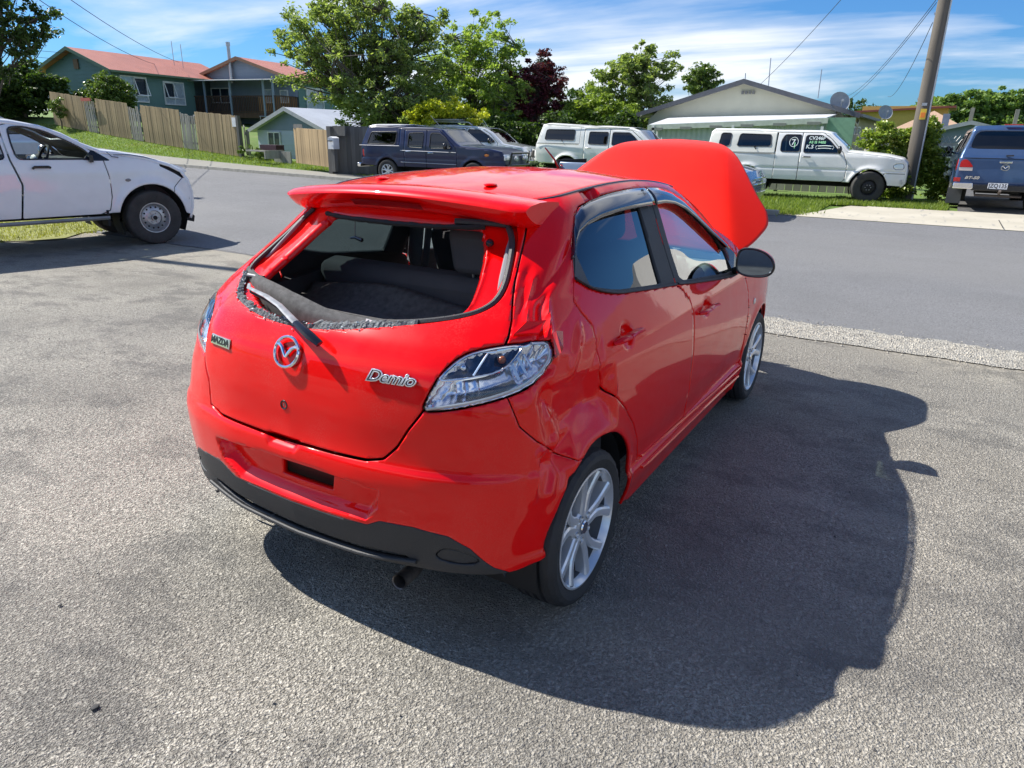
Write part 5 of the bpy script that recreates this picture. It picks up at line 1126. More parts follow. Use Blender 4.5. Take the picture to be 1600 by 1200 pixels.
# ---- 3. navy double cab with canopy
top3 = [(3.86, .42), (3.92, .60), (3.90, .86), (3.80, .99), (3.45, 1.06), (2.80, 1.10), (2.50, 1.12), (2.35, 1.20), (2.05, 1.42), (1.90, 1.545), (1.60, 1.60), (.65, 1.61), (.0, 1.66), (-.45, 1.665), (-.72, 1.63), (-.95, 1.10), (-1.0, .60), (-.98, .50)]
prof3 = top3+[(-.8, .46), (.4, .44), (2.4, .42), (3.7, .40)]
pn3 = lambda x0, x1: [(x0, .48), (x0, 1.53), (x1, 1.53), (x1, .48)]
navy, W3 = vehicle('double_cab_ute', 'dark navy double cab ute with white-topped canopy parked nose right by the trees', (15.92, 13.08, .19), math.radians(-84), dict(
    prof=prof3, top=top3, W=WB, arches=[(2.95, .40), (0, .40)], wr=.34, rimr=.205, track=.74, wheels=(0, 2.95), sill=.43, paint=navy_p, glass=glass_far, step=.035, r=.045, wstyle='alloy', crease=(.74,),
    wins=[[(-.72, 1.12), (-.58, 1.46), (.36, 1.48), (.30, 1.11)], [(.75, 1.05), (.76, 1.44), (1.28, 1.46), (1.26, 1.03)], [(1.50, 1.03), (1.51, 1.45), (1.80, 1.45), (2.02, 1.34), (2.24, 1.05)]],
    panels=[('canopy', [(-1.3, 1.08), (-1.3, 1.8), (.45, 1.8), (.45, 1.08)]), ('rear_door', [(.62, .48), (.62, 1.53), (1.38, 1.53), (1.38, .48)]), ('front_door', [(1.385, .48), (1.385, 1.53), (1.82, 1.53), (2.36, 1.06), (2.42, .85), (2.40, .48)])],
    top_glass=[(7, 9, (.64, .58), .02, .03, 'windscreen', glass_far)], handles=[(.78, .93), (1.55, .90)], handle_m=chrome, mirror=(2.10, 1.02), floor=.55, seats=(1.15, .4),
    side_lamps=[('tail_lamp', [(-.90, .72), (-.91, .98), (-.85, .98), (-.84, .72)], red_lens, .002), ('front_indicator', [(3.30, .84), (3.30, .92), (3.45, .92), (3.45, .84)], amber, .002)]))
b = MB(); V = [(x, y, 1.668+.03*(1-(y/.7)**2)-.03*abs(x+.15)**2) for x in np.linspace(-.66, .50, 9) for y in np.linspace(-.62, .62, 9)]; b.add(V, [(i*9+j, (i+1)*9+j, (i+1)*9+j+1, i*9+j+1) for i in range(8) for j in range(8)]); b.obj('canopy_roof_panel', mat('pale_fibreglass', (.62, .62, .66), .35, coat=.5), navy, thick=.02)
tubes(navy, 'canopy_rail', mat('bright_trim', (.5, .5, .52), .3, metal=.8), [[(-.98, -.852, 1.075), (.45, -.865, 1.075)], [(.5, -.862, .95), (2.4, -.862, .93)], [(.5, -.852, .62), (2.4, -.852, .60)]], .010)
b = MB(); b.box((-1.10, 0, .50), (.12, 1.55, .12)); b.obj('rear_bumper', chrome, navy, bevel=.02)
tubes(navy, 'bull_bar', gloss_black, [[(3.98, -.62, .55), (4.06, -.60, .95), (4.06, .60, .95), (3.98, .62, .55)], [(4.0, -.7, .62), (4.03, .7, .62)]], .03)
b = MB()
for y_ in (-.34, .34): b.lathe([(.001, -.04), (.075, -.03), (.08, .02), (.03, .06)], 16, Matrix.Translation((4.08, y_-.0, .80)) @ Matrix.Rotation(math.radians(90), 4, 'Z'))
b.obj('spotlight', lamp_clear, navy)
for s in (1, -1): b = MB(); b.box((3.88, -s*.60, .83), (.12, .30, .16)); b.obj('headlamp', lamp_clear, navy, bevel=.02)
tubes(navy, 'aerial', steel, [[(1.95, -.70, 1.50), (1.70, -.74, 1.75), (1.52, -.76, 1.93)]], .006)
b = MB(); b.box((2.10, -.40, 1.16), (.05, .10, .05)); b.obj('windscreen_sticker', white_plastic, navy, smooth=False)

# ---- 4. silver four-wheel drive behind it
top4 = [(3.30, .45), (3.36, .60), (3.34, .90), (3.20, 1.06), (2.80, 1.12), (2.50, 1.17), (2.05, 1.53), (1.80, 1.66), (1.40, 1.72), (.5, 1.76), (-.6, 1.76), (-.95, 1.70), (-1.05, 1.15), (-1.05, .55)]
prof4 = top4+[(-.9, .48), (2.3, .45), (3.1, .42)]
wag, W4 = vehicle('four_wheel_drive', 'silver white four wheel drive with roof rack half hidden behind the navy ute', (20.4, 14.55, .18), math.radians(-80), dict(
    prof=prof4, top=top4, W=([.2, .4, .6, .9, 1.1, 1.2, 1.5, 1.8], [.82, .85, .88, .89, .88, .85, .78, .70]), arches=[(2.55, .42), (0, .42)], wr=.36, rimr=.20, track=.77, wheels=(0, 2.55), sill=.45, paint=mat('pearl_silver_paint', (.60, .63, .68), .25, metal=.2, coat=1., var=.04), glass=glass_far, step=.045, wstyle='alloy',
    wins=[[(1.15, 1.20), (1.15, 1.62), (1.60, 1.61), (1.95, 1.42), (2.25, 1.20)], [(.25, 1.20), (.25, 1.62), (1.05, 1.62), (1.05, 1.20)], [(-.80, 1.22), (-.75, 1.62), (.12, 1.62), (.12, 1.20)]],
    panels=[('front_door', [(1.10, .5), (1.10, 1.67), (1.68, 1.65), (2.05, 1.45), (2.35, 1.15), (2.2, .5)]), ('rear_door', [(.19, .5), (.19, 1.67), (1.09, 1.67), (1.09, .5)])],
    top_glass=[(5, 7, (.66, .60), .02, .03, 'windscreen', glass_far)], mirror=(2.05, 1.17), floor=.55, seats=(1.0, .2)))
tubes(wag, 'roof_rack', steel, [[(-.7, s*.60, 1.80), (-.5, s*.62, 1.87), (1.1, s*.62, 1.85), (1.25, s*.60, 1.76)] for s in (1, -1)]+[[(x_, -.62, 1.86), (x_, .62, 1.86)] for x_ in (-.3, .3, .9)], .022)
b = MB(); b.box((.1, -.1, 1.93), (1.2, 1.1, .06)); b.obj('roof_box_tray', mat('grey_tray', (.30, .31, .33), .5), wag, bevel=.02)
tubes(wag, 'bull_bar', chrome, [[(3.42, -.6, .50), (3.50, -.58, .98), (3.50, .58, .98), (3.42, .6, .50)], [(3.48, -.2, .55), (3.50, -.2, .98)], [(3.48, .2, .55), (3.50, .2, .98)], [(3.45, -.75, .60), (3.48, .75, .60)]], .030)
b = MB(); b.box((3.36, 0, .83), (.04, 1.0, .22)); b.obj('grille', mat('dark_grille', (.05, .05, .055), .4, metal=.4), wag, smooth=False)
for s in (1, -1): b = MB(); b.box((3.35, -s*.62, .85), (.08, .26, .18)); b.obj('headlamp', lamp_clear, wag, bevel=.02)
tubes(wag, 'aerial', white_plastic, [[(1.95, -.68, 1.60), (1.78, -.72, 1.86), (1.70, -.73, 1.95)]], .008)

# ---- 5. white double cab with canopy
top5 = [(4.05, .50), (4.12, .65), (4.10, .95), (3.98, 1.08), (3.4, 1.18), (2.95, 1.24), (2.72, 1.42), (2.45, 1.66), (2.15, 1.745), (1.2, 1.79), (.55, 1.77), (.48, 1.80), (-.75, 1.86), (-.96, 1.82), (-1.17, 1.18), (-1.20, .60)]
prof5 = top5+[(-1.0, .52), (.5, .50), (2.6, .50), (3.9, .46)]
dcab, W5 = vehicle('double_cab_ute', 'white double cab ute with matching white canopy standing beyond the red car roof', (21.13, 9.61, .17), math.radians(-85), dict(
    prof=prof5, top=top5, W=([.2, .45, .6, .9, 1.1, 1.22, 1.5, 1.65, 1.85], [.84, .88, .90, .91, .90, .87, .82, .78, .72]), arches=[(3.1, .46), (0, .46)], wr=.38, rimr=.21, track=.79, wheels=(0, 3.1), sill=.49, paint=white_dusty, glass=glass_far, step=.035, r=.06, wstyle='alloy', flare=.045,
    wins=[[(-.84, 1.34), (-.79, 1.66), (.25, 1.655), (.24, 1.32)], [(.74, 1.22), (.76, 1.61), (1.42, 1.60), (1.40, 1.20)], [(1.56, 1.20), (1.56, 1.60), (2.15, 1.59), (2.36, 1.42), (2.55, 1.21)]],
    panels=[('canopy', [(-1.4, 1.215), (-1.4, 2), (.44, 2), (.44, 1.215)]), ('rear_door', [(.60, .55), (.60, 1.70), (1.48, 1.70), (1.48, .55)]), ('front_door', [(1.485, .55), (1.485, 1.70), (2.2, 1.66), (2.75, 1.24), (2.7, .55)])],
    top_glass=[(5, 8, (.70, .62), .02, .03, 'windscreen', glass_far)], handles=[(.78, 1.10), (1.66, 1.09)], handle_m=steel, mirror=(2.45, 1.2), floor=.6, seats=(1.3, .5)))
tubes(dcab, 'canopy_rail', mat('seam_grey', (.25, .25, .24), .6), [[(-1.15, -.89, 1.21), (.44, -.915, 1.20)], [(-1.0, -.80, 1.835), (.5, -.78, 1.79), (2.1, -.76, 1.73)]], .008)
tubes(dcab, 'canopy_latch', gloss_black, [[(-.22, -.86, 1.35), (-.18, -.885, 1.28)]], .012)

# ---- 6. silver tray ute on the road edge behind the raised bonnet
top6 = [(3.30, .32), (3.38, .45), (3.37, .72), (3.25, .90), (2.9, .98), (2.45, 1.02), (2.30, 1.08), (1.90, 1.36), (1.60, 1.42), (.95, 1.43), (.72, 1.38), (.55, 1.05), (.52, 1.03)]
prof6 = top6+[(-.95, 1.03), (-1.0, .5), (-.8, .36), (2.3, .30), (3.1, .30)]
tray, W6 = vehicle('tray_ute', 'low blue grey ute with open rear tray, mostly hidden behind the raised red bonnet', (13.6, 5.05, .09), math.radians(-90), dict(
    prof=prof6, top=top6, W=([.2, .35, .6, .8, .95, 1.05, 1.4], [.74, .79, .82, .82, .81, .78, .64]), arches=[(2.55, .36), (0, .36)], wr=.30, ww=.19, rimr=.18, track=.72, wheels=(0, 2.55), sill=.31, paint=mat('blue_grey_paint', (.22, .27, .36), .25, metal=.4, coat=1., var=.06), glass=glass_far, step=.035, wstyle='alloy', crease=(.70,),
    wins=[[(.82, 1.04), (.90, 1.34), (1.60, 1.34), (1.85, 1.24), (2.08, 1.05)]], panels=[('front_door', [(.80, .38), (.80, 1.38), (1.62, 1.38), (1.95, 1.28), (2.25, 1.0), (2.1, .38)])],
    side_lamps=[('tail_lamp', [(-.92, .72), (-.93, .92), (-.80, .92), (-.80, .72)], red_lens, .002), ('headlamp', [(3.02, .70), (3.0, .84), (3.20, .85), (3.30, .74)], lamp_clear, .002)],
    top_glass=[(6, 8, (.60, .54), .02, .03, 'windscreen', glass_far)], mirror=(2.05, 1.02), floor=.42, seats=(1.1,)))
b = MB(); b.box((-.24, 0, .62), (1.42, 1.42, .05)); b.box((.50, 0, .82), (.04, 1.45, .42)); b.box((-.97, 0, .82), (.04, 1.50, .40)); b.obj('tray', black_matt, tray, smooth=False)
tubes(tray, 'front_bumper_trim', chrome, [[(3.40, -.55, .50), (3.43, 0, .50), (3.40, .55, .50)], [(3.39, -.5, .66), (3.42, 0, .67), (3.39, .5, .66)], [(3.385, -.5, .78), (3.41, 0, .79), (3.385, .5, .78)]], .014)

# ---- 7. slate blue ute seen from behind
top7 = [(4.0, .5), (4.05, .9), (3.9, 1.10), (2.9, 1.27), (2.6, 1.45), (2.3, 1.68), (1.95, 1.78), (.7, 1.80), (.55, 1.80), (-.55, 1.84), (-.92, 1.83), (-1.02, 1.75), (-1.13, 1.33), (-1.20, 1.17), (-1.22, 1.14), (-1.235, .60), (-1.22, .55)]
prof7 = top7+[(-1.1, .52), (.5, .48), (2.6, .48), (3.8, .46)]
blue, W7 = vehicle('canopied_ute', 'slate blue ute with tinted canopy window, seen from behind at the right edge', (18.86, -2.67, .165), math.radians(2), dict(
    prof=prof7, top=top7, W=([.2, .45, .6, .95, 1.1, 1.22, 1.5, 1.7, 1.85], [.84, .90, .925, .93, .92, .89, .80, .75, .70]), arches=[(3.22, .46), (0, .46)], wr=.38, ww=.26, rimr=.21, track=.80, wheels=(0, 3.22), sill=.49, paint=blue_p, glass=glass_far, step=.03, r=.05, wstyle='alloy', flare=.02, taper=(.1, .03),
    wins=[[(-.88, 1.34), (-.70, 1.72), (.45, 1.70), (.45, 1.32)], [(.70, 1.25), (.74, 1.64), (1.42, 1.64), (1.42, 1.25)], [(1.54, 1.25), (1.54, 1.64), (2.1, 1.63), (2.6, 1.27)]],
    panels=[('rear_door', [(.60, .55), (.60, 1.70), (1.48, 1.70), (1.48, .55)]), ('front_door', [(1.485, .55), (1.485, 1.70), (2.2, 1.66), (2.75, 1.24), (2.7, .55)])],
    side_lamps=[('tail_lamp_side', [(-1.16, .86), (-1.165, 1.12), (-1.0, 1.12), (-.95, .98), (-1.0, .86)], red_lens, -.002)],
    top_glass=[(11, 12, (.66, .74), .03, .01, 'canopy_window', glass_mat('black_tint', (.05, .06, .08), 1.2)), (4, 6, (.70, .62), .02, .03, 'windscreen', glass_far)], mirror=(2.45, 1.2), floor=.6, seats=(1.3, .5)))
X7 = -1.262
b = MB(); b.box((X7+.02, 0, 1.145), (.03, 1.62, .012)); b.box((X7+.01, 0, .585), (.03, 1.30, .012)); b.obj('tailgate_gap', black_matt, blue, smooth=False)
for s in (1, -1):
    b = MB(); P2 = chaikin([(.86, .97), (.86, 1.06), (.80, 1.12), (.72, 1.10), (.62, .99), (.60, .945), (.87, .945)], 1); b.prism([tuple(p) for p in P2], lambda p, t: (X7+t, s*p[0], p[1]), -.012, .06); b.obj('tail_lamp', red_lens, blue)
    b = MB(); P2 = [(.60, .87), (.60, .94), (.87, .94), (.86, .87)]; b.prism(P2, lambda p, t: (X7+t, s*p[0], p[1]), -.008, .06); b.obj('reversing_lamp', mat('pale_lamp', (.70, .62, .58), .2, coat=1.), blue)
    b = MB(); P2 = [(.80, .63), (.80, .72), (.93, .72), (.93, .63)]; b.prism(P2, lambda p, t: (X7-.06+t, s*p[0], p[1]), -.01, .06); b.obj('reflector', red_lens, blue)
    b = MB(); P2 = [(.55, .62), (.92, .61), (.93, .48), (.50, .48)]; b.prism(P2, lambda p, t: (X7-.12+t, s*p[0], p[1]), -.01, .14); b.obj('bumper_corner', chrome, blue, bevel=.015)
    b = MB(); b.box((-.50, s*.82, .28), (.025, .30, .36)); b.obj('mud_flap', mat('grey_mud_flap', (.10, .10, .11), .7), blue, smooth=False)
b = MB(); b.box((X7-.06, 0, .52), (.14, 1.1, .14)); b.obj('step_bumper', gloss_black, blue, bevel=.02)
F7 = lambda y, z, dx: (Vector((X7+dx, y, z)), Vector((0, -1, 0)), Vector((0, 0, 1)), Vector((-1, 0, 0)))
b = MB(); b.box((X7-.135, .06, .565), (.01, .37, .125)); pl = b.obj('number_plate', mat('plate_white', (.78, .80, .84), .4), blue, smooth=False)
text_mesh('plate_lettering', 'JZQ135', .125, F7(.06, .565, -.142), mat('plate_black', (.02, .02, .03), .5), pl, .001, 0, .86, 0, 1.0, .002)
b = MB(); b.box((X7-.025, 0, 1.075), (.03, .24, .045)); b.obj('tailgate_handle', chrome, blue, bevel=.01)
Fe = F7(-.01, .96, -.02); b = MB(); b.tube(on_frame(Fe, [(.075*math.cos(q), .062*math.sin(q)) for q in np.linspace(0, 2*math.pi, 25)], .0), .011, 6, caps=False); b.tube(on_frame(Fe, [(-.065, .025), (-.03, .018), (0, -.02), (.03, .018), (.065, .025)], .002), .010, 6); b.obj('emblem', chrome, blue)
text_mesh('lettering', 'BT-50', .085, F7(.58, .72, -.012), chrome, blue, .003, .25, 1.3, 0, 1, .004)
tubes(blue, 'canopy_window_latch', gloss_black, [[(X7+.03, .02, 1.21), (X7+.0, -.12, 1.215)]], .018)
tubes(blue, 'tow_bar', mat('rusty_steel', (.12, .10, .09), .7, metal=.4), [[(X7+.2, 0, .42), (X7-.12, 0, .40), (X7-.18, 0, .47)], [(X7+.2, .45, .42), (X7+.1, .45, .34), (X7+.1, -.45, .34)]], .03)
b = MB(); b.box((-1.02, 0, 1.862), (.08, .34, .02)); b.obj('high_brake_light', red_lens, blue, smooth=False)
# far car behind the damaged ute
top8 = [(1.9, .5), (2.0, .75), (1.9, .95), (1.1, 1.05), (.35, 1.45), (-.4, 1.50), (-1.4, 1.45), (-2.0, 1.0), (-2.05, .5)]
far8, _ = vehicle('parked_wagon', 'pale silver wagon roof showing above the damaged white ute', (6.9, 18.9, .38), math.radians(-14), dict(cat='car',
    prof=top8+[(-1.9, .4), (1.8, .4)], top=top8, W=([.2, .5, .9, 1.0, 1.5], [.76, .80, .82, .79, .66]), arches=[(1.35, .36), (-1.35, .36)], wr=.31, rimr=.19, track=.73, wheels=(-1.35, 1.35), paint=silver_p, glass=glass_far, step=.05, wstyle='alloy',
    wins=[[(-1.6, 1.06), (-1.35, 1.38), (-.35, 1.41), (-.35, 1.04)], [(-.25, 1.04), (-.25, 1.41), (.35, 1.38), (.85, 1.08)]], top_glass=[(3, 4, (.64, .58), .05, .05, 'windscreen', glass_clear), (6, 7, (.62, .66), .05, .05, 'rear_window', glass_far)], floor=.4))

# ================================================================== TREES AND SHRUBS
bark = mat('bark', (.10, .085, .065), .9, var=.3, vscale=8, bump=.5, bscale=25)
def leaves_mesh(name, P, R, size, m, parent, kind=None, asp=.55, droop=0.0, up=.5):
    """P: leaf positions (n,3); R: RandomState; pointed leaf = two triangles folded on the midrib"""
    n = len(P); a = R.uniform(0, 2*math.pi, n); el = R.normal(-droop, .5, n)
    d = np.stack([np.cos(a)*np.cos(el), np.sin(a)*np.cos(el), np.sin(el)], 1)
    nrm = R.normal(0, 1, (n, 3)); nrm[:, 2] = np.abs(nrm[:, 2])+up; nrm -= d*(nrm*d).sum(1)[:, None]; nrm /= np.linalg.norm(nrm, axis=1)[:, None]
    sd_ = np.cross(d, nrm); s = size*R.uniform(.6, 1.35, n)[:, None]
    V = np.stack([P-d*s*.5, P+sd_*s*asp*.5+nrm*s*.08, P+d*s*.5, P-sd_*s*asp*.5+nrm*s*.08], 1).reshape(-1, 3)
    F = np.arange(4*n).reshape(-1, 4)
    o = obj(name, V, F, m, parent, smooth=False)
    if kind: o['kind'] = kind
    return o
def tree(name, label, base, lobes, m, seed, clumps=90, per=55, size=.13, trunk_r=.14, cat_='tree', group=None, clump_r=.34, limb=True, asp=.55, droop=.2, hollow=.55, twigs=True, crown='crown'):
    R = np.random.RandomState(seed); root = empty(name, label, cat_, base, 0, group)
    base = np.array(base, float); vol = np.array([l[3]*l[3]*l[4] for l in lobes]); vol /= vol.sum(); C_ = []
    for _ in range(clumps):
        l = lobes[R.choice(len(lobes), p=vol)]; d = R.normal(0, 1, 3); d /= np.linalg.norm(d); rr = hollow+(1-hollow)*R.uniform(0, 1)**.6
        if R.uniform() < .22: rr = R.uniform(.2, .7)
        c = np.array(l[:3])+d*rr*np.array([l[3], l[3], l[4]])*(1+.10*R.normal()); C_.append(c)
    C_ = np.array(C_)-base; P = []
    for c in C_:
        k = int(per*R.uniform(.5, 1.4)); r = clump_r*R.uniform(.55, 1.25); q = R.normal(0, 1, (k, 3)); q /= np.maximum(np.linalg.norm(q, axis=1), .6)[:, None]
        P.append(c+q*r*R.uniform(.25, 1.0, (k, 1))*np.array([1, 1, .62]))
    P = np.concatenate(P); leaves_mesh(crown, P, R, size, m, root, asp=asp, droop=droop)
    if limb:
        b = MB(); cen = C_.mean(0); top = np.array([cen[0]*.9, cen[1]*.9, cen[2]]); fork = top*.38
        b.tube([(0, 0, -.2), tuple(fork*.5+R.normal(0, .04, 3)), tuple(fork), tuple(top)], [trunk_r*1.15, trunk_r, trunk_r*.85, trunk_r*.35], 9); b.obj('trunk', bark, root)
        b = MB(); idx = R.permutation(len(C_))
        main = [C_[i] for i in idx[:9]]
        for e in main:
            s0 = fork+(top-fork)*R.uniform(0, .7); mid = s0*.5+e*.5+np.array([0, 0, .12*np.linalg.norm(e-s0)])
            b.tube([tuple(s0), tuple(mid), tuple(e)], [trunk_r*.42, trunk_r*.26, trunk_r*.08], 6)
        if twigs:
            for i in idx[9:]:
                e = C_[i]; j = min(main, key=lambda q: np.linalg.norm(q-e)); s0 = j*.55+fork*.45 if R.uniform() < .5 else j
                b.tube([tuple(s0), tuple(s0*.5+e*.5+R.normal(0, .08, 3)), tuple(e)], [trunk_r*.14, trunk_r*.10, trunk_r*.04], 4)
        b.obj('branches', bark, root)
    return root
lf_big = leafmat('maple_leaf', (.12, .175, .055), (.33, .39, .14), .45); lf_mid = leafmat('lime_leaf', (.16, .25, .05), (.38, .46, .13), .45)
lf_yel = leafmat('golden_leaf', (.32, .38, .03), (.62, .58, .05)); lf_pur = leafmat('purple_leaf', (.055, .012, .020), (.17, .035, .05), .25)
lf_con = leafmat('conifer_leaf', (.022, .050, .030), (.050, .10, .055), .1); lf_lgt = leafmat('light_leaf', (.14, .21, .03), (.30, .38, .07))
lf_ivy = leafmat('ivy_leaf', (.11, .19, .025), (.34, .40, .07), .3, .35); lf_dark = leafmat('hedge_leaf', (.030, .060, .015), (.085, .14, .03)); lf_shr = leafmat('glossy_shrub_leaf', (.05, .10, .02), (.20, .27, .07), .25, .3)
lf_hill = leafmat('distant_leaf', (.10, .17, .045), (.25, .35, .10), .3)
G = lambda x, y: float(terr(x, y))
tree('broadleaf_tree', 'large spreading green tree rising over the dark fence left of the navy ute', (20.6, 18.3, G(20.6, 18.3)), [(20.51, 18.85, 5.05, 2.55, 1.75), (19.51, 19.96, 4.21, 1.75, 1.40), (21.29, 17.0, 4.27, 1.75, 1.50), (20.28, 17.8, 2.97, 2.30, 1.15), (20.67, 19.4, 6.3, 1.65, 1.0), (19.9, 17.2, 2.1, 2.0, .75), (20.6, 16.4, 2.5, 1.5, .8), (21.93, 16.83, 5.56, 1.25, .80), (19.34, 21.04, 5.36, .80, .55)], lf_big, 11, 660, 62, .155, .20, clump_r=.36)
tree('broadleaf_tree', 'airy yellow green tree with upright shoots between the big tree and the purple tree', (25.2, 16.6, .2), [(25.03, 16.54, 3.7, 1.95, 1.55), (24.17, 17.62, 3.16, 1.55, 1.3), (25.59, 15.27, 3.21, 1.3, 1.3), (25.85, 16.43, 5.45, 1.1, 1.15), (25.13, 17.27, 4.9, 1.25, 1.15), (26.34, 15.44, 5.3, .7, .95)], lf_mid, 12, 330, 58, .155, .13, clump_r=.34)
tree('golden_shrub', 'golden yellow leaved shrub behind the roof of the navy ute', (20.2, 14.4, .1), [(19.75, 15.09, 2.2, .85, .45), (20.25, 14.44, 2.5, .85, .45), (20.72, 13.5, 2.3, .55, .33)], lf_yel, 13, 110, 60, .12, .05, 'shrub', clump_r=.22, twigs=False)
tree('hedge_mass', 'dark green undergrowth filling the gap beneath the trees behind the parked utes', (24.0, 13.5, .1), [(22.8, 15.6, 1.3, 1.4, 1.2), (24.0, 14.0, 1.2, 1.5, 1.2), (25.5, 12.3, 1.3, 1.6, 1.2), (22.5, 17.5, 1.4, 1.3, 1.1), (27.0, 10.8, 1.5, 1.5, 1.3)], lf_dark, 14, 420, 60, .16, .05, 'undergrowth', clump_r=.34, limb=False)
tree('copper_tree', 'dark purple leaved tree standing among the green ones', (27.2, 14.7, .2), [(27.16, 14.74, 3.4, .85, 1.5), (27.7, 14.59, 4.4, .5, .85), (26.64, 15.07, 2.4, .95, 1.0), (27.87, 14.02, 4.0, .38, .6), (27.52, 13.78, 2.8, .5, 1.1), (26.0, 15.0, 3.9, .6, .6)], lf_pur, 15, 260, 60, .15, .10, clump_r=.28)
tree('conifer', 'small dark pointed conifer tip above the purple tree', (41.1, 22.2, 2.0), [(41.07, 22.16, 4.6, 1.0, 1.4), (41.07, 22.16, 6.2, .40, .9), (41.07, 22.16, 5.5, .7, .9)], lf_con, 16, 90, 60, .14, .10, clump_r=.26)
tree('feathery_shrub', 'pale lime feathery shrub behind the white double cab ute', (28.3, 12.4, .1), [(28.27, 12.58, 2.75, 1.25, .8), (27.77, 13.27, 2.5, .7, .62), (28.8, 11.57, 2.6, 1.1, .7), (28.3, 12.2, 1.5, 1.3, .9)], lf_lgt, 17, 240, 65, .15, .06, 'shrub', clump_r=.28)
tree('broadleaf_tree', 'mid green tree with arching top left of the cream house gable', (32.7, 12.3, .2), [(32.61, 12.48, 4.2, 1.5, 1.3), (32.67, 11.58, 3.0, 1.4, 1.2), (31.8, 13.62, 3.9, .8, .8), (33.75, 10.99, 4.9, .75, .75), (33.16, 12.28, 5.3, .8, .7), (33.0, 11.9, 1.7, 1.5, 1.0)], lf_big, 18, 360, 60, .17, .12, clump_r=.30)
tree('round_tree', 'small round topped tree with bare stem above the cream house roof', (40.8, 11.5, .3), [(40.82, 11.46, 4.75, 1.1, .95)], lf_shr, 19, 110, 60, .17, .08, clump_r=.28)
tree('broadleaf_tree', 'leafy tree entering at the top left corner of the picture', (7.0, 18.2, .35), [(7.34, 17.3, 3.85, .80, .62), (7.66, 16.81, 3.90, .48, .33), (6.98, 17.42, 3.05, .62, .42), (7.31, 17.02, 3.35, .5, .34), (6.3, 18.3, 3.9, 1.1, .9), (6.9, 17.6, 4.6, .9, .6)], lf_dark, 20, 260, 55, .11, .09, clump_r=.20)
tree('hedge', 'tall dark hedge left of the green house behind the far end of the fence', (18.3, 40.0, 2.3), [(18.33, 40.2, 3.5, 2.2, 1.3), (19.0, 38.87, 3.2, 1.1, 1.1), (17.0, 41.5, 3.0, 2.2, 1.5), (19.53, 38.43, 3.9, .55, .7), (16.0, 43, 3.6, 2, 1.5), (20.33, 38.87, 3.3, .5, .6)], lf_dark, 21, 620, 70, .21, .08, 'hedge', clump_r=.42, twigs=False)
tree('round_shrub', 'round clipped shrub in front of the green house wall, above the fence', (19.7, 34.62, 1.9), [(19.7, 34.62, 3.1, 1.05, .95)], lf_shr, 22, 330, 60, .12, .05, 'shrub', clump_r=.22, hollow=.8, twigs=False)
tree('small_shrub', 'small bright bush at the far left end of the paling fence', (17.64, 35.6, 1.7), [(17.64, 35.49, 2.5, .38, .55)], lf_shr, 23, 36, 50, .09, .03, 'shrub', clump_r=.17, twigs=False)
tree('climbing_shrub', 'bushy light green climber round the base of the power pole', (20.8, -.4, .12), [(20.75, .15, 1.65, .48, .50), (21.0, -.75, 1.55, .50, .62), (20.64, -.13, 1.0, .55, .62), (21.1, -.95, 1.9, .36, .32), (20.61, -.48, .5, .60, .44), (21.0, -1.15, .95, .32, .55), (21.3, -1.45, .55, .30, .5), (21.2, -.9, 1.2, .5, .6)], lf_ivy, 24, 420, 62, .115, .04, 'shrub', clump_r=.21, twigs=False)
tree('flower_plant', 'low strappy plants in the gap between the paling fence and the small garage', (17.3, 21.4, .6), [(17.17, 21.9, .95, .28, .22), (17.3, 21.2, .80, .3, .18)], lf_shr, 25, 22, 30, .14, .02, 'plant', clump_r=.13, limb=False, asp=.25)
for i, (x, y, z, r, h) in enumerate([(115.85, .34, 6.0, 2.2, 1.8), (117.69, -2.6, 6.4, 2.9, 2.1), (119.53, -5.55, 6.6, 3.1, 2.1), (120.96, -8.25, 6.2, 2.9, 2.0), (122.2, -10.4, 6.6, 3.0, 2.3), (116.0, -1.6, 4.4, 2.6, 1.5), (118.6, -6.6, 4.3, 3.6, 1.5), (121, -13, 6.4, 3, 2.2), (112, 2.5, 5.2, 2.3, 1.5), (119, -4.0, 4.6, 3.0, 1.5)]):
    tree('hill_tree', 'rounded green tree in the belt on the rise beyond the blue grey house', (x, y, G(x, y)), [(x, y, z, r, h), (x+.8, y-.5, z-1.2, r*.9, h)], lf_hill, 40+i, 130, 60, .55, .2, group='trees on the far rise', clump_r=.75, twigs=False)
for i, (x, y) in enumerate([(60, 60), (52, 70), (70, 52), (44, 78), (66, 40), (62, 30), (75, 22), (70, 14), (85, 8), (34, 82), (26, 76), (50, 30)]):
    tree('distant_tree', 'distant dark tree showing between the houses', (x, y, G(x, y)), [(x, y, G(x, y)+2.6, 3.2, 2.2), (x+1.5, y, G(x, y)+3.2, 2.2, 1.8)], lf_dark, 60+i, 60, 50, .40, .2, group='distant trees behind the houses', clump_r=.8, twigs=False)
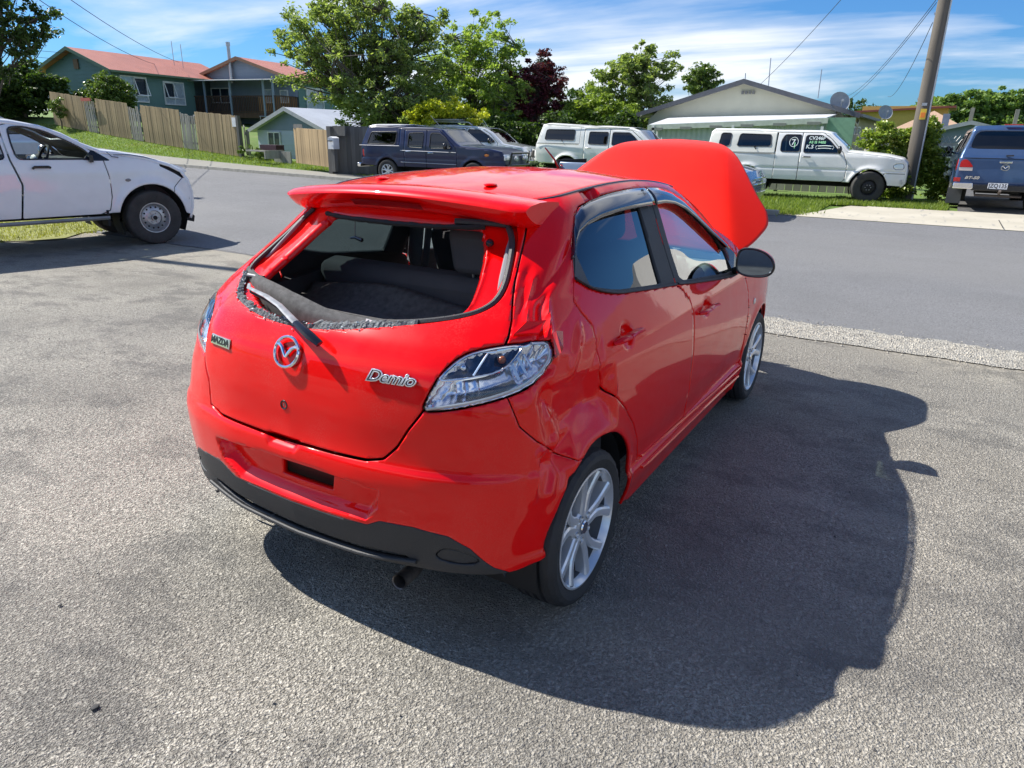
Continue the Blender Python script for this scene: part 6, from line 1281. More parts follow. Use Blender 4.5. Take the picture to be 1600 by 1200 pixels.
# palm
pr_ = empty('palm', 'small palm with arching fronds left of the cream house gable', 'palm', (33.5, 10.2, .2))
b = MB(); b.tube([(0, 0, 0), (.05, 0, 1.4), (0, 0, 2.8)], [.12, .10, .09], 8); b.obj('trunk', bark, pr_)
R = np.random.RandomState(2)
for k in range(11):
    a = k*.571+.2; L = R.uniform(.8, 1.15); rise = R.uniform(.3, .9); V, F = [], []
    sp_ = [np.array([math.cos(a)*L*t, math.sin(a)*L*t, 2.8+rise*t-1.1*t*t]) for t in np.linspace(0, 1, 16)]
    sd_ = np.array([-math.sin(a), math.cos(a), 0])
    for i in range(1, 15):
        for s in (-1, 1):
            ln = .34*math.sin(i/15*math.pi)**.6+.05; c = sp_[i]; q = c+sd_*s*ln+np.array([math.cos(a)*.08, math.sin(a)*.08, -.12]); n0 = len(V); V += [c, c+(sp_[i+1]-c)*.6, q]; F.append((n0, n0+1, n0+2))
    b = MB(); b.add(V, F); b.obj('frond', lf_big, pr_, smooth=False)

# ================================================================== FENCES
def woodmat(name, c, var=.35):
    b = NB(name); n1 = b.noise(6, 5, .6, sc=(1, 1, .12)); n2 = b.noise(2.0, 3); gi = b.n('ShaderNodeObjectInfo')
    cc = b.mix(b.ramp(n1, [(.3, 0.), (.7, 1.)]), tuple(v*(1-var) for v in c), tuple(min(1, v*(1+var)) for v in c))
    cc = b.mix(b.math('MULTIPLY', gi.outputs['Random'], .75), cc, tuple(v*.50 for v in c)); b.set(Base_Color=cc, Roughness=.85); b.l(b.bump(n1, .4, .01), b.b.inputs['Normal']); MATS[name] = b.m; return b.m
wood = woodmat('weathered_paling', (.40, .30, .165), .5); wood_new = woodmat('new_paling', (.50, .36, .19), .45); wood_grey = woodmat('grey_paling', (.17, .165, .15)); wood_pale = woodmat('pale_grey_wood', (.36, .345, .30)); wood_dark = woodmat('dark_brown_timber', (.09, .05, .03))
PAL = {}
def paling_mesh(h, w, th=.018):
    k = (round(h, 2), round(w, 2))
    if k not in PAL:
        b = MB(); b.add([(-w/2, 0, 0), (w/2, 0, 0), (w/2, th, 0), (-w/2, th, 0), (-w/2, 0, h-.01), (w/2, 0, h+.008), (w/2, th, h+.008), (-w/2, th, h-.01)], [(0, 3, 2, 1), (4, 5, 6, 7), (0, 1, 5, 4), (1, 2, 6, 5), (2, 3, 7, 6), (3, 0, 4, 7)]); PAL[k] = mesh_data('paling', b.V, b.F, False)
    return PAL[k]
def paling_fence(name, label, a, c, h, w=.10, gap=.012, m=wood, seed=0, jag=.03, lift=.02, post=True, group=None, gap_p=0.0, zf=None, lean=.02):
    R = random.Random(seed); a, c = Vector(a), Vector(c); L = (c-a).to_2d().length; ang = math.atan2(c.y-a.y, c.x-a.x)
    root = empty(name, label, 'fence', (a.x, a.y, a.z), ang, group); n = int(L/(w+gap)); x = w/2
    for i in range(n):
        t = x/L; wx, wy = a.x+(c.x-a.x)*t, a.y+(c.y-a.y)*t; z0 = (a.z+(c.z-a.z)*t)-a.z+lift
        hh = round(h+R.choice([-1, 0, 0, 1])*jag, 2); me = paling_mesh(hh, w)
        if not me.materials: me.materials.append(m)
        me2 = me
        if me.materials[0] is not m:
            k = (hh, w, m.name)
            if k not in PAL: PAL[k] = me.copy(); PAL[k].materials[0] = m
            me2 = PAL[k]
        if R.random() >= gap_p:
            o = bpy.data.objects.new('paling', me2); C.objects.link(o); o.parent = root; o.location = (x, R.uniform(-.006, .006), z0); o.rotation_euler = (0, R.gauss(0, lean), 0)
        x += w+gap
    b = MB(); nl = Vector((-math.sin(ang), math.cos(ang))); sg = -1 if nl.dot(Vector((CAM.x-a.x, CAM.y-a.y))) > 0 else 1; y1, y2 = (.022, .07) if sg > 0 else (-.052, -.004)
    for hz in (.25, h-.3): b.hexa([(0, y1, hz), (L, y1, c.z-a.z+hz), (L, y1, c.z-a.z+hz+.07), (0, y1, hz+.07)]+[(0, y2, hz), (L, y2, c.z-a.z+hz), (L, y2, c.z-a.z+hz+.07), (0, y2, hz+.07)])
    b.obj('rail', m, root, smooth=False)
    if post:
        for xx in np.arange(0, L+.1, max(1.2, L/max(1, round(L/2.4)))):
            t = min(1, xx/L); b = MB(); b.box((min(xx, L), .125 if sg > 0 else -.105, (c.z-a.z)*t+h/2-.15), (.10, .10, h+.0)); b.obj('post', m, root, smooth=False)
    return root
def fz(x, y): return float(terr(x, y))
# the line of fence climbing to the left, alternating close boarded panels and ragged gaps
FP = [(17.42, 22.55), (17.62, 25.4), (17.66, 26.4), (17.75, 29.3), (17.82, 30.25), (17.86, 32.9), (17.88, 33.75), (17.95, 36.8)]
lab = ['close boarded brown fence panel at the right end of the sloping fence, with paper notice', 'ragged grey palings between the two rightmost boarded panels', 'boarded light brown fence panel in the middle right of the sloping fence', 'ragged narrow palings in the middle of the sloping fence', 'boarded light brown fence panel in the middle left of the sloping fence', 'ragged narrow palings beside the leftmost boarded panel', 'leftmost boarded light brown fence panel, beside the hedge']
for i in range(7):
    (x0, y0), (x1, y1) = FP[i], FP[i+1]; rag = i % 2 == 1
    paling_fence('paling_fence', lab[i], (x0, y0, fz(x0, y0)), (x1, y1, fz(x1, y1)), 1.38 if rag else 1.52, .055 if rag else .128, .035 if rag else .012, wood_pale if rag else wood, i+3, .05 if rag else .015, post=not rag, group='panels of the sloping paling fence', lean=.03 if rag else .004)
b = MB(); b.box((17.40, 22.70, fz(17.4, 22.7)+1.30), (.02, .22, .34)); tag(b.obj('paper_notice', white_plastic, smooth=False), 'small white paper notice pinned to the right end panel of the sloping fence', 'notice')
b = MB(); b.box((17.42, 22.48, fz(17.4, 22.5)+.72), (.13, .13, 1.66)); tag(b.obj('fence_post', wood_grey, smooth=False), 'dark end post of the sloping fence beside the path gap', 'post')
b = MB(); b.box((17.74, 33.3, fz(17.7, 33.3)+1.50), (.06, .75, .14)); tag(b.obj('red_board', mat('faded_red', (.45, .12, .08), .7), smooth=False), 'faded red board showing above the ragged palings', 'board')
b = MB(); b.sphere((18.46, 26.2, 2.15), .30, 3, (.7, 1.2, .35)); tag(b.obj('bin_lid', mat('blue_bin', (.03, .06, .13), .3, coat=.5)), 'dark blue rounded bin lid peeking over the fence', 'bin lid')
paling_fence('garden_fence', 'short light brown fence panel in front of the small blue garage', (15.74, 16.06, .50), (16.2, 18.1, .56), 1.16, .135, .004, wood_new, 31, 0.0, post=False, lean=.003)
b = MB(); 
b.box((16.16, 17.85, 1.79), (.03, .42, .14)); tag(b.obj('fence_board', wood_pale, smooth=False), 'pale board with dark knots fixed on top of the short brown fence panel', 'board')
paling_fence('grey_fence', 'dark grey close boarded fence under the big tree, left of the navy ute', (15.9, 15.95, .25), (16.9, 12.2, .22), 1.55, .15, .004, wood_grey, 33, 0, lean=.003)
paling_fence('grey_fence', 'weathered grey palings between the green house deck and the small garage', (18.2, 23.1, .50), (20.2, 25.6, .55), 1.25, .10, .02, wood_pale, 34, .03, lean=.01)
b = MB(); b.box((15.75, 15.95, .95), (.16, .16, 1.7)); b.box((15.82, 15.60, 1.66), (.06, .55, .30)); tag(b.obj('gate_frame', wood_grey, smooth=False), 'dark timber gate post and head beside the short brown panel', 'gate')
lb = empty('letterbox', 'white metal letterbox on a timber post beside the brown fence panel', 'letterbox', (15.55, 15.62, .45)); b = MB(); b.box((0, 0, .82), (.26, .24, .34)); b.add([(-.14, -.13, .99), (.14, -.13, .99), (.14, .13, .99), (-.14, .13, .99), (-.14, 0, 1.04), (.14, 0, 1.04)], [(0, 1, 5, 4), (3, 4, 5, 2), (0, 4, 3), (1, 2, 5)]); b.obj('box', white_plastic, lb, smooth=False)
b = MB(); b.box((0, 0, .3), (.14, .14, .70)); b.obj('post', wood_grey, lb, smooth=False); b = MB(); b.box((-.152, .0, .90), (.01, .20, .03)); b.obj('slot', black_matt, lb, smooth=False)
# timber steps and planter between fence and garage
b = MB(); b.box((16.9, 20.0, .80), (.9, .06, .30)); b.box((16.6, 20.5, .92), (.25, 1.1, .05)); b.box((17.2, 19.9, .68), (.06, .9, .45)); tag(b.obj('timber_edging', wood_pale, smooth=False), 'low pale timber retaining edge in front of the small garage', 'edging')
b = MB(); b.box((17.6, 20.9, .98), (.4, .9, .28)); tag(b.obj('planter', mat('maroon_planter', (.06, .02, .03), .6), smooth=False), 'dark maroon planter beside the low timber edge', 'planter')
paling_fence('pale_fence', 'grey timber fence running beside the cream house behind the lifted ute', (26.4, 2.05, .15), (29.5, .6, .15), 1.7, .14, .01, wood_pale, 41, .02)
paling_fence('low_fence', 'low weathered boards showing beneath the lifted white ute', (21.3, 5.2, .15), (21.3, .5, .15), .50, .22, .02, wood_pale, 42, .02)
cf = empty('trellis', 'grey wire trellis leaning behind the leafy bush', 'trellis', (21.0, -1.15, .2)); b = MB()
for k in range(9): b.tube([(0, -.9+.1*k, .6), (0, -.3+.1*k, 1.6)], .006, 4); b.tube([(0.02, -.3+.1*k, .6), (.02, -.9+.1*k, 1.6)], .006, 4)
b.obj('wire', steel, cf)

# ================================================================== HOUSES
def boards(root, name, m, p0, d, L, z0, ztop, n_out, bh=.20, lap=.018):
    """horizontal weatherboards on a wall starting at p0, running along d; ztop(s) gives the top"""
    b = MB(); d = Vector((d[0], d[1], 0)); n = Vector((n_out[0], n_out[1], 0)); S = np.linspace(0, L, 33); z = z0
    zmax = max(ztop(s) for s in S)
    while z < zmax:
        ok = [s for s in S if ztop(s) > z+.02]
        if len(ok) > 1:
            s0, s1 = ok[0], ok[-1]; t = min(z+bh, zmax); okt = [s for s in S if ztop(s) > t-.02] or [(s0+s1)/2, (s0+s1)/2]
            a0, a1 = okt[0], okt[-1]; P = lambda s, zz, o: Vector((p0[0], p0[1], zz))+d*s+n*o
            b.add([P(s0, z, lap), P(s1, z, lap), P(a1, t, 0), P(a0, t, 0), P(s0, z, -.02), P(s1, z, -.02)], [(0, 1, 2, 3), (4, 5, 1, 0)])
        z += bh
    o = b.obj(name, m, root, smooth=False); o['kind'] = 'stuff'; return o
def wallpoly(root, name, m, pts, th, n): b = MB(); n = Vector((n[0], n[1], 0)); k = len(pts); V = [Vector(p) for p in pts]+[Vector(p)-n*th for p in pts]; b.add(V, [tuple(range(k)), tuple(range(k, 2*k))[::-1]]+[(i, i+k, (i+1) % k+k, (i+1) % k) for i in range(k)]); return b.obj(name, m, root, smooth=False)
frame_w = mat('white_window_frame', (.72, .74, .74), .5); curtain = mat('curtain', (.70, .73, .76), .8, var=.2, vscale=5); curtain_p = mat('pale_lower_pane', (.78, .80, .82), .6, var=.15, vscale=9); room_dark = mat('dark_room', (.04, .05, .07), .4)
pane_m = glass_mat('house_pane', (.75, .80, .85), 1.0)
def window(root, p, d, n, w, h, lites=2, split=.72, back=curtain, low=curtain_p, open_=None):
    """p: lower left corner, d: direction, n: outward normal"""
    p = Vector(p); d = Vector((d[0], d[1], 0)); n = Vector((n[0], n[1], 0)); up = Vector((0, 0, 1)); Q = lambda s, z, o: p+d*s+up*z+n*o
    def bar(b, s0, s1, z0, z1, o0, o1): b.hexa([Q(s0, z0, o1), Q(s1, z0, o1), Q(s1, z1, o1), Q(s0, z1, o1), Q(s0, z0, o0), Q(s1, z0, o0), Q(s1, z1, o0), Q(s0, z1, o0)])
    b = MB(); f = .06; bar(b, 0, w, 0, f, 0, .07); bar(b, 0, w, h-f, h, 0, .07); bar(b, 0, f, f, h-f, 0, .07); bar(b, w-f, w, f, h-f, 0, .07)
    zs = h*(1-split); 
    if split < 1: bar(b, f, w-f, zs-.025, zs+.025, 0, .06)
    for i in range(1, lites): bar(b, w*i/lites-.025, w*i/lites+.025, f, h-f, 0, .06)
    wo = b.obj('window', frame_w, root, smooth=False)
    for i in range(lites):
        s0, s1 = f+(w-2*f)*i/lites, f+(w-2*f)*(i+1)/lites
        for (z0, z1, mm) in ((f, zs, low), (zs, h-f, back)) if split < 1 else ((f, h-f, back),):
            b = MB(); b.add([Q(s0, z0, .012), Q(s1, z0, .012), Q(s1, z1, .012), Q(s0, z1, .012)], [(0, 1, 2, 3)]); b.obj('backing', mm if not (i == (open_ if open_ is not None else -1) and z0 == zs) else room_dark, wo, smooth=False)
            b = MB(); b.add([Q(s0, z0, .035), Q(s1, z0, .035), Q(s1, z1, .035), Q(s0, z1, .035)], [(0, 1, 2, 3)]); b.obj('pane', pane_m, wo, smooth=False)
    if open_ is not None:   # top hung sash pushed out
        s0, s1 = f+(w-2*f)*open_/lites, f+(w-2*f)*(open_+1)/lites; b = MB(); a = .30
        for (u0, u1, v0, v1) in ((s0, s1, zs, zs+.05), (s0, s1, h-f-.05, h-f), (s0, s0+.05, zs, h-f), (s1-.05, s1, zs, h-f)):
            PP = [Q(u, v, .07+(h-f-v)*a) for u, v in ((u0, v0), (u1, v0), (u1, v1), (u0, v1))]; b.hexa(PP+[q-n*.03 for q in PP])
        b.obj('sash', frame_w, wo, smooth=False)
    return wo
def ironmat(name, c, axis='x', sc=40):
    b = NB(name); n1 = b.noise(.8, 5, .6); w = b.n('ShaderNodeTexWave'); w.bands_direction = 'X' if axis == 'x' else 'Y'; b.l(b.co(), w.inputs['Vector']); w.inputs['Scale'].default_value = sc/6.28
    b.set(Base_Color=b.mix(b.ramp(n1, [(.3, 0.), (.7, 1.)]), tuple(v*.85 for v in c), tuple(min(1, v*1.12) for v in c)), Roughness=.45); b.l(b.bump(w.outputs['Fac'], .5, .02), b.b.inputs['Normal']); MATS[name] = b.m; return b.m
red_roof = ironmat('red_iron_roof', (.47, .17, .11), 'x'); blue_roof = ironmat('pale_iron_roof', (.50, .53, .58), 'x')
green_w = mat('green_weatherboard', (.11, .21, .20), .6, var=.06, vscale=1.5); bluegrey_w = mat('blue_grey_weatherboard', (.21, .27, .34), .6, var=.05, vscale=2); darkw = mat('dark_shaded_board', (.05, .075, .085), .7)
fascia = mat('green_fascia', (.13, .20, .13), .6); fascia_b = mat('brown_fascia', (.30, .17, .10), .6)
# -- green house
gh_ = empty('house', 'green weatherboard house with rust red iron roof, timber deck and flue', 'house', (22.31, 38.5, 0), math.atan2(.156, .988))
Z0, ZE, ZR, DP = 1.6, 4.72, 5.72, 5.1
boards(gh_, 'front_cladding', green_w, (0, 0), (1, 0), 5.8, Z0, lambda s: ZE, (0, -1))
boards(gh_, 'gable_cladding', green_w, (0, 0), (0, 1), DP, Z0, lambda s: ZE+(ZR-ZE)*(1-abs(s-DP/2)/(DP/2)), (-1, 0))
b = MB(); b.box((4.4, DP/2, (Z0+ZE)/2), (8.7, DP-.1, ZE-Z0)); b.obj('walls', darkw, gh_, smooth=False)
def gable_roof(root, x0, x1, y0, y1, ze, zr, m, fm, oh=.35, th=.10, axis='x'):
    ym = (y0+y1)/2; sl = (zr-ze)/(ym-y0); za = ze-sl*oh; b = MB()
    for s, (ya, yb) in ((1, (y0-oh, ym)), (-1, (y1+oh, ym))):
        P = [(x0-oh, ya, za+.06), (x1+oh, ya, za+.06), (x1+oh, yb, zr+.06), (x0-oh, yb, zr+.06)]; Q = [(p[0], p[1], p[2]-th) for p in P]; b.hexa([Vector(p) for p in Q]+[Vector(p) for p in P])
    r = b.obj('roof', m, root, smooth=False); b = MB()
    for ya in (y0-oh, y1+oh):
        yo = ya; a_, c_ = Vector((x0-oh-.02, yo, za-.10)), Vector((x0-oh-.02, ym, zr-.10)); b.hexa([a_, c_, c_+Vector((0, 0, .18)), a_+Vector((0, 0, .18))]+[v+Vector((-.03, 0, 0)) for v in (a_, c_, c_+Vector((0, 0, .18)), a_+Vector((0, 0, .18)))])
    b.obj('bargeboard', fm, root, smooth=False); b = MB(); b.box(((x0+x1)/2, y0-oh-.05, za), (x1-x0+2*oh, .10, .10)); b.obj('gutter', fm, root, smooth=False); return r
gable_roof(gh_, 0, 8.7, 0, DP, ZE, ZR, red_roof, fascia, .45)
window(gh_, (.45, -.02, 3.05), (1, 0), (0, -1), 1.75, 1.35, 2, .74, open_=1); window(gh_, (3.35, -.02, 3.0), (1, 0), (0, -1), 1.55, 1.30, 2, .70, open_=0)
b = MB(); b.box((-.06, DP/2-.05, 4.95), (.06, .34, .5)); b.obj('gable_vent', mat('rusty_vent', (.20, .13, .08), .8), gh_, smooth=False)
X2, Y0, Y1, E2, R2 = 7.2, -6.72, 1.6, 4.55, 5.82
boards(gh_, 'wing_gable_cladding', bluegrey_w, (X2, Y0), (0, 1), Y1-Y0, 3.6, lambda s: E2+(R2-E2)*(1-abs(s-(Y1-Y0)/2)/((Y1-Y0)/2)), (-1, 0))
boards(gh_, 'wing_front_cladding', green_w, (X2, Y0), (1, 0), 3.6, 2.2, lambda s: E2, (0, -1)); boards(gh_, 'lower_cladding', bluegrey_w, (X2-.02, Y0+.2), (0, 1), 6.4, .8, lambda s: 2.55, (-1, 0))
b = MB(); b.box((X2+1.85, (Y0+Y1)/2, (.6+E2)/2), (3.6, Y1-Y0-.1, E2-.6)); b.obj('wing_walls', darkw, gh_, smooth=False)
gable_roof(gh_, X2, X2+3.7, Y0, Y1, E2, R2, red_roof, fascia_b, .35)
window(gh_, (X2+.7, Y0-.02, 2.95), (1, 0), (0, -1), 1.7, 1.25, 2, .62, open_=1)
for (yy0, w_, h_) in ((-6.0, .6, .75), (-4.9, .7, .8), (-1.5, 1.5, .9)): window(gh_, (X2-.02, yy0+w_, 3.25), (0, -1), (-1, 0), w_, h_, 1 if w_ < 1 else 2, 1, back=curtain if w_ < 1 else room_dark)
dk = MB(); dk.box((X2-.75, -3.3, 2.56), (1.5, 6.9, .16)); dk.box((X2-1.5, -3.3, 2.45), (.06, 6.9, .20)); dk.obj('deck', wood_dark, gh_, smooth=False)
bal = mesh_data('baluster', *(lambda q: (q.V, q.F))(MB().box((0, 0, .45), (.03, .05, .90))), False); bal.materials.append(wood_dark); bal2 = bal.copy(); bal2.materials[0] = woodmat('orange_timber', (.30, .15, .06))
for k in range(52):
    y_ = .05-6.6*k/51; o = bpy.data.objects.new('baluster', bal if y_ > -4.9 else bal2); C.objects.link(o); o.parent = gh_; o.location = (X2-1.5, y_, 2.65)
for k in range(9):
    o = bpy.data.objects.new('baluster', bal2); C.objects.link(o); o.parent = gh_; o.location = (X2-1.4+1.3*k/8, -6.62, 2.65)
b = MB(); b.box((X2-1.5, -3.3, 3.58), (.07, 6.8, .06)); b.box((X2-1.5, -3.3, 2.70), (.05, 6.8, .05)); b.box((X2-.8, -6.62, 3.58), (1.4, .06, .06)); b.obj('deck_rail', wood_dark, gh_, smooth=False)
for y_ in (-.9, -2.9, -5.4, -6.1): b = MB(); b.box((X2-1.52, y_, 3.25), (.10, .10, 2.5)); b.obj('deck_post', bluegrey_w, gh_, smooth=False)
b = MB(); b.hexa([Vector(p) for p in [(X2-1.9, -6.2, 4.42), (X2, -6.2, 4.60), (X2, .4, 4.60), (X2-1.9, .4, 4.42), (X2-1.9, -6.2, 4.46), (X2, -6.2, 4.64), (X2, .4, 4.64), (X2-1.9, .4, 4.46)]]); b.obj('deck_roof', mat('dirty_clear_sheet', (.42, .44, .42), .5), gh_, smooth=False)
b = MB(); b.tube([(X2-.2, -1.9, 4.4), (X2-.2, -1.9, 6.55)], .10, 12); b.tube([(X2-.2, -1.9, 6.5), (X2-.2, -1.9, 6.72)], .13, 12); b.obj('flue', steel, gh_)
b = MB(); b.tube([(6.0, 1.6, 5.2), (6.0, 1.6, 6.75)], .02, 5); b.obj('aerial', steel, gh_); b = MB(); b.tube([(6.3, 1.2, 5.2), (6.3, 1.2, 6.6)], .02, 5); b.obj('aerial', steel, gh_)
# washing line under the deck
b = MB(); b.tube([(X2-1.6, -5.0, 2.45), (X2-1.6, -5.6, 2.45)], .02, 5); b.tube([(X2-1.6, -5.05, 2.45), (X2-1.6, -5.15, 1.5)], .02, 5); b.tube([(X2-1.6, -5.5, 2.45), (X2-1.6, -5.4, 1.5)], .02, 5); b.obj('ladder_frame', steel, gh_)
# -- small blue garage
ga = empty('garage', 'small blue grey garage with pale iron roof behind the short brown fence', 'garage', (22.2, 22.5, 0))
gz0, gze, gzr, gw = -.1, 1.72, 2.60, 4.6
boards(ga, 'front_cladding', mat('pale_blue_board', (.50, .57, .67), .6, var=.04, vscale=2), (0, 0), (0, 1), gw, gz0, lambda s: 1.66, (-1, 0), .22); boards(ga, 'gable_cladding', bluegrey_w, (0, 0), (0, 1), gw, 1.66, lambda s: gze+(gzr-gze)*(1-abs(s-gw/2)/(gw/2)), (-1, 0), .3)
b = MB(); b.box((3.1, gw/2, .8), (6.1, gw-.1, 1.85)); b.obj('walls', bluegrey_w, ga, smooth=False)
gable_roof(ga, 0, 6.2, 0, gw, gze, gzr, blue_roof, mat('pale_bargeboard', (.50, .50, .50), .5), .32)
window(ga, (-.02, gw-.75, .85), (0, -1), (-1, 0), .85, .75, 2, 1, back=mat('grey_blind', (.16, .17, .17), .6))
# -- cream house
ch = empty('house', 'low cream gabled house with lean-to carport and satellite dish, behind the white utes', 'house', (28.5, 1.94, .1)); cw = 7.9
cream_w = mat('cream_cladding', (.66, .64, .50), .65, var=.05, vscale=2); dark_f = mat('dark_grey_fascia', (.10, .105, .12), .5); iron_w = ironmat('white_corrugated', (.66, .68, .70), 'y', 60)
boards(ch, 'gable_cladding', cream_w, (0, 0), (0, 1), cw, 0, lambda s: 2.55+1.12*(1-abs(s-cw/2)/(cw/2)), (-1, 0), .45, .008)
boards(ch, 'side_cladding', mat('ochre_cladding', (.42, .36, .20), .65), (0, 0), (1, 0), 11, 0, lambda s: 2.5, (0, -1), .22)
b = MB(); b.box((5.6, cw/2, 1.2), (11, cw-.1, 2.5)); b.obj('walls', cream_w, ch, smooth=False)
gable_roof(ch, 0, 11.2, 0, cw, 2.55, 3.68, mat('grey_iron_roof', (.20, .21, .23), .5), dark_f, .40, .12)
for k in range(4): b = MB(); b.box((-.05, cw/2-.12-.14*k+.2, 3.28), (.05, .09, .12)); b.obj('gable_vent', mat('vent_grey', (.25, .25, .24), .6), ch, smooth=False)
for k, xw in enumerate((1.0, 2.6, 5.0, 7.5)): window(ch, (xw, -.02, 1.0), (1, 0), (0, -1), .9, 1.1, 1, .6)
b = MB(); b.tube([(0, -.1, 2.35), (1.0, -.2, 2.1), (1.6, -.15, 2.3)], .05, 6); b.obj('downpipe', cream_w, ch)
lt = empty('carport', 'white corrugated lean-to carport across the cream house gable', 'carport', (26.0, 2.35, .1)); lw = 6.5
b = MB(); b.hexa([Vector(p) for p in [(0, 0, 2.26), (2.45, 0, 2.46), (2.45, lw, 2.32), (0, lw, 1.98), (0, 0, 2.30), (2.45, 0, 2.50), (2.45, lw, 2.36), (0, lw, 2.02)]]); b.obj('roof', iron_w, lt, smooth=False)
b = MB(); b.hexa([Vector(p) for p in [(-.04, -.05, 2.10), (0, -.05, 2.10), (0, lw+.05, 1.82), (-.04, lw+.05, 1.82), (-.04, -.05, 2.28), (0, -.05, 2.28), (0, lw+.05, 2.0), (-.04, lw+.05, 2.0)]]); b.obj('fascia', mat('pale_green_fascia', (.52, .56, .47), .6), lt, smooth=False)
for k in range(6): b = MB(); b.box((-.05, .4+k*1.15, 2.12-.043*(.4+k*1.15)), (.03, .45, .10)); b.obj('bracket', mat('bracket_grey', (.24, .25, .22), .7), lt, smooth=False)
ww = 64; V = []
for k in range(ww*2+1):
    y_ = lw*k/(ww*2); o_ = .018*math.sin(k*math.pi/2); zt = 2.24-.28*y_/lw; V += [(.35+o_, y_, 0), (.35+o_, y_, zt)]
b = MB(); b.add(V, [(2*k, 2*k+1, 2*k+3, 2*k+2) for k in range(ww*2)]); b.obj('corrugated_wall', mat('pale_blue_iron', (.52, .58, .60), .5, var=.05), lt, smooth=False)
b = MB(); b.box((.2, -.45, 1.15), (.05, .9, 2.3)); b.obj('green_screen', mat('green_sheet', (.20, .36, .24), .6, var=.1), lt, smooth=False)
for k in range(3): b = MB(); b.box((-.02, .1+k*3.1, 1.0), (.09, .09, 2.0)); b.obj('post', white_plastic, lt, smooth=False)
def dish(label, c, r, d=(-.8, -.45, .35)):
    root = empty('satellite_dish', label, 'satellite dish', c); n = Vector(d).normalized(); Rq = n.to_track_quat('Y', 'Z').to_matrix().to_4x4(); b = MB()
    b.lathe([(.001, 0), (r*.5, r*.05), (r*.85, r*.16), (r, r*.24), (r*.99, r*.22), (r*.5, r*.03), (.001, -.02)], 24, Rq); b.obj('reflector', mat('dish_grey', (.30, .32, .34), .45), root)
    b = MB(); b.tube([Vector((0, 0, 0)), -n*.15+Vector((0, 0, -.1)), -n*.2+Vector((0, 0, -r*1.5))], .03, 6); b.tube([Vector(Rq.to_3x3() @ Vector((0, r*.2, -r*.95))), n*r*.9+Vector((0, 0, -.05))], .012, 5); b.box(n*r*.9+Vector((0, 0, -.05)), (.08, .08, .08)); b.obj('arm', steel, root)
dish('large grey satellite dish on the near corner of the cream house roof', (28.3, 2.35, 2.98), .37)
dish('smaller satellite dish further back along the cream house eave', (38.1, 1.55, 2.95), .34)
for lb_, p0, p1 in (('thin roof aerial on the right slope of the cream house', (29.5, 3.3, 3.2), (29.7, 3.35, 4.25)), ('thin roof aerial just right of the cream house ridge', (29.8, 5.3, 3.5), (30.0, 5.4, 4.75)), ('short aerial at the top of the cream house gable', (29.2, 6.1, 3.6), (29.25, 6.15, 4.15))):
    b = MB(); b.tube([p0, p1], .018, 5); tag(b.obj('aerial', steel), lb_, 'aerial')
tk = empty('water_tank', 'short grey concrete tank between the cream house and the leafy bush', 'tank', (25.6, .6, .1)); b = MB(); V = []
b.tube([(0, 0, 0), (0, 0, 1.55)], .36, 20); b.obj('tank', mat('tank_concrete', (.34, .32, .28), .8), tk); b = MB(); b.tube([(0, 0, 1.55), (0, 0, 1.62)], .40, 20); b.obj('lid', mat('tank_lid', (.16, .15, .14), .8), tk)
# -- far houses on the right
yh = empty('house', 'ochre yellow house with dark red eaves high in the distance', 'house', (68.5, -.2, 2.2)); b = MB(); b.box((3, 2.8, .6), (6, 6.4, 3.4)); b.obj('walls', mat('yellow_plaster', (.50, .36, .10), .7, var=.06), yh, smooth=False)
b = MB(); b.hexa([Vector(p) for p in [(-.5, -.9, 2.15), (7, -.9, 2.2), (7, 6.6, 1.9), (-.5, 6.6, 1.75), (-.5, -.9, 2.3), (7, -.9, 2.4), (7, 6.6, 2.1), (-.5, 6.6, 1.9)]]); b.obj('roof', mat('dark_red_roof', (.20, .05, .045), .6), yh, smooth=False)
b = MB(); b.box((-.8, -.6, .55), (1.2, 1.6, .10)); b.obj('awning', mat('orange_awning', (.65, .22, .08), .6), yh, smooth=False); b = MB(); b.box((-.02, -.1, 1.3), (.06, 1.1, .5)); b.obj('window', room_dark, yh, smooth=False)
th_ = empty('house', 'small house with tan tiled roof below the yellow house', 'house', (54, -1.2, .3)); b = MB(); b.box((2, 1.2, 1.1), (4, 3.4, 2.2)); b.obj('walls', cream_w, th_, smooth=False)
b = MB(); b.add([(-.4, -.9, 2.2), (4.4, -.9, 2.2), (4.4, 3.3, 2.2), (-.4, 3.3, 2.2), (1.2, 1.2, 3.35), (2.8, 1.2, 3.35)], [(0, 1, 5, 4), (1, 2, 5), (2, 3, 4, 5), (3, 0, 4), (0, 3, 2, 1)]); b.obj('roof', mat('tan_tiles', (.42, .28, .19), .7, var=.1, vscale=8), th_, smooth=False)
bh_ = empty('house', 'blue grey gabled house right of the power pole, behind the slate blue ute', 'house', (39.5, -4.6, .1)); hw = 5.0
boards(bh_, 'gable_cladding', bluegrey_w, (0, 0), (0, 1), hw, 1.55, lambda s: 1.85+.62*(1-abs(s-hw/2)/(hw/2)), (-1, 0), .3); boards(bh_, 'lower_cladding', mat('pale_block', (.36, .36, .36), .8), (0, 0), (0, 1), hw, 0, lambda s: 1.55, (-1, 0), .2, .006)
b = MB(); b.box((3, hw/2, .9), (5.9, hw-.1, 1.8)); b.obj('walls', bluegrey_w, bh_, smooth=False); gable_roof(bh_, 0, 6, 0, hw, 1.85, 2.47, mat('slate_roof', (.26, .28, .31), .5), mat('pale_barge', (.36, .38, .40), .6), .35)
window(bh_, (-.02, 3.75, .85), (0, -1), (-1, 0), .8, .55, 1, 1, back=room_dark)
b = MB(); b.box((1.5, 3.6, 2.45), (.30, .30, .9)); b.obj('chimney', mat('blue_flue', (.16, .19, .24), .6), bh_, smooth=False)
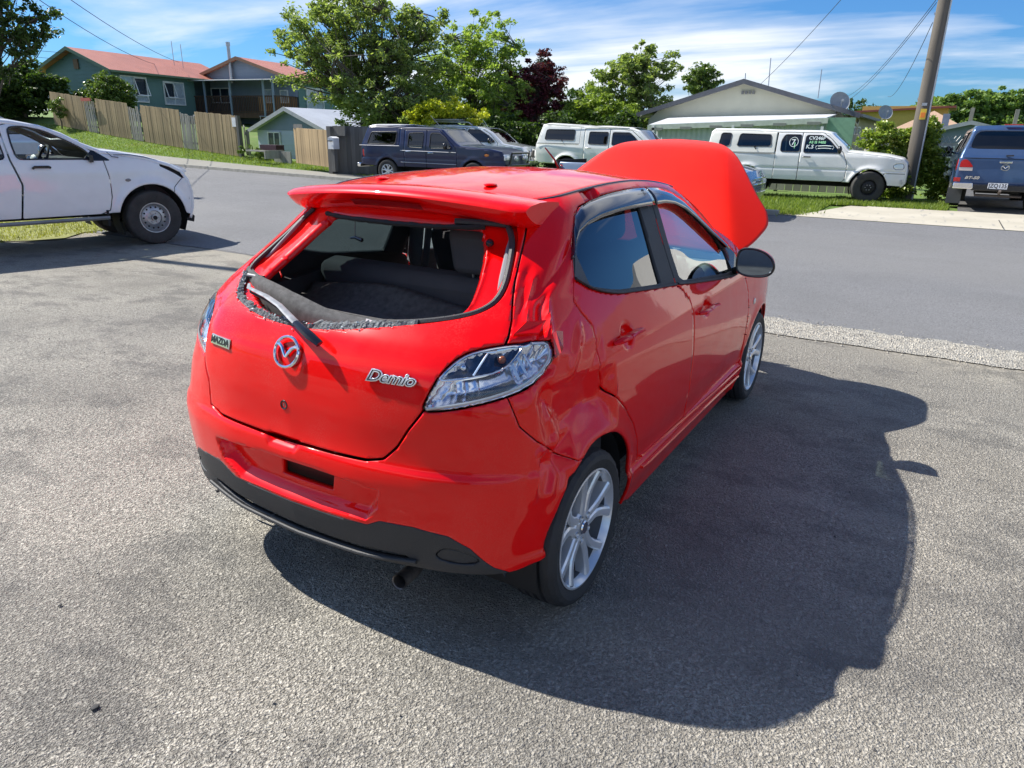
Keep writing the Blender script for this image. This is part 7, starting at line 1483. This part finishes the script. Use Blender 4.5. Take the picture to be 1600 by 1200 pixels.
for i, (x, y) in enumerate([(60, -2.2), (63, -5.0), (61, -5.9), (66, -8.6)]):
    b = MB(); b.box((x, y, G(x, y)+1.9), (.25, .25, 3.9)); tag(b.obj('weathered_post', wood_pale, smooth=False), 'pale weathered post in front of the far trees', 'post', 'posts in front of the far trees')
b = MB(); b.box((62, -7.6, 2.2), (.6, 6.5, 1.0)); tag(b.obj('stone_bank', mat('stone_bank', (.30, .30, .27), .9, var=.4, vscale=3), bevel=.2), 'low grey stone bank beyond the blue ute roof', 'bank')

# ================================================================== POLES AND WIRES
pole_m = woodmat('pole_timber', (.19, .165, .135), .45)
pp = empty('power_pole', 'tall weathered timber power pole rising from the leafy bush, with yellow tag', 'power pole', (20.45, -.78, .1))
b = MB(); b.tube([(0, 0, -.3), (0, 0, 3), (0, 0, 9)], [.185, .17, .135], 20); b.obj('pole', pole_m, pp)
tang = Vector((-.90, -.15, 0)).normalized()
b = MB(); b.box((-.175, -.02, 2.22), (.02, .14, .26)); b.obj('tag', mat('yellow_tag', (.72, .50, .05), .5), pp, smooth=False); b = MB(); b.box((-.188, -.02, 2.20), (.008, .10, .12)); b.obj('warning_mark', mat('orange_mark', (.80, .22, .03), .5), pp, smooth=False)
b = MB(); b.box((-.178, -.01, 2.46), (.02, .12, .07)); b.obj('number_tag', steel, pp, smooth=False)
b = MB(); b.tube([(-.10, -.155, 0), (-.09, -.14, 5), (-.07, -.12, 8.5)], .022, 6); b.obj('halo_strip', mat('pale_halo', (.55, .56, .57), .5), pp)  # added strip that draws the bright halo along the pole's right edge
for h_ in (4.6, 3.3, 2.6): b = MB(); b.box((-.02, .175, h_), (.03, .02, .05)); b.obj('bolt', steel, pp, smooth=False)
b = MB(); b.sphere((.0, .22, 5.02), .09, 2, (1, .8, .6)); b.obj('wire_clamp', gloss_black, pp)
b = MB(); b.box((0, 0, 8.4), (.12, 2.2, .12)); b.obj('crossarm', pole_m, pp, smooth=False)
def wire(label, a, c, sag=.25, r=.009):
    a, c = Vector(a), Vector(c); b = MB(); b.tube([a+(c-a)*t-Vector((0, 0, sag*4*t*(1-t))) for t in np.linspace(0, 1, 15)], r, 5); tag(b.obj('overhead_wire', mat('cable_black', (.03, .03, .035), .6)), label, 'wire')
wire('dark overhead wire running down to the cream house roof', (17.6, 0, 6.3), (29.3, 5.5, 3.75), .15)
wire('upper of the two overhead wires from the pole towards the yellow house', (20.45, -.6, 5.05), (44.9, 4.15, 4.08), .35); wire('lower of the two overhead wires from the pole towards the yellow house', (20.45, -.6, 4.95), (44.7, 4.3, 3.7), .35)
wire('short steep overhead wire just left of the power pole', (20.45, -.6, 4.5), (46.1, 2.2, 4.1), .55)
wire('upper overhead wire above the green house roof', (2.6, 13.0, 6.2), (27.6, 40.0, 5.5), .5, .012); wire('lower overhead wire above the green house roof', (2.6, 13.0, 5.8), (26.3, 40.5, 5.3), .5, .012)
wire('thin wire reaching the green house gable from the left', (8.0, 34.0, 5.6), (21.9, 41.2, 5.5), .3, .010); wire('second thin wire reaching the green house gable', (8.0, 34.0, 5.2), (21.9, 42.0, 5.2), .2, .010)
pl2 = empty('power_pole', 'timber power pole outside the left edge, known by its thin shadow', 'power pole', (2.6, 13.0, 0)); b = MB(); b.tube([(0, 0, -.3), (0, 0, 8.6)], [.12, .09], 14); b.obj('pole', pole_m, pl2); b = MB(); b.box((0, 0, 6.2), (.1, .8, .1)); b.obj('crossarm', pole_m, pl2, smooth=False)

# ================================================================== NEIGHBOURING BUILDINGS OUTSIDE THE FRAME (one seen reflected, one added to darken reflections)
wbld = empty('warehouse', 'white metal clad building right of the frame, seen reflected in the car windows', 'building', (17.6, -7.6, 0), math.radians(-90))
b = MB(); b.hexa([Vector(p) for p in [(0, 0, 0), (22, 0, 0), (22, 9, 0), (0, 9, 0), (0, 0, 3.9), (22, 0, 1.3), (22, 9, 1.3), (0, 9, 3.9)]]); b.obj('walls', mat('white_cladding', (.66, .64, .60), .6, var=.05, vscale=1), wbld, smooth=False)
b = MB(); b.tube([(1, -.9, 2.0), (12, -.9, 2.0)], .03, 5); b.tube([(1, -.9, 1.55), (12, -.9, 1.55)], .02, 5)
for k in range(9): b.tube([(1+k*1.375, -.9, 1.0), (1+k*1.375, -.9, 2.0)], .025, 5)
b.obj('railing', black_matt, wbld); b = MB(); b.box((6.5, -.5, .55), (11.4, 1.0, 1.1)); b.obj('ramp', mat('ramp_concrete', (.34, .33, .30), .8), wbld, smooth=False)
shed = empty('added_workshop', 'grey roller door building added behind the camera to darken tailgate reflections', 'building', (-17, 4, 0)); b = MB(); b.box((-4, 0, 2.1), (8, 22, 4.2)); b.obj('walls', mat('added_workshop_wall', (.24, .22, .20), .7), shed, smooth=False); b = MB()  # unseen building added to darken what the tailgate reflects
for k in range(3): b.box((.05, -7+7*k, 1.6), (.08, 4, 3.2))
b.obj('roller_doors', mat('roller_door', (.40, .42, .44), .5), shed, smooth=False)
# small loose things on the yard
for i, (x, y) in enumerate([(-1.05, .72), (-.2, .98), (-1.25, .15)]):
    b = MB(); b.sphere((x, y, .006), .006+.002*(i % 3), 1, (1.4, 1, .6)); tag(b.obj('pebble', mat('dark_pebble', (.04, .04, .04), .8)), 'dark pebble lying on the asphalt yard', 'pebble', 'pebbles on the yard')
